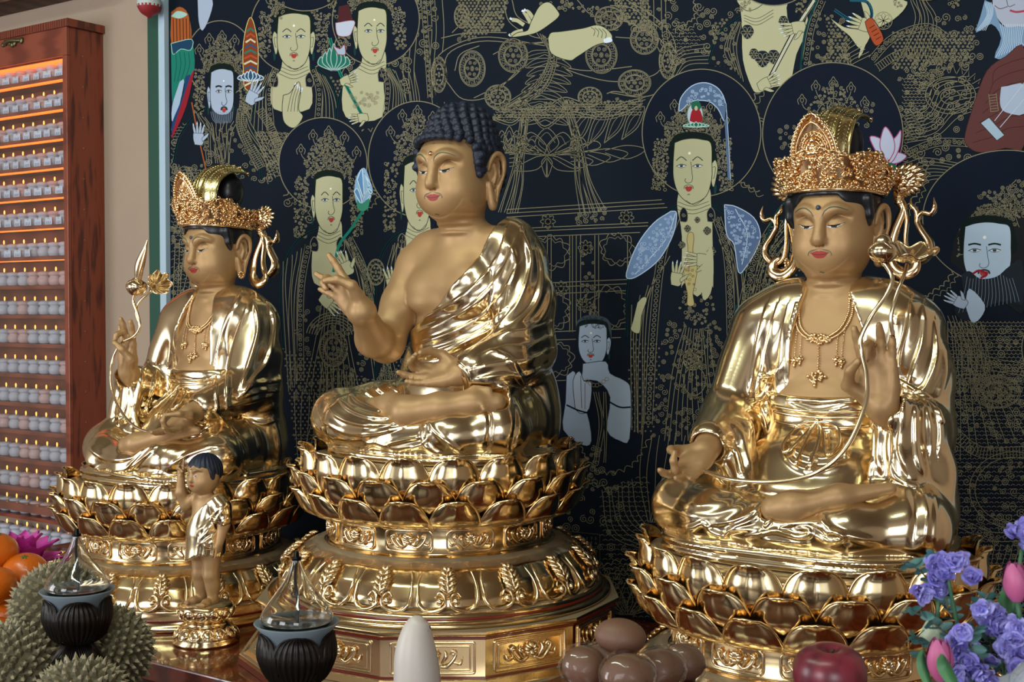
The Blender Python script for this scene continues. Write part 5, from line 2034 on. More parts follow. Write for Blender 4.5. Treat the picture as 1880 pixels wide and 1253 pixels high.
class Painter:
    def __init__(s):
        s.mb = MB()
        s.mats = []
        s.names = {}
        s.k = 0
        s.y = WALLY - .020
        s.r = random.Random(11)

    def mi(s, c):
        if c not in s.names:
            s.names[c] = len(s.mats)
            s.mats.append(mat('paint_' + c.strip('#'), c, .8, Specular_IOR_Level=.12))
        return s.names[c]

    def W(s, pts):
        s.k += 1 if s.top else 0
        y = s.y - 9e-6 * s.k - (0 if s.top else 4.5e-6)
        P = np.asarray(pts, float)
        # pixel -> wall plane (affine-free projective map)
        r = FW[None] + RT[None] * ((P[:, 0] - 940) / FPX)[:, None] + UP[None] * ((626.5 - P[:, 1]) / FPX)[:, None]
        return CAM + r * (y / r[:, 1])[:, None]

    lay = 0
    top = True

    def fill(s, pts, c, sub=5, lay=None, edge=None, ew=1.2):
        if lay is not None:
            s.lay = lay
        P = spline([(a, b, 0) for a, b in list(pts) + [pts[0]]], sub)[:-1, :2] if sub else np.array(pts, float)
        T = tessellate_polygon([[Vector((p[0], p[1], 0)) for p in P]])
        V = s.W(P)
        F = []
        for t in T:
            a, b, q = [P[i] for i in t]
            cr = (b[0] - a[0]) * (q[1] - a[1]) - (b[1] - a[1]) * (q[0] - a[0])
            F.append(t if cr < 0 else (t[0], t[2], t[1]))
        s.mb.add(V, F, s.mi(c))
        if edge:
            s.line(list(pts) + [pts[0]], ew, edge, sub)

    def line(s, pts, w=1.3, c='G', sub=5):
        c = GL_ if c == 'G' else c
        if len(pts) < 2:
            return
        P = spline([(a, b, 0) for a, b in pts], sub)[:, :2] if sub and len(pts) > 2 else np.array(pts, float)
        T = np.gradient(P, axis=0)
        T /= np.linalg.norm(T, axis=1)[:, None] + 1e-9
        N = np.stack([-T[:, 1], T[:, 0]], 1) * w / 2
        s.top = False
        A = s.W(np.concatenate([P + N, P - N]))
        s.top = True
        n = len(P)
        s.mb.add(A, [(i, i + 1, n + i + 1, n + i) for i in range(n - 1)], s.mi(c))

    def ell(s, cx, cy, rx, ry, a0=0, a1=360, w=1.3, c='G', n=None):
        n = n or max(6, int(abs(a1 - a0) / 360 * (12 + (rx + ry) * .35)))
        s.line([(cx + rx * math.cos(math.radians(a0 + (a1 - a0) * i / n)), cy + ry * math.sin(math.radians(a0 + (a1 - a0) * i / n))) for i in range(n + 1)], w, c, 0)

    def disc(s, cx, cy, rx, ry, c, lay=None, edge='G', w=1.6):
        s.fill([(cx + rx * math.cos(a), cy + ry * math.sin(a)) for a in np.linspace(0, 2 * pi, 48, endpoint=False)], c, 0, lay)
        if edge:
            s.ell(cx, cy, rx, ry, w=w, c=edge)

    def swirl(s, cx, cy, r, a0=0, d=1, w=1.1, tail=0, c='G', turns=1.6):
        L = [(cx + r * (1 - t * .86) * math.cos(a0 + d * t * turns * 2 * pi), cy + r * (1 - t * .86) * math.sin(a0 + d * t * turns * 2 * pi)) for t in np.linspace(0, 1, 16)]
        s.line(L, w, c, 0)

    def curls(s, poly, n, r0=3, r1=6, w=1.0, c='G', circ=.35):
        """scatter small scrolls, rings and leaf arcs through a region"""
        P = np.array(poly, float)
        lo, hi = P.min(0), P.max(0)
        pts = []
        for _ in range(n * 12):
            if len(pts) >= n:
                break
            p = np.array([s.r.uniform(lo[0], hi[0]), s.r.uniform(lo[1], hi[1])])
            ins = False
            for i in range(len(P)):
                a, b = P[i], P[i - 1]
                if (a[1] > p[1]) != (b[1] > p[1]) and p[0] < (b[0] - a[0]) * (p[1] - a[1]) / (b[1] - a[1]) + a[0]:
                    ins = not ins
            rr = s.r.uniform(r0, r1)
            if ins and all((p[0] - q[0]) ** 2 + (p[1] - q[1]) ** 2 > (.75 * (rr + q[2])) ** 2 for q in pts):
                pts.append((p[0], p[1], rr))
        for x, y, rr in pts:
            k = s.r.random()
            if k < circ:
                s.ell(x, y, rr * .8, rr * .8, w=w, c=c)
                if rr > 3.5:
                    s.ell(x, y, rr * .35, rr * .35, w=w, c=c)
            else:
                s.swirl(x, y, rr, s.r.uniform(0, 6.3), s.r.choice((-1, 1)), w, c=c)

    def flow(s, A, B, n, w=1.1, c='G', wob=2.0, f=2):
        """n lines blended between two guide curves (folds)"""
        a, b = spline([(x, y, 0) for x, y in A], 8), spline([(x, y, 0) for x, y in B], 8)
        m = 24
        ia = np.array([[np.interp(t, np.linspace(0, 1, len(q)), q[:, k]) for k in (0, 1)] for q in (a, b) for t in np.linspace(0, 1, m)]).reshape(2, m, 2)
        for i in range(n):
            t = i / max(1, n - 1)
            P = ia[0] * (1 - t) + ia[1] * t
            ph = s.r.uniform(0, 6)
            P[:, 0] += wob * np.sin(np.linspace(0, f * pi, m) + ph) * (0 < i < n - 1)
            s.line(P.tolist(), w, c, 0)

    def band(s, A, wd, kind='dots', w=1.0, c='G', step=9):
        """ornamental border along a curve"""
        P = spline([(x, y, 0) for x, y in A], 10)[:, :2]
        T = np.gradient(P, axis=0)
        T /= np.linalg.norm(T, axis=1)[:, None] + 1e-9
        N = np.stack([-T[:, 1], T[:, 0]], 1)
        s.line((P + N * wd / 2).tolist(), w, c, 0)
        s.line((P - N * wd / 2).tolist(), w, c, 0)
        d = np.concatenate([[0], np.cumsum(np.linalg.norm(np.diff(P, axis=0), axis=1))])
        for q in np.arange(step / 2, d[-1], step):
            x, y = np.interp(q, d, P[:, 0]), np.interp(q, d, P[:, 1])
            if kind == 'dots':
                s.ell(x, y, wd * .22, wd * .22, w=w, c=c, n=8)
            elif kind == 'swirl':
                s.swirl(x, y, wd * .36, q, 1, w, c=c)
            else:
                nx, ny = np.interp(q, d, N[:, 0]), np.interp(q, d, N[:, 1])
                s.line([(x - nx * wd / 2, y - ny * wd / 2), (x + nx * wd / 2, y + ny * wd / 2)], w, c, 0)

    def cloud(s, pts, w=1.4, c='G', r=9):
        """scalloped cloud edge"""
        P = spline([(x, y, 0) for x, y in pts], 12)[:, :2]
        d = np.concatenate([[0], np.cumsum(np.linalg.norm(np.diff(P, axis=0), axis=1))])
        q = 0
        L = []
        while q < d[-1]:
            st = r * s.r.uniform(.9, 2.0)
            a = np.array([np.interp(q, d, P[:, 0]), np.interp(q, d, P[:, 1])])
            b = np.array([np.interp(q + st, d, P[:, 0]), np.interp(q + st, d, P[:, 1])])
            e = b - a
            n = np.array([e[1], -e[0]])
            L += [tuple(a + e * t + n * math.sin(pi * t) * .45) for t in np.linspace(0, 1, 6)]
            q += st
        s.line(L, w, c, 0)

    def medal(s, cx, cy, rx, ry):
        for f in (1, .93, .62, .56):
            s.ell(cx, cy, rx * f, ry * f, w=1.1)
        for i in range(12):
            a = 2 * pi * i / 12
            x, y = cx + rx * .77 * math.cos(a), cy + ry * .77 * math.sin(a)
            s.line([(x - 3, y - 3), (x + 3, y - 3), (x + 3, y + 3), (x - 1, y + 3), (x - 1, y)], .9, 'G', 0)
            s.line([(cx + rx * .93 * math.cos(a + .26), cy + ry * .93 * math.sin(a + .26)), (cx + rx * .62 * math.cos(a + .26), cy + ry * .62 * math.sin(a + .26))], .9, 'G', 0)
        for i in range(6):
            a = 2 * pi * i / 6
            s.swirl(cx + rx * .36 * math.cos(a), cy + ry * .36 * math.sin(a), min(rx, ry) * .15, a, 1, .9)
        for i in range(10):
            a = 2 * pi * i / 10
            s.line([(cx, cy), (cx + rx * .16 * math.cos(a), cy + ry * .16 * math.sin(a))], .9, 'G', 0)

    def flower(s, cx, cy, r, n=6, c='G', w=1.0):
        for i in range(n):
            a = 2 * pi * i / n
            s.line([(cx, cy), (cx + r * .7 * math.cos(a - .35), cy + r * .7 * math.sin(a - .35)), (cx + r * math.cos(a), cy + r * math.sin(a)), (cx + r * .7 * math.cos(a + .35), cy + r * .7 * math.sin(a + .35)), (cx, cy)], w, c, 3)

    def lotus(s, cx, cy, w_, h, fillc=None, tip=None, c='G', n=3):
        for k in range(n, -1, -1):
            for q in ((-1, 1) if k else (1,)):
                x = cx + q * w_ * .5 * k / n
                hh = h * (1 - .16 * k)
                b = w_ * .17
                pts = [(cx + q * w_ * .12 * k / n, cy), (x - b + q * 2 * k, cy - hh * .45), (x + q * w_ * .06 * k, cy - hh), (x + b + q * 2 * k, cy - hh * .45)]
                if fillc:
                    s.fill(pts, fillc, 5, edge=tip, ew=1.6)
                else:
                    s.line(pts + [pts[0]], 1.2, c)
                    s.line([(a * .7 + (cx + x) * .15, b_ * .7 + (cy - hh * .45) * .3) for a, b_ in pts], .8, c)

    def marks(s, poly, step, k=0, w=.9, c='G'):
        """even small ornaments through a region: 0 dots, 1 wavelets, 2 scales, 3 sparks"""
        P = np.array(poly, float)
        lo, hi = P.min(0), P.max(0)
        row = 0
        y = lo[1]
        while y < hi[1]:
            x = lo[0] + (row % 2) * step / 2
            while x < hi[0]:
                ins = False
                for i in range(len(P)):
                    a, b = P[i], P[i - 1]
                    if (a[1] > y) != (b[1] > y) and x < (b[0] - a[0]) * (y - a[1]) / (b[1] - a[1]) + a[0]:
                        ins = not ins
                if ins:
                    if k == 0:
                        s.ell(x, y, 1.3, 1.3, w=w, c=c, n=6)
                    elif k == 1:
                        s.line([(x - step * .4, y), (x, y - 2.4), (x + step * .4, y)], w, c, 3)
                    elif k == 2:
                        s.ell(x, y, step * .5, step * .45, 0, 180, w, c, 6)
                    else:
                        for a in (0, 60, 120):
                            u, v = 2.6 * math.cos(math.radians(a)), 2.6 * math.sin(math.radians(a))
                            s.line([(x - u, y - v), (x + u, y + v)], w, c, 0)
                x += step
            y += step * .8
            row += 1

    def crown(s, cx, y0, w_, h, n=70, side=True):
        """tall openwork crown of scrolls above a brow line at y0, with strings at each side"""
        s.curls([(cx - w_ * .62, y0 + 2), (cx - w_ * .72, y0 - h * .35), (cx - w_ * .3, y0 - h * .85), (cx, y0 - h), (cx + w_ * .3, y0 - h * .85), (cx + w_ * .72, y0 - h * .35), (cx + w_ * .62, y0 + 2)], int(n * 1.7), 2.0, 4.2)
        for k, (dx, dy) in enumerate(((0, 1.0), (-.45, .92), (.45, .88), (-.8, .6), (.8, .55))):
            x, y = cx + dx * w_, y0 - h * dy
            s.line([(x - 6, y + 8), (x - 8, y), (x - 4, y - 5), (x, y - 11), (x + 4, y - 5), (x + 8, y), (x + 6, y + 8)], 1.1)
            s.ell(x, y, 3, 4, w=1)
            s.line([(x, y + 6), (x + dx * -8, y + 16), (cx + dx * w_ * .5, y0 - h * dy * .5)], 1.1)
        for q in (-1, 1):
            s.line([(cx + q * w_ * (.15 + .1 * i), y0 - h * (.55 - .03 * i * i)) for i in range(5)], 1.1)
        s.ell(cx, y0 - h * .45, w_ * .16, h * .2)
        s.flower(cx, y0 - h * .45, w_ * .12)
        for i in range(9):
            x = cx - w_ * .5 + w_ * i / 8
            s.ell(x, y0 - 5 - 6 * math.sin(pi * i / 8), w_ * .07, 5, 180, 360)
            s.ell(x, y0 - 5 - 6 * math.sin(pi * i / 8), w_ * .035, 2.5, 180, 360)
        if side:
            for q in (-1, 1):
                s.curls([(cx + q * w_ * .58, y0), (cx + q * w_ * .95, y0 - 4), (cx + q * w_ * 1.0, y0 + h * 1.3), (cx + q * w_ * .68, y0 + h * 1.3)], int(n * .75), 1.9, 3.6)

    def face(s, x0, y0, x1, y1, turn=0, c='#b0ad8c', k='#1b2a22', lip='#a33a35', beard=False, ear=1):
        """turned head between the brow line y0 and chin y1"""
        cx, w_, h = (x0 + x1) / 2, x1 - x0, y1 - y0
        g = lambda u, v: (cx + u * w_ / 2, y0 + v * h)
        out = [g(-.93, .02), g(-.5, -.03), (g(0, -.05)), g(.5, -.03), g(.95, .03), g(1.0, .35), g(.98, .62), g(.72, .88), g(.3 * (1 + turn), 1.0), g(-.2, 1.0), g(-.7, .86), g(-.97, .62), g(-1.0, .35)]
        # hair line: scalloped dark edging
        s.fill([g(-1.16, .45), g(-1.18, .1), g(-.9, -.1), g(0, -.16), g(.9, -.1), g(1.14, .08), g(1.1, .45)], '#0d1a18', 5)
        if ear:
            ex = -1 if turn > 0 else 1
            for e_ in ((ex,) if abs(turn) > .2 else (-1, 1)):
                s.fill([g(e_ * .98, .36), g(e_ * 1.18, .30), g(e_ * 1.30, .42), g(e_ * 1.22, .60), g(e_ * 1.1, .74), g(e_ * .98, .66)], c, 4, edge=k)
                s.line([g(e_ * 1.05, .42), g(e_ * 1.18, .42), g(e_ * 1.12, .58), g(e_ * 1.04, .60)], .9, k)
                s.fill([g(e_ * 1.12, .70), g(e_ * 1.24, .72), g(e_ * 1.2, .86), g(e_ * 1.1, .82)], '#123a34', 3)
        s.fill(out, c, 4, edge=k, ew=1.2)
        t = turn * .32
        # brows, eyes, nose, mouth
        for q in (-1, 1):
            e0 = t + q * .42
            s.line([g(e0 - .27, .31), g(e0, .25 if not beard else .29), g(e0 + .27, .31)], 1.5 if not beard else 3.2, k)
            s.fill([g(e0 - .24, .40), g(e0 - .06, .375), g(e0 + .10, .378), g(e0 + .24, .395), g(e0 + .02, .425)], '#c9cdd2', 3)
            s.fill([g(e0 - .08, .38), g(e0 + .07, .38), g(e0 + .06, .415), g(e0 - .06, .415)], '#31404f', 3)
            s.line([g(e0 - .27, .405), g(e0 - .06, .372), g(e0 + .10, .374), g(e0 + .27, .392)], 1.3, k)
            s.line([g(e0 - .2, .41), g(e0, .428), g(e0 + .2, .41)], .8, k)
        s.line([g(t * 1.2 + .10, .33), g(t * 1.2 + .16, .50), g(t * 1.4 + .22, .60), g(t * 1.2 + .12, .66), g(t * 1.2 - .08, .675), g(t * 1.2 - .20, .64), g(t * 1.2 - .16, .60)], 1.0, k)
        m = t * 1.25
        s.fill([g(m - .20, .745), g(m - .07, .725), g(m, .735), g(m + .07, .725), g(m + .20, .745), g(m + .11, .80), g(m, .815), g(m - .11, .80)], lip, 3)
        s.line([g(m - .24, .77), g(m - .20, .725), g(m, .705), g(m + .20, .725), g(m + .24, .77)], 1.2 if not beard else 3.0, '#35543f' if not beard else '#2a3036')
        s.line([g(m - .06, .87), g(m, .855), g(m + .06, .87)], 1.2, '#35543f')
        s.disc(g(t, .19)[0], g(t, .19)[1], w_ * .035, w_ * .035, '#e8e8dc', None, None)
        s.line([g(-.35, .955), g(.1, 1.03), g(.6, .93)], .8, k)

    def bust(s, x0, x1, yc, y1, xb0, xb1, c='#b0ad8c', k='#1b2a22'):
        """neck and bare chest"""
        w_ = x1 - x0
        s.fill([(x0 + w_ * .18, yc - w_ * .35), (x1 - w_ * .12, yc - w_ * .35), (x1 - w_ * .02, yc + 10), (xb1, yc + (y1 - yc) * .35), (xb1 - 3, y1), (xb0 + 3, y1), (xb0, yc + (y1 - yc) * .35), (x0 + w_ * .1, yc + 10)], c, 4)
        for i in range(3):
            s.line([(x0 + w_ * (.12 - .04 * i), yc + 4 + 6 * i), (x0 + w_ * .5, yc + 12 + 7 * i), (x1 - w_ * (.08 - .03 * i), yc + 3 + 6 * i)], .9, k)
        for q, xx in ((-1, xb0 + 3), (1, xb1 - 3)):
            s.fill([(xx - 6, yc + 40), (xx - 7, yc + 24), (xx, yc + 14), (xx + 7, yc + 24), (xx + 6, yc + 40)], '#101826', 4, edge=GL_)
            s.swirl(xx, yc + 28, 4, 0, 1, .9)

    def hand(s, x, y, ang, L, c='#b0ad8c', k='#1b2a22', fl=1):
        """open painted hand, fingers towards ang (degrees, screen)"""
        a = math.radians(ang)
        ux, uy = math.cos(a), math.sin(a)
        vx, vy = -uy * fl, ux * fl
        T = lambda u, v: (x + L * (u * ux + v * vx), y + L * (u * uy + v * vy))
        s.fill([T(-.1, -.16), T(.2, -.24), T(.48, -.2), T(.5, .16), T(.2, .26), T(-.1, .18)], c, 4, edge=k, ew=.9)
        for i, (o, ln, sp) in enumerate(((-.17, .42, -.10), (-.06, .50, -.03), (.05, .47, .03), (.15, .38, .10))):
            s.fill([T(.44, o - .055), T(.44 + ln * .6, o + sp * .6 - .05), T(.44 + ln, o + sp), T(.44 + ln * .6, o + sp * .6 + .05), T(.44, o + .055)], c, 3, edge=k, ew=.8)
            s.fill([T(.44 + ln * .8, o + sp * .8 - .03), T(.44 + ln * 1.08, o + sp), T(.44 + ln * .8, o + sp * .8 + .03)], '#cfd6e4', 2)
        s.fill([T(.05, .2), T(.28, .42), T(.46, .46), T(.34, .3), T(.2, .16)], c, 3, edge=k, ew=.8)


GL_ = '#827b63'


def painting():
    s = Painter()
    NAVY, HALO, CR, WH, K = '#101824', '#0d1626', '#b0ad8c', '#a3afc6', '#1b2a22'
    TEAL, RED, ORG, BLU = '#1c7565', '#8e1f2c', '#a2552a', '#6f93c4'
    r = s.r
    # --- background folds and clouds
    s.lay = 0
    for (x0, x1, y0, y1, n) in ((316, 420, 300, 560, 60), (430, 560, 210, 330, 50), (316, 380, 250, 330, 20), (640, 760, 100, 220, 34), (700, 800, 0, 110, 40),
                                (1130, 1240, 0, 100, 40), (1240, 1360, 20, 120, 26), (1640, 1780, 100, 300, 75), (1500, 1560, 60, 130, 14), (1720, 1800, 30, 110, 26),
                                (700, 790, 0, 60, 12), (316, 360, 420, 640, 30), (1010, 1140, 860, 980, 34), (1740, 1880, 700, 1000, 110), (1760, 1880, 600, 760, 60), (1720, 1880, 990, 1253, 60), (1100, 1200, 1000, 1253, 55), (1010, 1100, 820, 900, 30)):
        s.curls([(x0, y0), (x1, y0), (x1, y1), (x0, y1)], n, 4, 9, 1.1)
    for pts in ([(486, 330), (500, 300), (540, 330), (560, 390)], [(610, 236), (560, 300), (520, 360)], [(668, 380), (690, 360), (680, 330)], [(706, 120), (740, 90), (745, 40), (760, 0)],
                [(640, 210), (660, 235), (700, 225), (735, 200)], [(1395, 350), (1360, 330), (1340, 300)], [(1240, 60), (1280, 30), (1275, 0)], [(1395, 160), (1375, 190), (1400, 230)],
                [(1655, 400), (1690, 350), (1700, 300), (1660, 270)], [(1680, 560), (1740, 520), (1760, 480)], [(1010, 990), (1060, 1000), (1100, 1040), (1150, 1030)], [(1100, 1080), (1140, 1050), (1190, 1070)],
                [(520, 600), (540, 560), (530, 520)], [(322, 560), (350, 540), (370, 580)], [(1340, 860), (1360, 820), (1400, 800)], [(1740, 700), (1790, 690), (1850, 720)]):
        s.cloud(pts)
        s.cloud([(a + 7, b + 8) for a, b in pts], 1.0)
        s.swirl(pts[-1][0] + 8, pts[-1][1] + 12, 9, 0, 1, 1.1)
    # vertical hangings at the top, left of the throne
    for x in (742, 752, 762, 790, 798, 812):
        s.line([(x, 0), (x + 3, 60), (x - 2, 130), (x + 4, 190)], 1.2)
    s.band([(778, 0), (782, 60), (790, 180)], 9, 'swirl')
    for x in (1190, 1200, 1214, 1222):
        s.line([(x, 0), (x + 2, 60), (x + 14, 130)], 1.2)
    s.band([(1180, 0), (1184, 50), (1200, 110)], 8, 'dots')
    # --- throne table of the great figure, middle of the cloth
    for x0, y0, x1, y1 in ((930, 385, 1215, 367), (930, 392, 1220, 374), (930, 399, 1225, 381), (925, 421, 1190, 409), (925, 427, 1190, 415), (925, 437, 1175, 427), (1000, 520, 1160, 513), (1000, 528, 1158, 521), (1000, 610, 1150, 604), (1004, 700, 1060, 698), (1004, 540, 1150, 534), (1010, 625, 1140, 620)):
        s.line([(x0, y0), (x1, y1)], 1.3, 'G', 0)
    for x in (1051, 1058, 1066, 1092, 1099, 1152, 1005, 1012, 1046):
        s.line([(x, 432), (x, 610 if x > 1040 else 700)], 1.2, 'G', 0)
    for cx, cy, rx, ry in ((1008, 465, 34, 22), (1133, 458, 27, 22), (1008, 570, 34, 30), (1120, 565, 30, 30), (1020, 660, 28, 24)):
        s.cloud([(cx - rx, cy), (cx - rx * .6, cy - ry), (cx + rx * .6, cy - ry), (cx + rx, cy), (cx + rx * .6, cy + ry), (cx - rx * .6, cy + ry), (cx - rx, cy)], 1.2, r=12)
        s.cloud([(cx - rx + 5, cy), (cx - rx * .5, cy - ry + 5), (cx + rx * .5, cy - ry + 5), (cx + rx - 5, cy), (cx + rx * .5, cy + ry - 5), (cx - rx * .5, cy + ry - 5), (cx - rx + 5, cy)], .9, r=10)
    for cx, cy in ((1006, 407), (1150, 400), (1075, 455), (1073, 560), (1030, 530)):
        s.flower(cx, cy, 14, 8)
        s.ell(cx, cy, 5, 5)
    s.curls([(1065, 440), (1090, 440), (1090, 600), (1065, 600)], 22, 3, 6)
    # great figure: lap, medallions, ribbons
    s.fill([(800, 190), (802, 110), (850, 72), (930, 66), (1010, 80), (1100, 70), (1180, 60), (1232, 110), (1230, 150), (1180, 175), (1060, 150), (990, 180), (900, 190), (840, 185)], NAVY, 5)
    for L in ([(797, 165), (800, 110), (840, 80), (900, 68), (1000, 84)], [(820, 150), (822, 100), (880, 76), (960, 80), (1008, 78)], [(820, 150), (850, 182), (900, 176), (950, 130)], [(870, 180), (930, 150), (960, 125)],
              [(905, 100), (940, 84), (1010, 76)], [(1005, 110), (1060, 135), (1130, 150), (1200, 138), (1215, 110), (1195, 76), (1130, 68)], [(1010, 118), (1080, 130), (1160, 122)],
              [(1120, 170), (1180, 178), (1225, 160), (1240, 120), (1236, 70), (1200, 30), (1150, 0)], [(1060, 0), (1090, 30), (1150, 40), (1210, 70), (1238, 130)], [(925, 0), (935, 40), (975, 66), (1010, 72)],
              [(940, 0), (950, 30), (985, 50)], [(830, 60), (870, 20), (880, 0)], [(845, 70), (890, 30), (900, 0)], [(810, 70), (860, 60), (930, 60)], [(1120, 10), (1160, 15), (1210, 50)],
              [(1114, 172), (1130, 168), (1170, 176)], [(835, 130), (845, 100), (880, 84)]):
        s.line(L, 1.4)
    for m in ((867, 126, 24, 33), (942, 102, 27, 31), (914, 178, 24, 22), (1104, 101, 29, 34), (1165, 152, 30, 24), (1183, 72, 26, 28), (1226, 112, 16, 33), (1118, 34, 26, 22), (806, 137, 14, 33), (1083, 178, 22, 18), (848, 30, 14, 22)):
        s.medal(*m)
    s.curls([(985, 12), (1060, 22), (1130, 40), (1230, 55), (1215, 40), (1120, 20), (1050, 0), (1000, 0)], 50, 2, 4)
    s.curls([(840, 75), (870, 30), (905, 0), (935, 0), (925, 50), (870, 72)], 40, 2.5, 5)
    # sash leaves
    for i in range(9):
        x, y = 1000 + 9 * math.sin(i * .8), 92 + i * 15
        for q in (-1, 1):
            s.line([(x, y), (x + q * 24, y + 2), (x + q * 42, y + 17), (x + q * 18, y + 15), (x, y + 8)], 1.1)
            s.line([(x, y + 4), (x + q * 22, y + 9), (x + q * 38, y + 16)], .8)
    s.flow([(985, 60), (1008, 100), (985, 150), (930, 190)], [(1010, 70), (1022, 110), (1000, 165), (935, 205)], 7)
    for A in ([(905, 195), (930, 200), (960, 185), (990, 205), (1030, 180), (1060, 185), (1100, 205), (1140, 190), (1185, 178)],
              [(905, 215), (940, 225), (970, 205), (1000, 232), (1040, 205), (1075, 210), (1110, 215), (1150, 205), (1180, 190)]):
        s.line(A, 1.5)
        s.line([(a, b + 5) for a, b in A], 1.0)
    s.curls([(900, 196), (1185, 176), (1180, 196), (905, 218)], 60, 2.5, 5)
    # lotus seat
    s.lotus(1004, 285, 130, 50)
    for i in range(4):
        x = 1045 + i * 32
        s.line([(x, 275 - i * 6), (x + 14, 225 - i * 4), (x + 42, 205 - i * 3), (x + 30, 245 - i * 4), (x, 275 - i * 6)], 1.2)
        s.line([(x + 6, 268 - i * 6), (x + 18, 232 - i * 4), (x + 36, 214 - i * 3), (x + 26, 242 - i * 4), (x + 6, 268 - i * 6)], .8)
        s.line([(x - 30, 285 - i * 3), (x + 10, 285 - i * 6), (x + 44, 296 - i * 7), (x + 10, 310 - i * 6), (x - 30, 290 - i * 3)], 1.1)
    for q in (-1, 1):
        s.line([(1004, 285), (1004 + q * 24, 290), (1004 + q * 60, 312), (1004 + q * 20, 312), (1004, 290)], 1.2)
        s.line([(1004, 286), (1004 + q * 10, 300), (1004, 326), (1004, 286)], 1.1)
    s.lotus(935, 282, 60, 50)
    s.flow([(958, 200), (945, 290), (935, 330), (915, 390)], [(972, 200), (962, 290), (960, 340), (950, 392)], 8)
    s.flow([(1030, 185), (1052, 260), (1056, 330), (1066, 398)], [(1044, 182), (1068, 260), (1084, 330), (1112, 385)], 9)
    for y in (272, 279, 287, 294):
        s.line([(1048, y + 3), (1070, y)], 1.1, 'G', 0)
        s.line([(935, y + 12), (958, y + 9)], 1.1, 'G', 0)
    s.curls([(1050, 398), (1115, 380), (1118, 402), (1060, 412)], 12, 4, 7)
    # feet and hand of the great figure
    s.fill([(1006, 70), (1012, 60), (1030, 58), (1070, 52), (1095, 46), (1112, 52), (1124, 66), (1118, 76), (1092, 84), (1060, 104), (1045, 111), (1012, 98)], CR, 4, 2, edge=K)
    for i in range(4):
        s.line([(1085 + i * 7, 50 + i), (1092 + i * 7, 56 + i * 2), (1090 + i * 7, 66 + i * 2)], 1, K)
    s.fill([(1108, 72), (1120, 68), (1124, 76), (1110, 79)], '#cfd6e4', 3)
    s.fill([(974, 42), (990, 12), (1008, 4), (1024, 20), (1026, 30), (1010, 44), (985, 60), (960, 66), (940, 68), (950, 60), (968, 56)], CR, 4, 2, edge=K)
    for L in ([(974, 42), (966, 28), (962, 22)], [(962, 46), (950, 38), (940, 36)], [(980, 36), (972, 24), (966, 20)], [(960, 56), (946, 60), (938, 66)]):
        s.line(L, 7, CR)
        s.line([L[-1], (L[-1][0] - 4, L[-1][1] - 3)], 4, '#cfd6e4', 0)

    # dense robe and cloud work between the figures
    for poly, st_, k in (([(318, 230), (375, 215), (372, 330), (318, 420)], 7, 2), ([(430, 215), (520, 200), (540, 260), (500, 330), (440, 330)], 8, 1), ([(318, 420), (372, 420), (345, 560), (318, 640)], 9, 1),
                         ([(560, 130), (640, 150), (620, 235), (590, 215)], 8, 3), ([(710, 130), (740, 150), (744, 220), (700, 200)], 8, 3), ([(520, 640), (735, 640), (735, 800), (540, 800)], 8, 0), ([(540, 800), (640, 800), (600, 940), (550, 940)], 9, 1),
                         ([(1340, 480), (1470, 400), (1470, 540), (1380, 700), (1350, 830), (1330, 830)], 11, 0), ([(1160, 560), (1230, 480), (1200, 800), (1150, 800)], 10, 0), ([(1640, 60), (1790, 60), (1780, 110), (1640, 130)], 8, 3),
                         ([(1660, 140), (1700, 120), (1700, 250), (1660, 262)], 7, 2), ([(1310, 40), (1350, 30), (1352, 130), (1306, 118)], 8, 3), ([(1490, 10), (1560, 60), (1560, 118), (1470, 130)], 8, 3), ([(1745, 590), (1882, 590), (1882, 700), (1745, 700)], 8, 2),
                         ([(1735, 700), (1882, 700), (1882, 860), (1735, 860)], 9, 1), ([(1740, 860), (1882, 860), (1882, 1253), (1740, 1253)], 10, 1), ([(1100, 900), (1190, 870), (1190, 1160), (1110, 1100)], 11, 1), ([(840, 0), (930, 0), (925, 55), (850, 72)], 7, 3),
                         ([(1120, 0), (1190, 0), (1200, 60), (1160, 50)], 8, 3), ([(910, 200), (1180, 180), (1180, 210), (910, 222)], 6, 2), ([(505, 205), (560, 240), (540, 330), (500, 320)], 8, 2), ([(1240, 30), (1290, 70), (1240, 120), (1230, 80)], 8, 1)):
        s.marks(poly, st_, k)
    for A, B, n in (([(440, 200), (470, 250), (500, 330)], [(500, 190), (520, 240), (560, 300)], 10), ([(322, 300), (340, 360), (318, 430)], [(380, 300), (380, 360), (350, 430)], 9), ([(1662, 300), (1700, 290), (1760, 300)], [(1670, 350), (1710, 330), (1760, 330)], 7),
                    ([(1740, 580), (1760, 640), (1750, 720)], [(1780, 580), (1810, 640), (1800, 720)], 7), ([(1105, 900), (1120, 980), (1180, 1010)], [(1160, 880), (1170, 940), (1200, 980)], 7), ([(700, 130), (730, 180), (736, 240)], [(760, 130), (770, 180), (766, 200)], 6),
                    ([(570, 600), (590, 700), (560, 820)], [(670, 600), (650, 700), (690, 820)], 14), ([(1228, 120), (1250, 90), (1300, 80)], [(1236, 150), (1262, 120), (1310, 116)], 6)):
        s.flow(A, B, n)
    # --- halos and figures; each: halo, crown, robe, chest, face
    def figure(hx, hy, hr, hry, fx0, fy0, fx1, fy1, turn, lay, cw=None, ch=None, chest=None, robe=None, c=CR, beard=False, n=80, halo=True):
        if halo:
            s.disc(hx, hy, hr, hry, HALO, lay)
        s.lay = lay + 1
        w_ = fx1 - fx0
        cx = (fx0 + fx1) / 2
        if robe:
            s.fill(robe, NAVY, 5)
            s.line(robe, 3.0, '#0c3a3e')
            s.line(robe, 1.4)
        s.crown(cx, fy0 - 2, cw or w_ * 1.0, ch or w_ * 1.15, n)
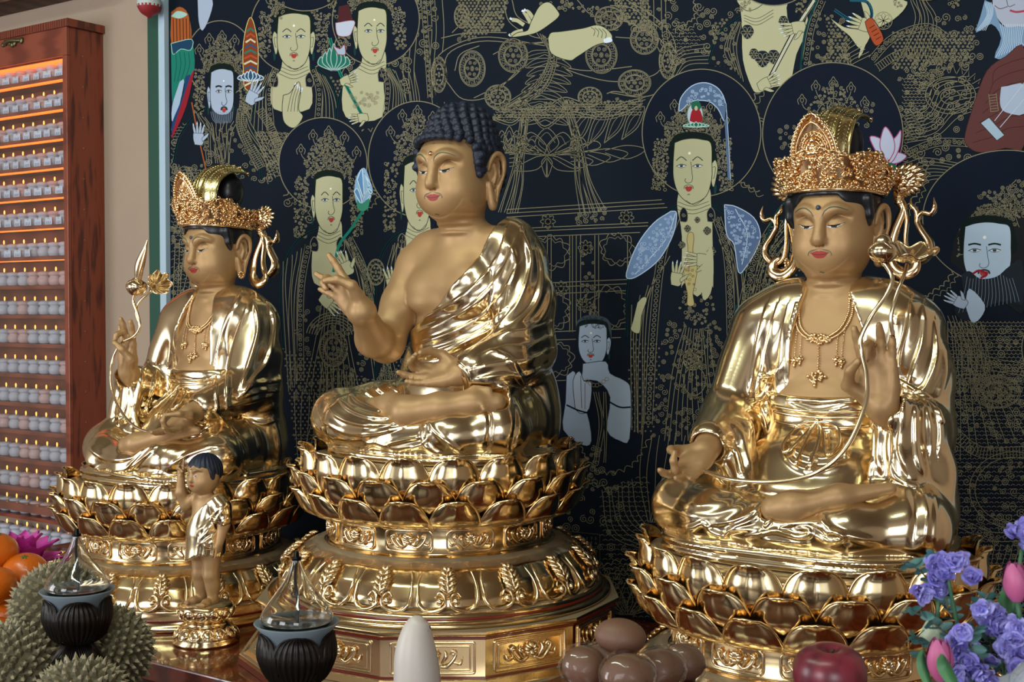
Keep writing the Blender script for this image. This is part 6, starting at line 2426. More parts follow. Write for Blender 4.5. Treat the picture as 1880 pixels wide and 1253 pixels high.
        if chest:
            s.bust(fx0, fx1, fy1 - 6, chest[2], chest[0], chest[1], c)
        s.lay = lay + 2
        s.face(fx0, fy0, fx1, fy1, turn, c, beard=beard)
        s.lay = lay + 3

    # 2: upper left, praying
    figure(540, 50, 80, 84, 509, 29, 570, 125, 0, 4, 66, 60, (500, 571, 200), [(455, 240), (470, 190), (500, 140), (540, 118), (580, 125), (612, 160), (628, 240)], n=70)
    for q in (-1, 1):
        s.flow([(540 + q * 38, 130), (540 + q * 52, 170), (540 + q * 50, 240)], [(540 + q * 56, 140), (540 + q * 74, 180), (540 + q * 82, 240)], 5, wob=.5)
        s.band([(540 + q * 34, 126), (540 + q * 46, 170), (540 + q * 42, 236)], 11, 'dots')
    s.fill([(520, 175), (533, 170), (548, 150), (552, 168), (548, 200), (556, 215), (540, 235), (522, 225), (518, 200)], CR, 4, edge=K)
    for i in range(4):
        s.line([(528 + i * 6, 205), (533 + i * 5, 180), (541 + i * 4, 156 + i * 3)], .9, K)
        s.line([(541 + i * 4, 160 + i * 3), (543 + i * 4, 152 + i * 3)], 2.4, '#cfd6e4', 0)
    # 3: upper middle with lotus staff
    figure(690, 36, 80, 84, 656, 18, 710, 116, .5, 4, 62, 56, (632, 704, 215), [(618, 245), (620, 190), (640, 140), (680, 112), (715, 125), (738, 170), (744, 220)], n=64)
    s.flow([(705, 125), (722, 160), (718, 230)], [(715, 125), (738, 170), (742, 225)], 5, wob=.5)
    s.band([(702, 124), (712, 160), (706, 220)], 9, 'dots')
    s.line([(606, 70), (618, 118), (636, 158), (664, 210)], 6, TEAL)
    s.line([(606, 70), (618, 118), (636, 158), (664, 210)], 1, '#0e3d36')
    s.fill([(619, 40), (622, 12), (640, 8), (648, 38)], '#4b2127', 0, edge=K)
    s.fill([(616, 42), (650, 38), (647, 56), (640, 66), (622, 66), (617, 56)], '#b9bfd2', 4, edge='#8a4c5c')
    s.lotus(613, 130, 34, 50, '#1f6a5b', '#9fb7b4')
    s.fill([(620, 100), (612, 84), (624, 90), (632, 82), (634, 100)], '#a3afc6', 3, edge=RED)
    s.hand(628, 150, -20, 34)
    s.hand(672, 215, 170, 34, fl=-1)
    s.curls([(640, 170), (700, 170), (690, 195), (650, 200)], 16, 3, 5)
    # 1: guardian with white face, banner and pagoda
    figure(404, 108, 62, 70, 386, 131, 429, 224, .45, 5, 52, 62, None, [(318, 300), (330, 250), (365, 205), (405, 195), (450, 210), (470, 260), (480, 330)], WH, True, n=64)
    s.fill([(385, 184), (390, 200), (402, 210), (420, 208), (429, 192), (427, 214), (410, 228), (393, 220)], '#333b45', 3)
    for i in range(12):
        s.line([(387 + i * 3.6, 205), (390 + i * 3.3, 218), (396 + i * 2.4, 226)], .8, '#76859a')
    s.flow([(378, 226), (390, 250), (400, 300)], [(436, 222), (424, 250), (420, 310)], 8)
    s.flow([(360, 205), (372, 240), (380, 300)], [(376, 215), (390, 240), (396, 300)], 4)
    s.curls([(372, 240), (450, 230), (470, 330), (350, 330)], 46, 3, 7)
    s.flow([(436, 200), (436, 240), (470, 310)], [(452, 196), (462, 230), (510, 300)], 7)
    s.band([(448, 190), (446, 240), (480, 310)], 16, 'rungs', step=4)
    s.band([(476, 200), (500, 240), (520, 300)], 14, 'rungs', step=4)
    s.fill([(314, 22), (330, 12), (346, 26), (352, 70), (336, 86), (314, 80)], ORG, 3, 9, edge=K)
    for i in range(6):
        s.line([(318 + i * 6, 34), (319 + i * 6, 78)], 1.4, '#3c1d10', 0)
    s.fill([(314, 30), (326, 20), (344, 26), (330, 34)], '#9fc4bb', 3)
    s.fill([(314, 84), (350, 74), (357, 128), (340, 150), (330, 175), (317, 200)], TEAL, 3, 9)
    s.fill([(314, 80), (352, 72), (350, 92), (332, 90), (318, 100)], '#1c3f5c', 3, 10, edge='#9fc4bb')
    for i in range(4):
        s.line([(322 + i * 8, 96), (324 + i * 8, 120), (320 + i * 6, 150)], 1.1, '#0e4a40')
    s.fill([(330, 150), (338, 148), (330, 190), (317, 225), (316, 195)], '#9fb4cc', 3, 10)
    s.fill([(341, 140), (350, 140), (338, 190), (318, 245), (316, 225), (334, 180)], '#1c3f6c', 3, 10)
    s.fill([(350, 138), (356, 132), (342, 195), (318, 250), (318, 238)], RED, 3, 10)
    s.line([(352, 188), (362, 240), (379, 316)], 2.2, ORG)
    s.hand(364, 262, -88, 40, WH)
    s.fill([(447, 140), (446, 90), (452, 50), (460, 32), (468, 50), (474, 90), (472, 140), (460, 166), (449, 160)], '#7d3a22', 4, 9, edge='#cfc27a')
    for i in range(11):
        y = 52 + i * 10
        cc = ('#1c7565', '#b04a28', '#c9c4a0', '#27506f')[i % 4]
        s.line([(448 + max(0, 5 - i), y + 6), (460, y), (472 - max(0, 5 - i), y + 6)], 3.4, cc, 0)
    s.lotus(460, 150, 26, 22, '#27506f', '#c9d2dc')
    s.hand(458, 186, -62, 44, WH)
    s.fill([(363, 0), (390, 0), (385, 30), (372, 56), (365, 40)], WH, 3, 6)
    # 4: lower left, holding the blue bud
    figure(593, 300, 81, 84, 578, 328, 629, 427, .45, 12, 64, 84, (574, 628, 520), [(520, 640), (516, 520), (540, 450), (590, 420), (640, 440), (676, 500), (700, 600), (716, 700)], n=90)
    s.lay = 14
    for A, B, n in (([(560, 450), (548, 540), (545, 700)], [(520, 480), (520, 560), (530, 720)], 6), ([(632, 440), (660, 520), (690, 720)], [(650, 450), (690, 540), (735, 720)], 7), ([(590, 560), (580, 620), (560, 720)], [(640, 560), (640, 620), (660, 720)], 9)):
        s.flow(A, B, n)
    s.band([(640, 436), (668, 500), (690, 620), (700, 700)], 13, 'swirl')
    s.band([(566, 450), (552, 540), (552, 700)], 12, 'dots')
    s.medal(612, 640, 26, 34)
    for i in range(5):
        s.ell(612, 620, 30 + i * 5, 26 + i * 5, 190, 350)
    s.curls([(540, 560), (700, 560), (730, 740), (530, 740)], 80, 3, 6, .9)
    s.line([(668, 384), (645, 420), (622, 452), (612, 500)], 5, TEAL)
    s.fill([(650, 350), (654, 326), (664, 310), (672, 312), (682, 340), (684, 352), (676, 374), (666, 384), (654, 372)], '#8fb4d6', 4, 15)
    for L in ((656, 330, 664, 310, 668, 366), (680, 338, 668, 318, 664, 366), (650, 352, 656, 346, 664, 376), (684, 352, 674, 346, 668, 376)):
        s.fill([(L[0], L[1]), (L[2], L[3]), ((L[0] + L[4]) / 2 + 5, (L[3] + L[5]) / 2), (L[4], L[5])], '#5e8fc0', 3, edge='#d4e2f0', ew=1.4)
    s.fill([(655, 366), (664, 374), (678, 364), (676, 382), (666, 388), (656, 382)], '#3c8a72', 3, 16)
    s.hand(640, 500, -115, 46)
    s.hand(592, 548, 38, 44, fl=-1)
    # 5: behind the middle statue
    figure(766, 292, 90, 106, 741, 302, 792, 421, .4, 12, 62, 96, (735, 800, 560), [(690, 700), (688, 560), (700, 470), (740, 425), (800, 430)], n=90)
    s.flow([(722, 450), (706, 520), (700, 660)], [(745, 430), (735, 520), (735, 660)], 7)
    s.medal(690, 500, 16, 24)
    s.hand(722, 530, -100, 44)
    s.curls([(690, 560), (750, 560), (750, 700), (700, 720)], 34, 3, 6, .9)
    # 9, 10: upper right, half out of the frame
    s.lay = 4
    s.fill([(1300, 120), (1318, 60), (1360, 20), (1400, 0), (1500, 0), (1500, 120)], NAVY, 4)
    s.line([(1300, 115), (1320, 62), (1372, 22)], 3, '#0c3a3e')
    s.line([(1300, 115), (1320, 62), (1372, 22)], 1.4)
    s.fill([(1356, 0), (1440, 0), (1444, 14), (1448, 40), (1470, 60), (1482, 30), (1480, 60), (1462, 100), (1450, 150), (1420, 160), (1392, 170), (1380, 160), (1364, 110), (1362, 40)], CR, 3, 5)
    s.fill([(1352, 0), (1402, 0), (1392, 14), (1372, 20), (1358, 10)], CR, 3, edge=K)
    for i in range(3):
        s.line([(1366, 28 + 5 * i), (1390, 34 + 6 * i), (1420, 18 + 6 * i)], .9, K)
    for x, y, rr in ((1372, 60, 12), (1438, 40, 9), (1400, 110, 14), (1420, 106, 12), (1384, 100, 9)):
        s.fill([(x - rr, y), (x - rr * .6, y - rr), (x, y - rr * 1.2), (x + rr * .6, y - rr), (x + rr, y), (x, y + rr)], '#14202c', 4, 6)
        s.flower(x, y, rr, 6)
    s.line([(1495, 0), (1460, 55), (1413, 143)], 9, '#b9b7a4')
    s.line([(1491, 0), (1456, 55), (1410, 143)], 2, ORG)
    s.line([(1499, 0), (1464, 55), (1417, 143)], 1.6, ORG)
    s.hand(1474, 48, 168, 46, fl=-1)
    s.hand(1396, 158, -25, 42)
    s.flow([(1350, 40), (1330, 90), (1345, 125)], [(1362, 40), (1352, 90), (1365, 150)], 5)
    s.curls([(1305, 60), (1350, 40), (1350, 120), (1310, 120)], 22, 3, 5)
    s.line([(1500, 0), (1478, 60), (1470, 130)], 4, '#0c3a3e')
    s.band([(1510, 0), (1490, 50), (1478, 120)], 12, 'dots')
    s.curls([(1490, 20), (1545, 30), (1560, 110), (1480, 130)], 34, 3, 6)
    s.fill([(1580, 0), (1658, 0), (1662, 14), (1640, 36), (1600, 60), (1584, 96), (1576, 104), (1590, 50)], CR, 3, 5)
    s.fill([(1525, 34), (1550, 50), (1580, 55), (1592, 60), (1596, 70), (1580, 90), (1560, 66), (1540, 50)], CR, 3, 5)
    s.line([(1532, 18), (1556, 34), (1580, 46), (1600, 30), (1592, 4), (1560, 0)], 6, '#1d4f63')
    s.line([(1532, 18), (1556, 34), (1580, 46), (1600, 30), (1592, 4)], 1.2, '#8fb4c6')
    s.hand(1600, 50, -160, 50)
    s.fill([(1588, 40), (1602, 34), (1622, 70), (1608, 84), (1594, 60)], '#a2482a', 4, 6, edge='#3c1d10')
    for i in range(4):
        s.line([(1596 + i * 4, 52 + i * 7), (1606 + i * 4, 46 + i * 7)], 1.4, '#3c1d10', 0)
    s.flower(1622, 38, 14, 8)
    s.ell(1622, 38, 16, 16)
    s.flow([(1560, 70), (1545, 90), (1560, 120)], [(1600, 100), (1570, 115), (1560, 122)], 7)
    s.flow([(1672, 0), (1680, 40), (1650, 110)], [(1700, 0), (1720, 40), (1700, 110)], 7)
    s.band([(1600, 110), (1640, 70), (1700, 50), (1740, 70)], 14, 'swirl')
    s.band([(1610, 125), (1650, 100), (1700, 95), (1740, 110)], 14, 'rungs', step=5)
    # dragon-like flames and scales at the right
    s.ell(1745, 175, 46, 34)
    s.ell(1745, 175, 38, 27)
    s.ell(1745, 178, 18, 13)
    for i in range(16):
        a = math.radians(190 + i * 14)
        x, y = 1745 + 52 * math.cos(a), 172 + 40 * math.sin(a)
        s.line([(x - 5, y + 2), (x + 12 * math.cos(a), y + 14 * math.sin(a)), (x + 6, y + 2)], 1.1, 'G', 0)
    s.flow([(1662, 215), (1700, 195), (1720, 150), (1780, 140)], [(1665, 262), (1720, 250), (1760, 215), (1800, 200)], 9)
    s.band([(1670, 280), (1720, 262), (1780, 262)], 14, 'swirl')
    s.curls([(1660, 100), (1740, 100), (1790, 110), (1690, 160)], 30, 3, 6)
    # 11: old man with lute
    s.fill([(1822, 0), (1880, 0), (1880, 48), (1860, 56), (1840, 44), (1826, 24)], '#a3a8bc', 3, 7)
    s.line([(1826, 10), (1836, 16), (1850, 12)], 1.4, '#6a4a4a')
    s.line([(1854, 19), (1866, 22), (1882, 20)], 4, '#a04058')
    s.line([(1848, 0), (1852, 12), (1864, 8)], 1, K)
    s.fill([(1808, 0), (1824, 10), (1832, 36), (1846, 50), (1880, 50), (1880, 84), (1856, 104), (1826, 106), (1838, 70), (1820, 44), (1792, 60), (1800, 30)], '#6f8cac', 3, 6)
    for i in range(12):
        s.line([(1836 + i * 4, 44), (1842 + i * 3, 76), (1828 + i * 5, 106 - i * 2)], .8, '#c6d4e4')
    for i in range(6):
        s.line([(1808 + i * 3, 4), (1812 + i * 2, 28), (1794 + i * 3, 56)], .8, '#c6d4e4')
    s.fill([(1790, 184), (1812, 130), (1846, 104), (1882, 92), (1882, 262), (1846, 272), (1800, 280), (1776, 268), (1772, 246)], '#5b3535', 4, 8, edge='#3a2020')
    for i in range(7):
        s.line([(1786 + i * 6, 262 - i * 18), (1826, 250 - i * 20), (1850, 236 - i * 20), (1882, 232 - i * 21)], 1.2, '#3f2222')
    s.fill([(1838, 160), (1850, 158), (1882, 156), (1882, 208), (1846, 206), (1836, 190)], WH, 3, 9)
    s.line([(1826, 222), (1882, 150)], 1.2, '#b8c0d0', 0)
    s.line([(1836, 234), (1882, 180)], 1.2, '#b8c0d0', 0)
    s.fill([(1800, 226), (1816, 216), (1844, 248), (1830, 258)], '#9cb0c4', 0, 9, edge=K)
    s.band([(1822, 172), (1826, 205)], 14, 'rungs', step=5)
    # 7: white-robed figure with vase
    figure(1288, 244, 109, 117, 1236, 260, 1307, 373, -.5, 12, 74, 70, (1252, 1308, 560), [(1150, 620), (1152, 520), (1180, 440), (1230, 385), (1290, 372), (1345, 410), (1366, 500), (1360, 640)], n=110)
    s.lay = 15
    s.fill([(1246, 205), (1250, 180), (1270, 158), (1296, 152), (1320, 164), (1332, 190), (1330, 222), (1318, 200), (1300, 186), (1270, 186), (1254, 200)], '#54698a', 4, 15, edge='#a9bedc', ew=1.6)
    s.line([(1330, 190), (1334, 250), (1338, 330)], 4, '#54698a')
    s.line([(1333, 190), (1337, 250), (1341, 330)], 1.2, '#a9bedc')
    s.curls([(1255, 195), (1270, 165), (1300, 158), (1325, 175), (1328, 195), (1290, 182)], 26, 2, 4, .8, '#a9bedc')
    s.disc(1276, 211, 15, 22, '#b4bccb', 16, '#4d6b5a', 2)
    s.disc(1278, 195, 9, 10, '#20604a', 17, None)
    s.fill([(1266, 222), (1270, 204), (1278, 198), (1286, 204), (1290, 222), (1278, 226)], '#93202a', 3, 18)
    s.disc(1278, 199, 3.6, 5, CR, 19, K, .8)
    s.lotus(1278, 234, 26, 10, '#26604f', '#9fc4bb')
    s.lay = 14
    for A, B, n in (([(1230, 470), (1190, 560), (1180, 800)], [(1160, 560), (1158, 640), (1160, 790)], 6), ([(1320, 440), (1346, 520), (1350, 800)], [(1340, 420), (1366, 520), (1372, 800)], 5), ([(1260, 590), (1235, 680), (1220, 810)], [(1300, 590), (1310, 680), (1330, 810)], 11)):
        s.flow(A, B, n)
    s.band([(1240, 400), (1215, 470), (1200, 600), (1190, 780)], 15, 'dots')
    s.band([(1316, 400), (1336, 470), (1342, 600), (1344, 780)], 15, 'swirl')
    s.curls([(1225, 590), (1325, 590), (1345, 800), (1195, 800)], 150, 3, 6.5, .9)
    s.ell(1275, 700, 20, 26)
    s.medal(1272, 660, 18, 20)
    s.fill([(1232, 388), (1242, 392), (1236, 430), (1212, 474), (1182, 500), (1158, 512), (1150, 502), (1170, 450), (1200, 410)], '#6c86ad', 4, 16, edge='#b4c6e0', ew=1.6)
    s.fill([(1330, 376), (1352, 380), (1384, 400), (1396, 430), (1390, 456), (1370, 490), (1356, 500), (1348, 450), (1334, 430)], '#54698f', 4, 16, edge='#b4c6e0', ew=1.6)
    s.lay = 17
    s.curls([(1232, 392), (1236, 428), (1180, 496), (1156, 506), (1175, 450)], 60, 2, 3.6, .8, '#a9bedc')
    s.curls([(1332, 382), (1380, 402), (1392, 440), (1362, 488), (1345, 440)], 60, 2, 3.6, .8, '#a9bedc')
    s.line([(1240, 392), (1222, 440), (1166, 504)], 1.2, '#c6d4ea')
    s.line([(1350, 384), (1372, 430), (1362, 486)], 1.2, '#c6d4ea')
    for x, y, rr_ in ((1262, 420, 7), (1298, 424, 8), (1252, 450, 7), (1306, 462, 9), (1280, 404, 6)):
        s.fill([(x - rr_, y), (x, y - rr_), (x + rr_, y), (x, y + rr_)], '#14202c', 4)
        s.flower(x, y, rr_ * .9, 6)
    s.fill([(1244, 560), (1256, 520), (1280, 545), (1304, 520), (1316, 566), (1296, 600), (1262, 600)], NAVY, 4)
    s.curls([(1246, 562), (1258, 530), (1300, 530), (1314, 566), (1290, 598), (1264, 598)], 40, 2.4, 4)
    s.fill([(1261, 440), (1264, 428), (1272, 428), (1274, 440), (1272, 462), (1280, 490), (1276, 520), (1272, 540), (1274, 560), (1262, 560), (1262, 540), (1256, 510), (1256, 486), (1263, 462)], '#b3a673', 4, 17, edge='#6b4a2a', ew=1)
    s.curls([(1258, 480), (1278, 480), (1274, 525), (1260, 525)], 16, 2, 3.4, .8, '#6b4a2a')
    s.lay = 18
    s.hand(1240, 520, -80, 44)
    s.hand(1300, 478, 182, 48, fl=-1)
    s.fill([(1288, 490), (1306, 450), (1310, 500), (1304, 540), (1290, 548)], CR, 3, 16)
    s.fill([(1170, 556), (1180, 546), (1188, 550), (1178, 580), (1174, 612), (1158, 606), (1162, 590)], CR, 3, 16, edge=K)
    s.line([(1352, 560), (1340, 640), (1350, 720)], 4, '#0c3a4a')
    # 8: halo behind the crowned statue, with pink lotus
    s.disc(1529, 246, 129, 131, HALO, 10)
    s.lay = 12
    s.crown(1530, 232, 72, 80, 60, side=False)
    s.curls([(1430, 240), (1460, 220), (1465, 280), (1435, 290)], 12, 3, 6)
    s.curls([(1590, 180), (1605, 180), (1600, 240), (1590, 240)], 6, 3, 6)
    s.line([(1400, 470), (1420, 400), (1460, 350)], 4, '#0c3a3e')
    s.band([(1370, 560), (1385, 480), (1430, 400)], 18, 'swirl', step=12)
    s.band([(1350, 700), (1356, 600), (1372, 520)], 14, 'dots')
    s.flow([(1380, 540), (1400, 460), (1450, 400)], [(1400, 580), (1420, 500), (1460, 430)], 8)
    s.curls([(1385, 440), (1460, 380), (1470, 520), (1390, 620)], 70, 3, 7)
    s.lay = 14
    for pts in ([(1630, 302), (1612, 284), (1597, 252), (1618, 256), (1634, 280)], [(1632, 302), (1640, 280), (1664, 286), (1652, 298)], [(1632, 302), (1630, 270), (1646, 250), (1654, 240), (1652, 268), (1642, 292)],
                [(1630, 300), (1616, 272), (1618, 250), (1626, 233), (1640, 254), (1642, 276)]):
        s.fill(pts, '#b3b6cf', 4, edge='#a04a78', ew=1.8)
    s.fill([(1620, 298), (1640, 300), (1648, 312), (1636, 316)], '#1d5a4c', 3)
    # 12: bearded guardian at the right edge
    s.disc(1850, 402, 156, 126, HALO, 10)
    s.lay = 12
    s.fill([(1744, 480), (1756, 430), (1790, 385), (1830, 370), (1882, 372), (1882, 560), (1850, 560)], '#1a1c20', 4)
    s.curls([(1757, 470), (1762, 420), (1795, 382), (1840, 368), (1882, 374), (1882, 400), (1830, 398), (1790, 420), (1778, 470)], 150, 2, 3.4, .9)
    s.band([(1776, 420), (1800, 392), (1850, 392), (1866, 420)], 12, 'swirl')
    s.curls([(1790, 360), (1880, 330), (1882, 372), (1830, 368)], 34, 3, 6)
    s.line([(1866, 330), (1850, 350), (1866, 372)], 1.3)
    s.lay = 14
    s.face(1769, 414, 1856, 530, -.35, '#a9bbd0', beard=True, ear=0)
    s.fill([(1765, 505), (1780, 498), (1800, 512), (1830, 508), (1852, 490), (1876, 480), (1878, 556), (1856, 552), (1820, 560), (1795, 575), (1772, 590), (1752, 570), (1768, 545)], '#20262e', 4, 17)
    for i in range(16):
        s.line([(1776 + i * 5.5, 508 + 4 * math.sin(i)), (1770 + i * 6.5, 540), (1760 + i * 7.4, 575 - i * 1.4)], .8, '#76859a')
    s.fill([(1772, 560), (1780, 530), (1808, 560), (1800, 584), (1784, 592)], '#a9bbd0', 3, 18)
    s.line([(1786, 503), (1798, 497), (1812, 504), (1800, 511)], 4, '#8e1f2c')
    s.lay = 18
    s.hand(1770, 560, -150, 42, WH)
    # robes below at the right
    s.lay = 3
    s.flow([(1740, 590), (1740, 700), (1730, 860)], [(1800, 590), (1830, 700), (1882, 800)], 10)
    s.band([(1750, 600), (1800, 660), (1882, 680)], 22, 'swirl', step=14)
    s.band([(1745, 790), (1800, 830), (1882, 830)], 20, 'rungs', step=6)
    s.medal(1830, 720, 44, 30)
    s.ell(1860, 900, 80, 70)
    s.ell(1860, 900, 70, 60)
    s.band([(1760, 960), (1820, 985), (1882, 985)], 16, 'dots', step=12)
    s.flow([(1760, 1000), (1770, 1060), (1740, 1130)], [(1882, 1000), (1860, 1080), (1882, 1160)], 12)
    # 13: child attendant
    s.lay = 12
    s.fill([(1060, 620), (1058, 594), (1074, 580), (1100, 580), (1120, 592), (1122, 630), (1112, 650)], '#3f4a55', 4, 12)
    s.face(1062, 598, 1114, 671, -.35, '#9cabc0', '#26323f')
    s.curls([(1062, 600), (1070, 584), (1105, 583), (1118, 600), (1112, 604)], 34, 1.6, 2.6, .7, '#20262e')
    s.fill([(1070, 668), (1112, 664), (1120, 686), (1148, 700), (1158, 720), (1156, 806), (1138, 810), (1114, 790), (1120, 730), (1096, 700), (1060, 700), (1068, 690)], '#9cabc0', 3, 12, edge='#26323f')
    s.fill([(1040, 690), (1056, 684), (1060, 740), (1078, 760), (1086, 810), (1070, 818), (1034, 790), (1038, 740)], '#9cabc0', 3, 12, edge='#26323f')
    s.fill([(1056, 752), (1052, 700), (1064, 682), (1072, 700), (1086, 704), (1082, 750), (1068, 760)], '#aab6c8', 3, 13, edge='#26323f')
    s.line([(1066, 690), (1068, 750)], 1, '#26323f', 0)
    s.line([(1074, 704), (1074, 752)], .9, '#26323f', 0)
    for q in ((1040, 744, 1084, 760), (1118, 738, 1158, 748)):
        s.line([(q[0], q[1]), ((q[0] + q[2]) / 2, q[1] + 10), (q[2], q[3])], 3, '#101824')
    for i in range(7):
        s.ell(1092 - 14 + i * 6, 700 + 8 * math.sin(i * .6), 3.4, 3.4, w=1)
    s.fill([(972, 700), (984, 702), (996, 740), (1002, 800), (984, 796), (976, 750)], '#9cabc0', 3, 12, edge='#26323f')
    s.lay = 11
    s.flow([(1090, 720), (1100, 780), (1090, 850)], [(1112, 720), (1114, 780), (1112, 850)], 5)
    s.cloud([(1060, 820), (1100, 870), (1160, 860), (1200, 800)], 1.2)
    s.cloud([(1050, 870), (1110, 900), (1180, 890)], 1.2)
    s.lotus(1150, 1130, 70, 60)
    s.lotus(1180, 1190, 60, 40)
    # inscription plate with columns of small characters
    g0 = '#5c5846'
    s.line([(1022, 974), (1101, 982), (1102, 1054), (1024, 1046), (1022, 974)], 1.2, g0, 0)
    for cx in range(9):
        for k in range(7):
            if cx < 3 and k > 4 + cx:
                continue
            x, y = 1094 - cx * 8.2, 989 + k * 8.2
            for _ in range(4):
                if r.random() < .5:
                    yy = y + r.uniform(-2.6, 2.6)
                    s.line([(x - 2.4, yy), (x + 2.4, yy)], .7, g0, 0)
                else:
                    xx = x + r.uniform(-2, 2)
                    s.line([(xx, y - 2.8), (xx, y + 2.8)], .7, g0, 0)
    # dark lower middle strips behind the thrones
    s.lay = 1
    s.flow([(540, 720), (545, 820), (560, 940)], [(735, 720), (700, 800), (640, 940)], 16)
    s.flow([(1180, 800), (1175, 880), (1190, 960)], [(1350, 800), (1330, 880), (1210, 960)], 12)
    s.flow([(322, 440), (318, 560), (322, 700)], [(370, 470), (345, 560), (330, 660)], 6)
    # the painting goes on above and to the right
    for hx, hy in ((1990, 150), (2080, 420), (560, -60), (820, -90), (1180, -90), (1420, -70), (1700, -80), (1960, 640)):
        s.disc(hx, hy, 84, 80, HALO)
        s.crown(hx, hy + 20, 60, 56, 40)
    for q in range(9):
        s.curls([(330 + q * 190, -120), (500 + q * 190, -120), (500 + q * 190, -6), (330 + q * 190, -6)], 34, 4, 8)
        s.curls([(1890, -60 + q * 145), (2120, -60 + q * 145), (2120, 70 + q * 145), (1890, 70 + q * 145)], 50, 4, 8)
    s.marks([(1886, 560), (2120, 560), (2120, 1230), (1886, 1230)], 10, 1)
    s.flow([(1890, 300), (1900, 600), (1890, 1200)], [(2110, 300), (2080, 700), (2110, 1200)], 16)
    # cloth itself
    A = px2w(314, 600, s.y + .004)
    Bq = px2w(2140, -140, WALLY - .022)
    s.mb.box((A[0], s.y + .0002, AZ + .002), (Bq[0], WALLY - .003, 3.02), s.mi(NAVY))
    o = s.mb.build('temple_painting', s.mats, None, smooth=False)
    tag(o, 'large dark temple painting with gold line figures hanging behind the golden statues', 'painting')
    return o


if 'paint' not in SKIP:
    painting()
gb = MB()
gb.box((xg0, WALLY - .034, AZ + .001), (xg1, WALLY - .001, 3.02))
gb.build('trim_2', GREEN, None, smooth=False)['kind'] = 'structure'
gb = MB()
gb.box((xg1 + .0005, WALLY - .040, AZ + .001), (px2w(313.5, 600, WALLY - .022)[0] - .002, WALLY - .001, 3.02))
gb.build('trim_3', PALE, None, smooth=False)['kind'] = 'structure'

gb = MB()
gb.box((px2w(2140, 0, WALLY - .022)[0] + .0005, WALLY - .040, AZ + .001), (px2w(2140, 0, WALLY - .022)[0] + .05, WALLY - .001, 3.02))
gb.build('trim_4', PALE, None, smooth=False)['kind'] = 'structure'

# ---------------------------------------------------------------- offerings in front
BRONZE = mat('dark_bronze', '#1d1714', .33, .55)
CLR = glass('clear_glass', (.97, .98, .98))


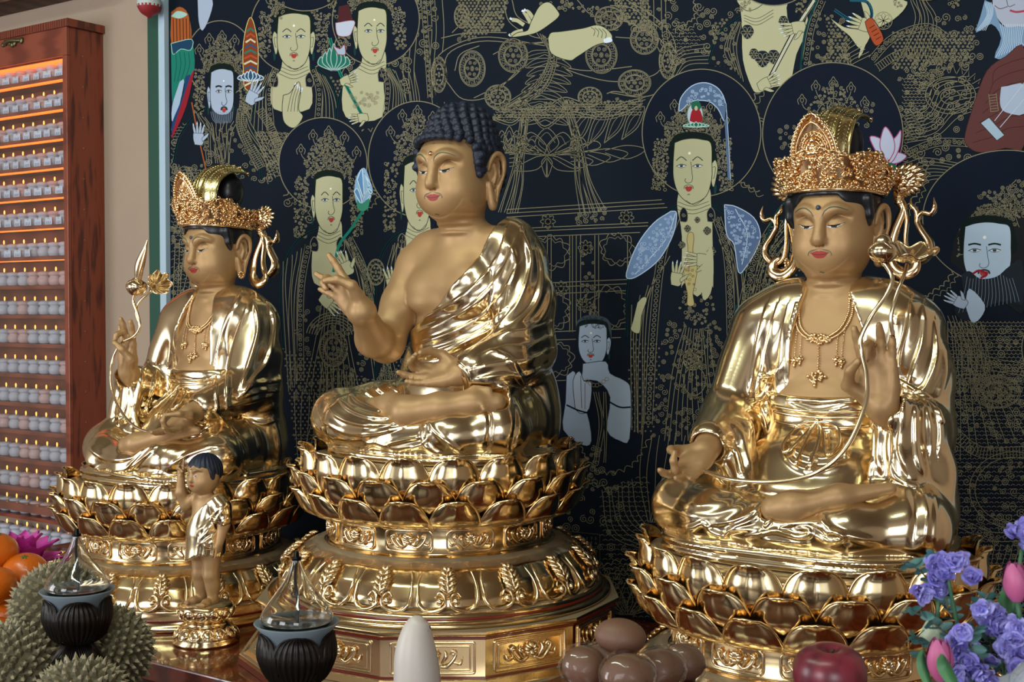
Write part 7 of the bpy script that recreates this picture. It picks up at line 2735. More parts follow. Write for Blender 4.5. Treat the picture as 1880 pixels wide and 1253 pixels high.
def oil_lamp(px, label):
    Y = 1.45
    rim = px2w(px, 1085 if px < 300 else 1145, Y)
    ANG = math.atan2(-rim[0], rim[1])
    rt = thing('oil_lamp', label, 'lamp', (rim[0], rim[1], TZ), group=None)
    hz = rim[2] - TZ
    # stem and foot
    mb = MB()
    mb.lathe([(.0, 0), (.050, 0), (.052, .004), (.046, .010), (.020, .016), (.009, .030), (.0075, .06), (.0075, hz - .115), (.012, hz - .108), (.018, hz - .100)], 20)
    mb.build('stem', BRONZE, rt)
    mb = MB()
    C = [(.016, hz - .103), (.044, hz - .088), (.0605, hz - .055), (.0635, hz - .028), (.060, hz + .0)]
    def petals(n, off, C, wd, nm, k0):
        for i in range(n):
            mb = MB()
            P = spline([(r, 0, z) for r, z in C], 6)
            G = []
            a0 = off + 2 * pi * i / n
            for k, p in enumerate(P):
                t = k / (len(P) - 1)
                w_ = wd * min(1, .35 + t * 2.0) * (max(0, 1 - max(0, (t - k0) / (1 - k0)) ** 2.6)) ** .5
                G.append([((p[0] + .0016 * math.cos(q * 8.5 * pi) - .004 * q * q * t) * math.sin(a0 + w_ * q), -(p[0] + .0016 * math.cos(q * 8.5 * pi) - .004 * q * q * t) * math.cos(a0 + w_ * q), p[2]) for q in np.linspace(-1, 1, 45)])
            G = np.array(G)
            mb.grid(G)
            B = G.copy()
            B[..., :2] *= .96
            mb.grid(B, flip=True)
            mb.tube(np.concatenate([G[4:, 0], G[::-1, -1][:-4]]), .0015, 5)
            mb.build(nm, BRONZE, rt)
    C = [(.016, hz - .103), (.046, hz - .088), (.0625, hz - .055), (.0635, hz - .034), (.061, hz - .020), (.062, hz - .010)]
    petals(5, ANG, C, .72, 'cup_petal', .05)
    petals(6, ANG + .52, [(.010, hz - .098), (.024, hz - .100), (.037, hz - .114), (.046, hz - .134)], .50, 'lower_leaf', .1)
    # frosted bowl, glass flame and oil
    mb = MB()
    mb.lathe([(.0, hz - .070), (.030, hz - .066), (.048, hz - .040), (.056, hz - .012), (.069, hz + .002), (.0675, hz + .0035), (.054, hz - .008), (.046, hz - .038), (.028, hz - .062), (.0, hz - .066)], 40)
    mb.build('frosted_bowl', mat('frosted_bowl', '#8b98a2', .3, Transmission_Weight=.35, IOR=1.2, Alpha=.9), rt)
    mb = MB()
    out = [(.0, hz - .012), (.040, hz - .010), (.056, hz + .002), (.0585, hz + .012), (.052, hz + .026), (.037, hz + .046), (.023, hz + .066), (.014, hz + .084), (.0085, hz + .098), (.0065, hz + .108)]
    sm = spline([(r, 0, z) for r, z in out], 5)
    mb.lathe([(max(0, p[0]), p[2]) for p in sm] + [(max(0, p[0] - .0013), p[2] + (.0013 if i > len(sm) - 12 else 0)) for i, p in enumerate(sm[::-1])], 48)
    g = mb.build('glass_flame', CLR, rt)
    mb = MB()
    mb.lathe([(.0, hz - .009), (.040, hz - .007), (.053, hz + .002), (.055, hz + .007), (.0, hz + .0072)], 32)
    mb.build('lamp_oil', clear('lamp_oil', (.90, .93, .95), .02, .2), g)
    mb = MB()
    mb.tube([(0, 0, hz + .103), (0, 0, hz + .108), (0, 0, hz + .1085), (0, 0, hz + .117)], [.0085, .0085, .0045, .004], 12)
    mb.build('wick_cap', mat('black_metal', '#101214', .3, .8), g)
    mb = MB()
    mb.tube([(0, 0, hz + .104), (-.003, 0, hz + .07), (.002, .001, hz + .03), (.001, 0, hz + .0)], .0026, 8, sub=5)
    mb.tube([(-.012, 0, hz + .045), (-.008, 0, hz + .050), (-.004, 0, hz + .045), (-.008, 0, hz + .040), (-.012, 0, hz + .045)], .0012, 6, sub=4)
    mb.build('glass_wick_tube', mat('milky_tube', '#c2c6cc', .2), g)
    return rt


def durian(px, py, d, r, label, seed, dark=0):
    P = px2d(px, py, d)
    P[2] = max(P[2], TZ + r * 1.06)
    rr = random.Random(seed)
    V, F = [], []
    n = 330
    c1, c2 = mat('durian_husk', '#5e5740', .7, noise=.25, nscale=30), mat('durian_thorn_tip', '#94886c', .65, noise=.15, nscale=30)
    mb = MB()
    mb.sphere((0, 0, 0), (r, r, r * .92), 32, 20, 0)
    ax = np.array([1, 1, .92]) * r
    for i in range(n):
        z = 1 - 2 * (i + .5) / n
        a = i * 2.39996
        s_ = math.sqrt(1 - z * z)
        d_ = np.array([s_ * math.cos(a), s_ * math.sin(a), z]) + np.array([rr.gauss(0, .02) for _ in range(3)])
        d_ /= np.linalg.norm(d_)
        u = np.cross(d_, (.1, .2, 1))
        u /= np.linalg.norm(u)
        v = np.cross(d_, u)
        h, b = r * rr.uniform(.15, .24), r * .122
        c = d_ * ax
        ph = rr.uniform(0, 6)
        base = [c * .985 + (u * math.cos(ph + k * 2 * pi / 5) + v * math.sin(ph + k * 2 * pi / 5)) * b for k in range(5)]
        mid = [c + d_ * h * .45 + (u * math.cos(ph + k * 2 * pi / 5) + v * math.sin(ph + k * 2 * pi / 5)) * b * .45 for k in range(5)]
        tip = c + d_ * h + u * b * rr.uniform(-.3, .3) + v * b * rr.uniform(-.3, .3)
        Vv = base + mid + [tip]
        mb.add(Vv, [(k, (k + 1) % 5, 5 + (k + 1) % 5, 5 + k) for k in range(5)], 0)
        mb.add(Vv, [(5 + k, 5 + (k + 1) % 5, 10) for k in range(5)], 1)
    o = mb.build('durian', [c1, c2], None, smooth=False)
    o.location = P
    o.rotation_euler = (rr.uniform(0, 3), rr.uniform(0, 3), rr.uniform(0, 3))
    tag(o, label, 'fruit', 'durians piled on the left of the offering table')
    return P


def fruit_ellipsoid(name, px, py, d, r, m, label, cat, group, rot=(0, 0, 0), extra=None, prof=None):
    P = px2d(px, py, d)
    rt = thing(name, label, cat, tuple(P), group, rot)
    mb = MB()
    if prof:
        mb.lathe([(a * r[0], z * r[2]) for a, z in prof], 40)
    else:
        mb.sphere((0, 0, 0), r, 36, 22)
    mb.build('flesh', m, rt)
    if extra:
        extra(rt, r)
    return rt


def stand(x, y, ztop, r, label, zb=TZ):
    rt = thing('offering_stand', label, 'stand', (x, y, zb))
    mb = MB()
    h = ztop - zb
    mb.lathe([(.0, .0), (r * .62, .0), (r * .64, .012), (r * .40, .022), (r * .22, h * .4), (r * .22, h - .05), (r * .5, h - .022), (r, h - .014), (r, h), (.0, h)], 40)
    mb.build('pedestal_dish', MATS['red_brown_lacquer'], rt)


def oranges():
    ORM = mat('orange_peel', '#c05a08', .32, noise=.10, nscale=12, bump=.35, bscale=160, Coat_Weight=.15)
    CAL = mat('orange_calyx', '#4b5a26', .7)
    def ex(rt, r):
        mb = MB()
        for i in range(5):
            a = i * 2 * pi / 5
            mb.tube([(0, 0, r[2] * .965), (.005 * math.cos(a), .005 * math.sin(a), r[2] * .985), (.010 * math.cos(a), .010 * math.sin(a), r[2] * .955)], [.002, .0028, .0006], 5)
        mb.sphere((0, 0, r[2] * .985), .0028, 8, 5)
        mb.build('calyx', CAL, rt)
    L = [(46, 1051, 2.72, 'large glossy orange in front of the pink lotus, above the durian', (.25, .3, 0)),
         (-12, 1078, 2.62, 'orange cut by the left edge of the view beside the large orange', (.2, -.4, 0)),
         (-8, 1012, 2.74, 'topmost orange at the left edge, touching the pink lotus', (.1, .2, .5)),
         (8, 1135, 2.66, 'orange low at the left edge just above the lower durian', (1.2, .2, 0)),
         (-14, 1175, 2.56, 'lowest orange at the left edge, sitting low beside the durians', (.5, .8, 0)),
         (38, 1112, 2.76, 'orange half hidden between the large orange and the durian', (.9, .4, .3))]
    for x, y, d, lb, rot in L:
        fruit_ellipsoid('orange', x, y, d, (.049, .049, .0385), ORM, lb, 'fruit', 'oranges piled at the left edge', rot, ex)
    b = px2d(10, 1190, 2.68)
    stand(b[0] - .02, b[1], b[2] - .02, .13, 'lacquered offering stand under the oranges at the left edge')


def pink_lotus():
    P = px2d(40, 1062, 2.86)
    rt = thing('paper_lotus', 'bright pink paper lotus flower behind the oranges', 'flower', tuple(P))
    PK = mat('pink_paper', '#c93aa0', .6, noise=.15, nscale=20, Subsurface_Weight=.2)
    for ring, (n, ln, el, wd) in enumerate(((9, .105, 15, .036), (9, .115, 36, .034), (8, .110, 56, .030), (6, .095, 76, .024))):
        for i in range(n):
            a = 2 * pi * (i + .5 * (ring % 2)) / n
            e = math.radians(el)
            d = np.array([math.cos(a) * math.cos(e), math.sin(a) * math.cos(e), math.sin(e)])
            s_ = np.array([-math.sin(a), math.cos(a), 0])
            up = np.cross(s_, -d)
            G = []
            for k in range(9):
                t = k / 8
                w_ = wd * math.sin(pi * min(1, .12 + .88 * t)) ** .8 * (1 if t < .97 else .1)
                G.append([d * ln * t + up * (.02 * math.sin(t * 2.2)) + s_ * w_ * q + up * .006 * (abs(q)) for q in np.linspace(-1, 1, 5)])
            mb = MB()
            mb.grid(np.array(G))
            mb.build('petal', PK, rt)
    mb = MB()
    mb.tube([(0, 0, .0), (0, 0, TZ - P[2] + .0)], .004, 8)
    mb.build('stem', mat('green_stem', '#2e5a30', .5), rt)


def child_statue():
    B = px2z(379, 1178, AZ)
    rt = thing('child_statue', 'small standing golden child figure with black hair, one arm raised, before the left throne', 'statue', (B[0], B[1], AZ + .0005))
    z0 = .100
    mb = MB()
    mb.lathe([(.0, 0), (.084, 0), (.086, .006), (.078, .012), (.080, .018), (.074, .030), (.060, .046), (.052, .052), (.058, .060), (.070, .072), (.072, .086), (.067, .096), (.064, .100), (.0, .100)][::1], 60)
    mb.build('lotus_base', GOLDB, rt)
    for i in range(14):
        for (zc, rr_, sx, sz, nm) in ((.030, .073, .014, .015, 'lower_petal'), (.080, .069, .014, .013, 'upper_petal')):
            a = 2 * pi * (i + (.5 if sz < .014 else 0)) / 14
            mb = MB()
            mb.sphere((0, 0, 0), (sx, .006, sz), 12, 8)
            mb.tube([(sx * 1.0 * math.cos(t), -.003, sz * 1.05 * math.sin(t)) for t in np.linspace(0, 2 * pi, 16)], .0016, 5)
            o = mb.build(nm, GOLD, rt)
            o.location = (rr_ * math.sin(a), -rr_ * math.cos(a), zc)
            o.rotation_euler = (math.radians(-38 if sz > .014 else 12), 0, a)
    V = Vol(axis_lin(-.10, .10, .0026, (-.05, .05, .0013)), axis_lin(-.07, .09, .0026, (-.045, .055, .0013)), axis_lin(.09, .50, .0026, (.385, .485, .0013)))
    for q in (-1, 1):
        V.chain([(q * .020, -.004, .25), (q * .021, .002, .175), (q * .021, -.004, .120)], [.029, .0195, .0145], .008)
        V.chain([(q * .021, -.010, .108), (q * .024, .022, .106), (q * .026, .036, .104)], [.012, .0105, .008], .006)
        for k in range(5):
            V.ell((q * (.018 + .0045 * k), .045 - .002 * k, .1045), (.0032, .005, .004), .003)
        V.ell((q * .022, -.006, .15), (.017, .019, .022), .01)
    V.ell((0, -.002, .265), (.043, .036, .045), .02)
    V.ell((0, .004, .300), (.042, .037, .040), .02)
    V.ell((0, -.002, .350), (.042, .030, .040), .02)
    V.cap((0, -.002, .38), (0, 0, .405), .017, .016, .01)
    H = Frame((0, .004, .430), .45, 4, 0)
    head_sdf(V, H, child=True)
    V.ell(H.p(0, .0, -.01), np.array([.088, .085, .085]) * .45, .01)
    # raised right arm with pointing finger (viewer's left); left arm pointing down
    V.chain([(-.040, -.004, .372), (-.066, .008, .350), (-.070, .022, .385), (-.066, .024, .428)], [.016, .0155, .0135, .0095], .006)
    hand_sdf(V, (-.066, .024, .428), (0.05, 0, 1), (0, 1, 0), (1, 0, 0), .054, [(2, 3, 2), (75, 80, 40), (80, 80, 40), (80, 80, 40)], [(.08, .05, .12), (.25, .14, .24), (.38, .20, .12), (.44, .22, .02)], k=.002)
    V.chain([(.040, -.006, .372), (.062, -.006, .31), (.058, .006, .262)], [.0165, .0155, .0105], .006)
    hand_sdf(V, (.058, .006, .262), (-.06, .1, -1), (-1, 0, 0), (0, 1, 0), .048, [(2, 3, 2), (70, 70, 40), (75, 75, 40), (75, 75, 40)], [(.08, .05, .12), (.25, .12, .24), (.38, .16, .14), (.44, .18, .06)], k=.002)
    P, F = V.surf(3)
    body = emit('body', P, F, SKIN, rt)
    face_paint(P, F, H, body, mat('gold_urna', (.8, .5, .3), .2, 1), mous=False)
    V = Vol(axis_lin(-.08, .08, .0018), axis_lin(-.06, .07, .0018), axis_lin(.40, .50, .0018))
    V.ell(H.p(0, -.010, .034), np.array([.094, .106, .100]) * .45, .01)
    for q in (-1, 1):
        V.chain([H.p(q * .084, .02, .03), H.p(q * .086, .012, -.01)], [.007, .004], .006)
    def face(x, y, z):
        u = (np.stack(np.broadcast_arrays(x, y, z), -1) - H.o) @ H.R / H.s
        X, Y, Z = u[..., 0], u[..., 1], u[..., 2]
        top = .070 - 3.0 * X * X + .006 * np.sin(X * 120)
        return np.maximum(np.maximum(.030 + np.clip(Z - .02, 0, 1) * .2 - Y, Z - top), -9) * H.s
    V.fn(face, (-.08, -.05, .38), (.08, .07, .50), .002, 's')
    V.ell(H.p(0, -.05, -.07), np.array([.1, .06, .05]) * .45, .004, 's')
    P, F = V.surf(2)
    N = vnormals(P, F)
    P = P + N * (.0008 * np.sin(np.arctan2(P[:, 0], P[:, 1] + .01) * 26 + P[:, 2] * 90))[:, None]
    emit('black_hair', P, F, HAIRB, rt)
    # robe
    V = Vol(axis_lin(-.085, .085, .0022), axis_lin(-.07, .08, .0022), axis_lin(.18, .41, .0022))
    V.ell((0, -.002, .265), (.048, .041, .052), .02)
    V.ell((0, .004, .300), (.046, .041, .045), .02)
    V.ell((0, -.002, .350), (.046, .034, .044), .02)
    V.chain([(0, .0, .27), (0, .002, .215)], [.046, .053], .02)
    V.chain([(.030, -.004, .375), (.054, -.005, .352), (.060, -.004, .325)], [.022, .024, .024], .01)
    V.fn(lambda x, y, z: z - .222 - .05 * x - .008 * np.sin(x * 60) + 0 * y, (-.1, -.1, .17), (.1, .1, .26), .003, 's')
    V.fn(lambda x, y, z: (.292 + (x + .05) * .95 + .0 * y - z) * .7, (-.09, -.08, .25), (.09, .09, .42), .003, 's')
    V.ell((0, 0, .40), (.022, .03, .03), .004, 's')
    V.chain([(.056, .0, .31), (.062, 0, .33)], .0155, .002, 's')
    P, F = V.surf(2)
    base = np.array(rt.location)
    ST = [('p', 2.2, 3.4, q) for q in ([(412, 930), (392, 960), (368, 990)], [(404, 930), (384, 955), (364, 976)], [(414, 950), (396, 978), (366, 1000)], [(366, 985), (362, 1015), (358, 1040)], [(376, 990), (374, 1015), (368, 1040)], [(388, 985), (390, 1010), (384, 1042)], [(400, 975), (404, 1010), (398, 1040)], [(410, 965), (404, 985), (380, 1000)], [(368, 1000), (385, 1006), (405, 996)])]
    P = fold_strokes(P, F, base, ST)
    emit('robe', P, F, GOLD, rt)


def apple():
    AP = bpy.data.materials.new('apple_skin')
    AP.use_nodes = True
    nt = AP.node_tree
    b = nt.nodes['Principled BSDF']
    b.inputs['Roughness'].default_value = .32
    tc = nt.nodes.new('ShaderNodeTexCoord')
    n = nt.nodes.new('ShaderNodeTexNoise')
    n.inputs['Scale'].default_value = 7
    n.inputs['Detail'].default_value = 8
    mp = nt.nodes.new('ShaderNodeMapping')
    mp.inputs['Scale'].default_value = (6, 6, .9)
    cr = nt.nodes.new('ShaderNodeValToRGB')
    for e, (p, c) in zip(cr.color_ramp.elements, ((.3, '#4d1222'), (.75, '#8a3440'))):
        e.position = p
        e.color = (*srgb(c), 1)
    nt.links.new(tc.outputs['Object'], mp.inputs[0])
    nt.links.new(mp.outputs[0], n.inputs['Vector'])
    nt.links.new(n.outputs[0], cr.inputs[0])
    nt.links.new(cr.outputs[0], b.inputs['Base Color'])
    prof = [(.0, -.86), (.16, -.90), (.34, -.92), (.62, -.80), (.86, -.42), (.98, .05), (.97, .40), (.84, .72), (.62, .90), (.40, .95), (.22, .90), (.10, .80), (.0, .74)]
    def ex(rt, r):
        mb = MB()
        mb.tube([(0, 0, r[2] * .72), (.002, 0, r[2] * .82), (.004, .001, r[2] * .93)], [.0016, .0014, .002], 7, sub=3)
        mb.build('stalk', mat('apple_stalk', '#3a2a18', .7), rt)
    a = fruit_ellipsoid('apple', 1523, 1247, 1.50, (.0445, .0445, .040), AP, 'dark red apple in front of the right throne', 'fruit', None, (.10, .04, 0), ex, prof)
    p = np.array(a.location)
    stand(p[0], p[1], p[2] - .0365, .07, 'lacquered pedestal dish under the red apple')


def kiwis():
    KW = mat('brown_kiwi_skin', '#6b4b38', .55, noise=.14, nscale=14, bump=.2, bscale=260)
    FILM = clear('cling_film', (.96, .95, .95), .07, .1)
    L = [(1139, 1169, 1.67, 'brown kiwi fruit on top of the wrapped pile', (.0345, .029, .0235), (0, .1, .55)),
         (1073, 1224, 1.66, 'brown kiwi fruit at the left of the pile under glossy film', (.030, .028, .027), (0, 0, .2)),
         (1152, 1240, 1.60, 'brown kiwi fruit at the front middle of the pile under glossy film', (.034, .028, .027), (0, 0, .6)),
         (1212, 1228, 1.70, 'brown kiwi fruit behind the front one, second from the right of the pile', (.032, .028, .026), (0, 0, .4)),
         (1256, 1216, 1.76, 'brown kiwi fruit at the right end of the pile', (.030, .026, .026), (0, .1, .2)),
         (1110, 1216, 1.76, 'brown kiwi fruit hidden at the back under the topmost one', (.032, .028, .026), (0, 0, .9))]
    def ex(rt, r):
        mb = MB()
        mb.tube([(r[0] * .97, 0, 0), (r[0] * 1.03, 0, 0)], [.004, .0028], 9)
        mb.build('blossom_end', mat('kiwi_end', '#33241a', .8), rt)
    for x, y, d, lb, r, rot in L:
        fruit_ellipsoid('kiwi_fruit', x, y, d, r, KW, lb, 'fruit', 'brown kiwi fruit wrapped on a dish', rot, ex)
    # cling film: a slightly crumpled skin over the lower fruit
    c = px2d(1165, 1236, 1.68)
    V = Vol(axis_lin(-.16, .16, .004), axis_lin(-.12, .12, .004), axis_lin(-.06, .045, .004))
    for x, y, d, lb, r, rot in L[1:]:
        p = px2d(x, y, d) - c
        V.ell(p, np.array([max(r[:2])] * 2 + [r[2]]) + .0022, .012)
    V.fn(lambda x, y, z: z + .028 + 0 * x + 0 * y, (-.2, -.2, -.1), (.2, .2, .05), .002, 's')
    P, F = V.surf(2)
    N = vnormals(P, F)
    rr = np.random.RandomState(3)
    dsp = sum(rr.uniform(.0003, .0009) * np.abs(np.sin(P @ rr.uniform(-90, 90, 3) + rr.uniform(0, 6))) for _ in range(7))
    P = P + N * dsp[:, None]
    o = npmesh('cling_film', P, F, FILM)
    o.location = c
    tag(o, 'clear glossy cling film stretched over the lower brown kiwi fruit', 'wrapping')
    stand(c[0], c[1], c[2] - .030, .13, 'lacquered offering dish under the brown kiwi fruit')


def radish():
    P0 = px2w(766, 1253, 1.45)
    zt = px2w(772, 1134, 1.45)[2]
    rt = thing('white_radish', 'upright smooth white radish with a slanted tip, in front of the middle throne', 'vegetable', (P0[0], P0[1], TZ))
    h = zt - TZ
    C = [(0, 0), (0, .03), (0, h * .5), (.0, h - .10), (-.002, h - .06), (-.001, h - .03), (.003, h - .008), (.006, h)]
    R = [.012, .026, .036, .0355, .0325, .0255, .0165, .004]
    mb = MB()
    mb.tube([(x * math.cos(YAW), x * math.sin(YAW), z) for x, z in C], R, 28, sub=6)
    mb.build('root', mat('radish_skin', '#bfb7b0', .42, noise=.05, nscale=10, Subsurface_Weight=.25), rt)
    mb = MB()
    for k, (a, z) in enumerate(((-.2, .020), (.15, .026), (-.05, .034), (.25, .016))):
        d = np.array([math.cos(YAW - .5 + a), math.sin(YAW - .5 + a), 0])
        mb.sphere(np.array([.003 * math.cos(YAW), .003 * math.sin(YAW), h - z]) + d * (.0145 + .12 * (z - .016) + .002), (.0022, .0022, .0035), 8, 5)
    mb.build('brown_scar', mat('radish_scar', '#4a3326', .8), rt)


def bouquet():
    d0 = 1.38
    V0 = px2d(1850, 1253, d0)
    vx, vy = V0[0], V0[1]
    rt = thing('flower_vase', 'dark vase holding the bouquet at the lower right', 'vase', (vx, vy, TZ))
    mb = MB()
    mb.lathe([(.0, 0), (.05, 0), (.055, .01), (.06, .06), (.05, .13), (.038, .18), (.042, .20), (.036, .20), (.032, .18), (.0, .17)], 32)
    mb.build('vase_body', mat('dark_glaze', '#23262b', .2), rt)
    root = np.array([vx, vy, TZ + .175])
    ST = mat('flower_stem', '#3e6b4a', .5)
    rr = random.Random(12)
    LAV = [mat('lavender_petal', '#9a90dc', .55, Subsurface_Weight=.2), mat('pale_lavender_petal', '#b3abee', .55, Subsurface_Weight=.2)]
    LF = mat('tulip_leaf', '#3f7348', .5, noise=.15, nscale=14)
    EUC = mat('eucalyptus_leaf', '#4a7672', .55, noise=.15, nscale=20)

    def stemtube(o, p, r=.0022, m=ST, bend=.02):
        mb = MB()
        q = (root - p)
        mb.tube([np.zeros(3), q * .35 + np.array([rr.uniform(-bend, bend), rr.uniform(-bend, bend), 0]), q * .7, q], r, 7, sub=6)
        mb.build('stem', m, o)

    def petal(mb, c, d, up, ln, wd, curl=.3, cup=.2, n=6, mi=0):
        s_ = np.cross(d, up)
        s_ /= np.linalg.norm(s_) + 1e-9
        up = np.cross(s_, d)
        G = []
        for k in range(n + 1):
            t = k / n
            w_ = wd * math.sin(pi * min(.96, .14 + .84 * t)) ** .7
            G.append([c + d * ln * (t - curl * .2 * t * t) + up * ln * curl * t * t + s_ * w_ * q + up * cup * wd * q * q for q in np.linspace(-1, 1, 5)])
        mb.grid(np.array(G), mi=mi)

    def rv():
        v = np.array([rr.gauss(0, 1) for _ in range(3)])
        return v / np.linalg.norm(v)

    def stock(px, py, d, n, spread, label):
        c = px2d(px, py, d)
        o = thing('stock_flower', label, 'flower', tuple(c), 'lavender stock flowers in the bouquet')
        stemtube(o, c)
        for i in range(n):
            off = np.array([rr.gauss(0, spread), rr.gauss(0, spread), rr.gauss(0, spread * 1.5)])
            nv = rv() * .7 + np.array([FW[0], FW[1], 0]) * -.8 + np.array([0, 0, .3])
            nv /= np.linalg.norm(nv)
            u = np.cross(nv, (0, 0, 1))
            u /= np.linalg.norm(u)
            v = np.cross(nv, u)
            mb = MB()
            for ring, (k, ln, ev) in enumerate(((5, .0135, .25), (5, .0105, .7), (4, .0075, 1.3))):
                for j in range(k):
                    a = 2 * pi * (j + .5 * ring) / k + rr.uniform(-.2, .2)
                    dd = u * math.cos(a) + v * math.sin(a) + nv * ev
                    dd /= np.linalg.norm(dd)
                    petal(mb, off + nv * .001 * ring, dd, nv, ln, .0075, rr.uniform(-.1, .4), rr.uniform(-.3, .5), 5, 0)
            mb.build('floret', LAV[i % 2], o)

    for a in ((1738, 1052, 1.36, 9, .0075, 'lavender stock bloom at the upper left of the bouquet, against the right throne'),
              (1722, 1094, 1.37, 5, .006, 'small lavender bloom just under the upper left one'),
              (1822, 1128, 1.36, 6, .0075, 'pale lavender bloom in the middle of the bouquet, below the upper tulip'),
              (1850, 1178, 1.33, 12, .012, 'dense lavender bloom at the right edge under the middle one'),
              (1876, 1010, 1.36, 9, .012, 'tall lavender bloom at the right edge above the upper tulip'),
              (1765, 1206, 1.33, 9, .009, 'lavender bloom beside the lower left tulip'),
              (1785, 1245, 1.30, 9, .010, 'lavender bloom at the bottom edge between the tulip and the lily'),
              (1868, 1215, 1.30, 8, .009, 'lavender bloom above the white lily at the right edge')):
        stock(*a)
    PK = mat('tulip_petal', '#c4608f', .45, noise=.12, nscale=30, Subsurface_Weight=.25)

    def tulip(px, py, d, h, tilt, label):
        c = px2d(px, py, d)
        o = thing('tulip', label, 'flower', tuple(c), 'pink tulips in the bouquet')
        stemtube(o, c, .0032)
        ax = np.array([tilt * math.cos(YAW), tilt * math.sin(YAW), 1.0])
        ax /= np.linalg.norm(ax)
        u = np.cross(ax, (0, 1, 0))
        u /= np.linalg.norm(u)
        v = np.cross(ax, u)
        for i in range(6):
            a0 = 2 * pi * i / 6 + .5
            rs = 1 if i % 2 else .9
            mb = MB()
            G = []
            for k in range(11):
                t = k / 10
                r = .0148 * rs * math.sin(pi * min(1, .06 + t * .80)) ** .55 * (1 - .25 * t * t)
                wd = 1.0 * math.sin(pi * min(.97, .25 + .72 * t)) ** .6
                G.append([ax * h * t * (1 if i % 2 else .96) + (u * math.cos(a0 + wd * q) + v * math.sin(a0 + wd * q)) * r for q in np.linspace(-1, 1, 9)])
            mb.grid(np.array(G))
            mb.build('petal', PK, o)

    tulip(1728, 1250, 1.30, .044, -.06, 'pink tulip at the lower left of the bouquet')
    tulip(1868, 1104, 1.34, .042, -.10, 'pink tulip near the right edge, above the pale lavender bloom')

    def leafblade(px, py, d, px1, py1, wd, label):
        a, b = px2d(px, py, d), px2d(px1, py1, d + .01)
        o = MB()
        D = b - a
        s_ = RT * 1.0
        G = []
        for k in range(13):
            t = k / 12
            w_ = wd * math.sin(pi * min(.98, .2 + .8 * t)) ** .8
            G.append([D * t + s_ * w_ * q + FW * (.006 * q * q + .012 * math.sin(t * 3)) for q in np.linspace(-1, 1, 5)])
        o.grid(np.array(G))
        ob = o.build('tulip_leaf', LF, None)
        ob.location = a
        tag(ob, label, 'leaf', 'long green tulip leaves in the bouquet')
    leafblade(1708, 1262, 1.31, 1697, 1196, .006, 'narrow green leaf left of the lower tulip')
    leafblade(1756, 1264, 1.25, 1734, 1204, .008, 'broad green leaf crossing in front of the lower tulip')
    leafblade(1862, 1170, 1.36, 1852, 1080, .010, 'upright green leaf left of the upper tulip')
    leafblade(1835, 1190, 1.37, 1838, 1120, .006, 'thin green leaf behind the pale lavender bloom')

    def euc(pts, d, label, n=11, s=.011):
        P = [px2d(x, y, d) for x, y in pts]
        o = thing('eucalyptus_sprig', label, 'foliage', tuple(P[0]), 'blue-green eucalyptus sprigs in the bouquet')
        mb = MB()
        Q = spline([p - P[0] for p in P], 8)
        mb.tube(Q, .0012, 6)
        mb.build('stem', mat('euc_stem', '#5b5a48', .6), o)
        for i in range(n):
            t = (i + .5) / n
            c = Q[int(t * (len(Q) - 1))]
            for q in (-1, 1):
                dd = RT * q * .8 + UP * rr.uniform(-.3, .7) + FW * rr.uniform(-.7, .3)
                dd /= np.linalg.norm(dd)
                mb = MB()
                petal(mb, c, dd, rv(), s * rr.uniform(.9, 1.5), s * rr.uniform(.32, .5), .1, .2, 6)
                mb.build('leaf', EUC, o)
    euc([(1790, 1180), (1740, 1120), (1700, 1060), (1660, 1028)], 1.39, 'eucalyptus sprig reaching up left over the gold petals', 10)
    euc([(1780, 1200), (1720, 1150), (1690, 1130), (1662, 1120)], 1.36, 'eucalyptus sprig pointing left at mid height', 8)
    euc([(1740, 1120), (1730, 1060), (1712, 1030), (1716, 1016)], 1.37, 'pale eucalyptus tip above the upper left lavender bloom', 6, .008)
    euc([(1820, 1200), (1815, 1150), (1800, 1120), (1815, 1090)], 1.38, 'eucalyptus sprig in the middle between lavender blooms', 8)
    euc([(1830, 1240), (1790, 1200), (1780, 1170), (1795, 1150)], 1.32, 'eucalyptus sprig low beside the lower tulip', 8)
    euc([(1700, 1215), (1692, 1180), (1680, 1172), (1668, 1176)], 1.35, 'eucalyptus leaves left of the lower tulip', 5)
    euc([(1880, 1120), (1850, 1110), (1835, 1095), (1845, 1080)], 1.39, 'eucalyptus sprig beside the upper tulip', 5, .009)
    # lisianthus bud and lily
    c = px2d(1716, 1168, 1.38)
    o = thing('cream_bud', 'cream green half-open bud above the lower left tulip', 'flower', tuple(c))
    stemtube(o, c)
    mb = MB()
    bud(mb, (0, 0, -.012), .015, .034, n=4)
    mb.build('bud_petals', mat('cream_bud', '#a9b39a', .5), o)
    c = px2d(1868, 1262, 1.26)
    o = thing('white_lily', 'white lily petals at the bottom right corner', 'flower', tuple(c))
    WHT = mat('lily_petal', '#c9cdd2', .5, Subsurface_Weight=.2)
    stemtube(o, c, .003)
    for i, (a, e) in enumerate(((150, 25), (100, 35), (60, 20), (200, 5), (20, 10), (280, 10))):
        a = math.radians(a)
        dd = RT * math.cos(a) + UP * math.sin(a) - FW * .4
        dd /= np.linalg.norm(dd)
        mb = MB()
        petal(mb, np.zeros(3), dd, -FW, .040, .010, .25, .3, 9)
        mb.build('petal', WHT, o)


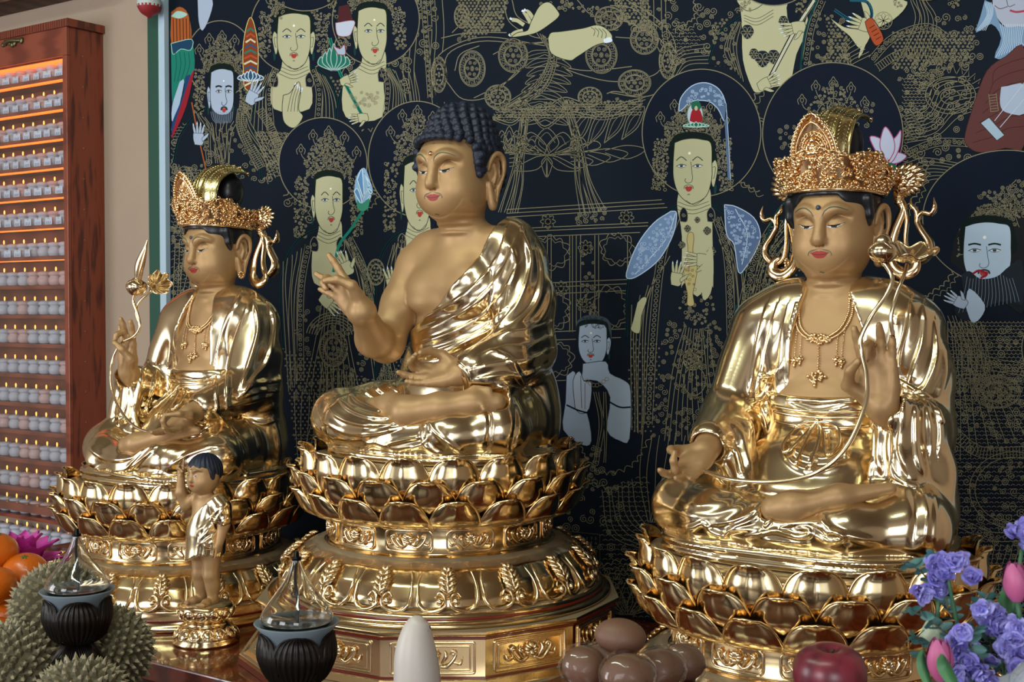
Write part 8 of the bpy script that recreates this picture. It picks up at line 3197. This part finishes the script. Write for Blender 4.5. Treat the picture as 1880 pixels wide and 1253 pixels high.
def lantern_bud():
    c = px2w(274, 8, 2.96)
    rt = thing('hanging_lotus_bud', 'white hanging ball with a red painted tip at the top of the green trim', 'ornament', tuple(c))
    r = .0435
    mb = MB()
    n = 60
    prof = [(r * math.sin(t) * (1 if t < 1.9 else .97), -r * -math.cos(t) * 1.0) for t in np.linspace(0.02, pi - .35, 18)]
    P = []
    for (rad, z) in prof:
        P.append([(rad * math.cos(a), rad * math.sin(a), z) for a in np.linspace(0, 2 * pi, n, endpoint=False)])
    P.append([(.002 * math.cos(a), .002 * math.sin(a), -r * 1.16) for a in np.linspace(0, 2 * pi, n, endpoint=False)])
    P = np.array(P)
    F0 = MB()
    k, m_ = P.shape[:2]
    for i in range(k - 1):
        for j in range(m_):
            zc = (P[i, j, 2] + P[i + 1, j, 2]) / 2
            red = zc < -.006 + .004 * math.sin(j * 1.9)
            F0.f.append((i * m_ + j, (i + 1) * m_ + j, (i + 1) * m_ + (j + 1) % m_, i * m_ + (j + 1) % m_))
            F0.m.append(1 if red else 0)
    F0.v.append(P.reshape(-1, 3))
    F0.n = k * m_
    F0.build('ball', [mat('bud_white', '#b7bfc0', .5), mat('bud_red', '#8c2026', .5)], rt)
    mb = MB()
    mb.tube([(0, 0, r * .98), (0, 0, 3.9 - c[2] - .0)], .0015, 6)
    mb.build('cord', mat('cord', '#a09a90', .8), rt)


if 'fore' not in SKIP:
    oil_lamp(142, 'glass oil lamp in a dark lotus cup, the left one, in front of the durians')
    oil_lamp(545, 'glass oil lamp in a dark lotus cup, the right one, before the middle throne')
    durian(110, 1126, 2.54, .092, 'largest spiky durian, directly behind the left oil lamp', 1)
    durian(26, 1232, 2.44, .085, 'spiky durian at the lower left corner', 2)
    durian(150, 1300, 2.20, .080, 'spiky durian at the bottom edge below the left lamp cup', 3)
    durian(205, 1232, 2.62, .082, 'dark green durian on the right of the pile, beside the altar edge', 4)
    oranges()
    pink_lotus()
    child_statue()
    apple()
    kiwis()
    radish()
    bouquet()
    lantern_bud()
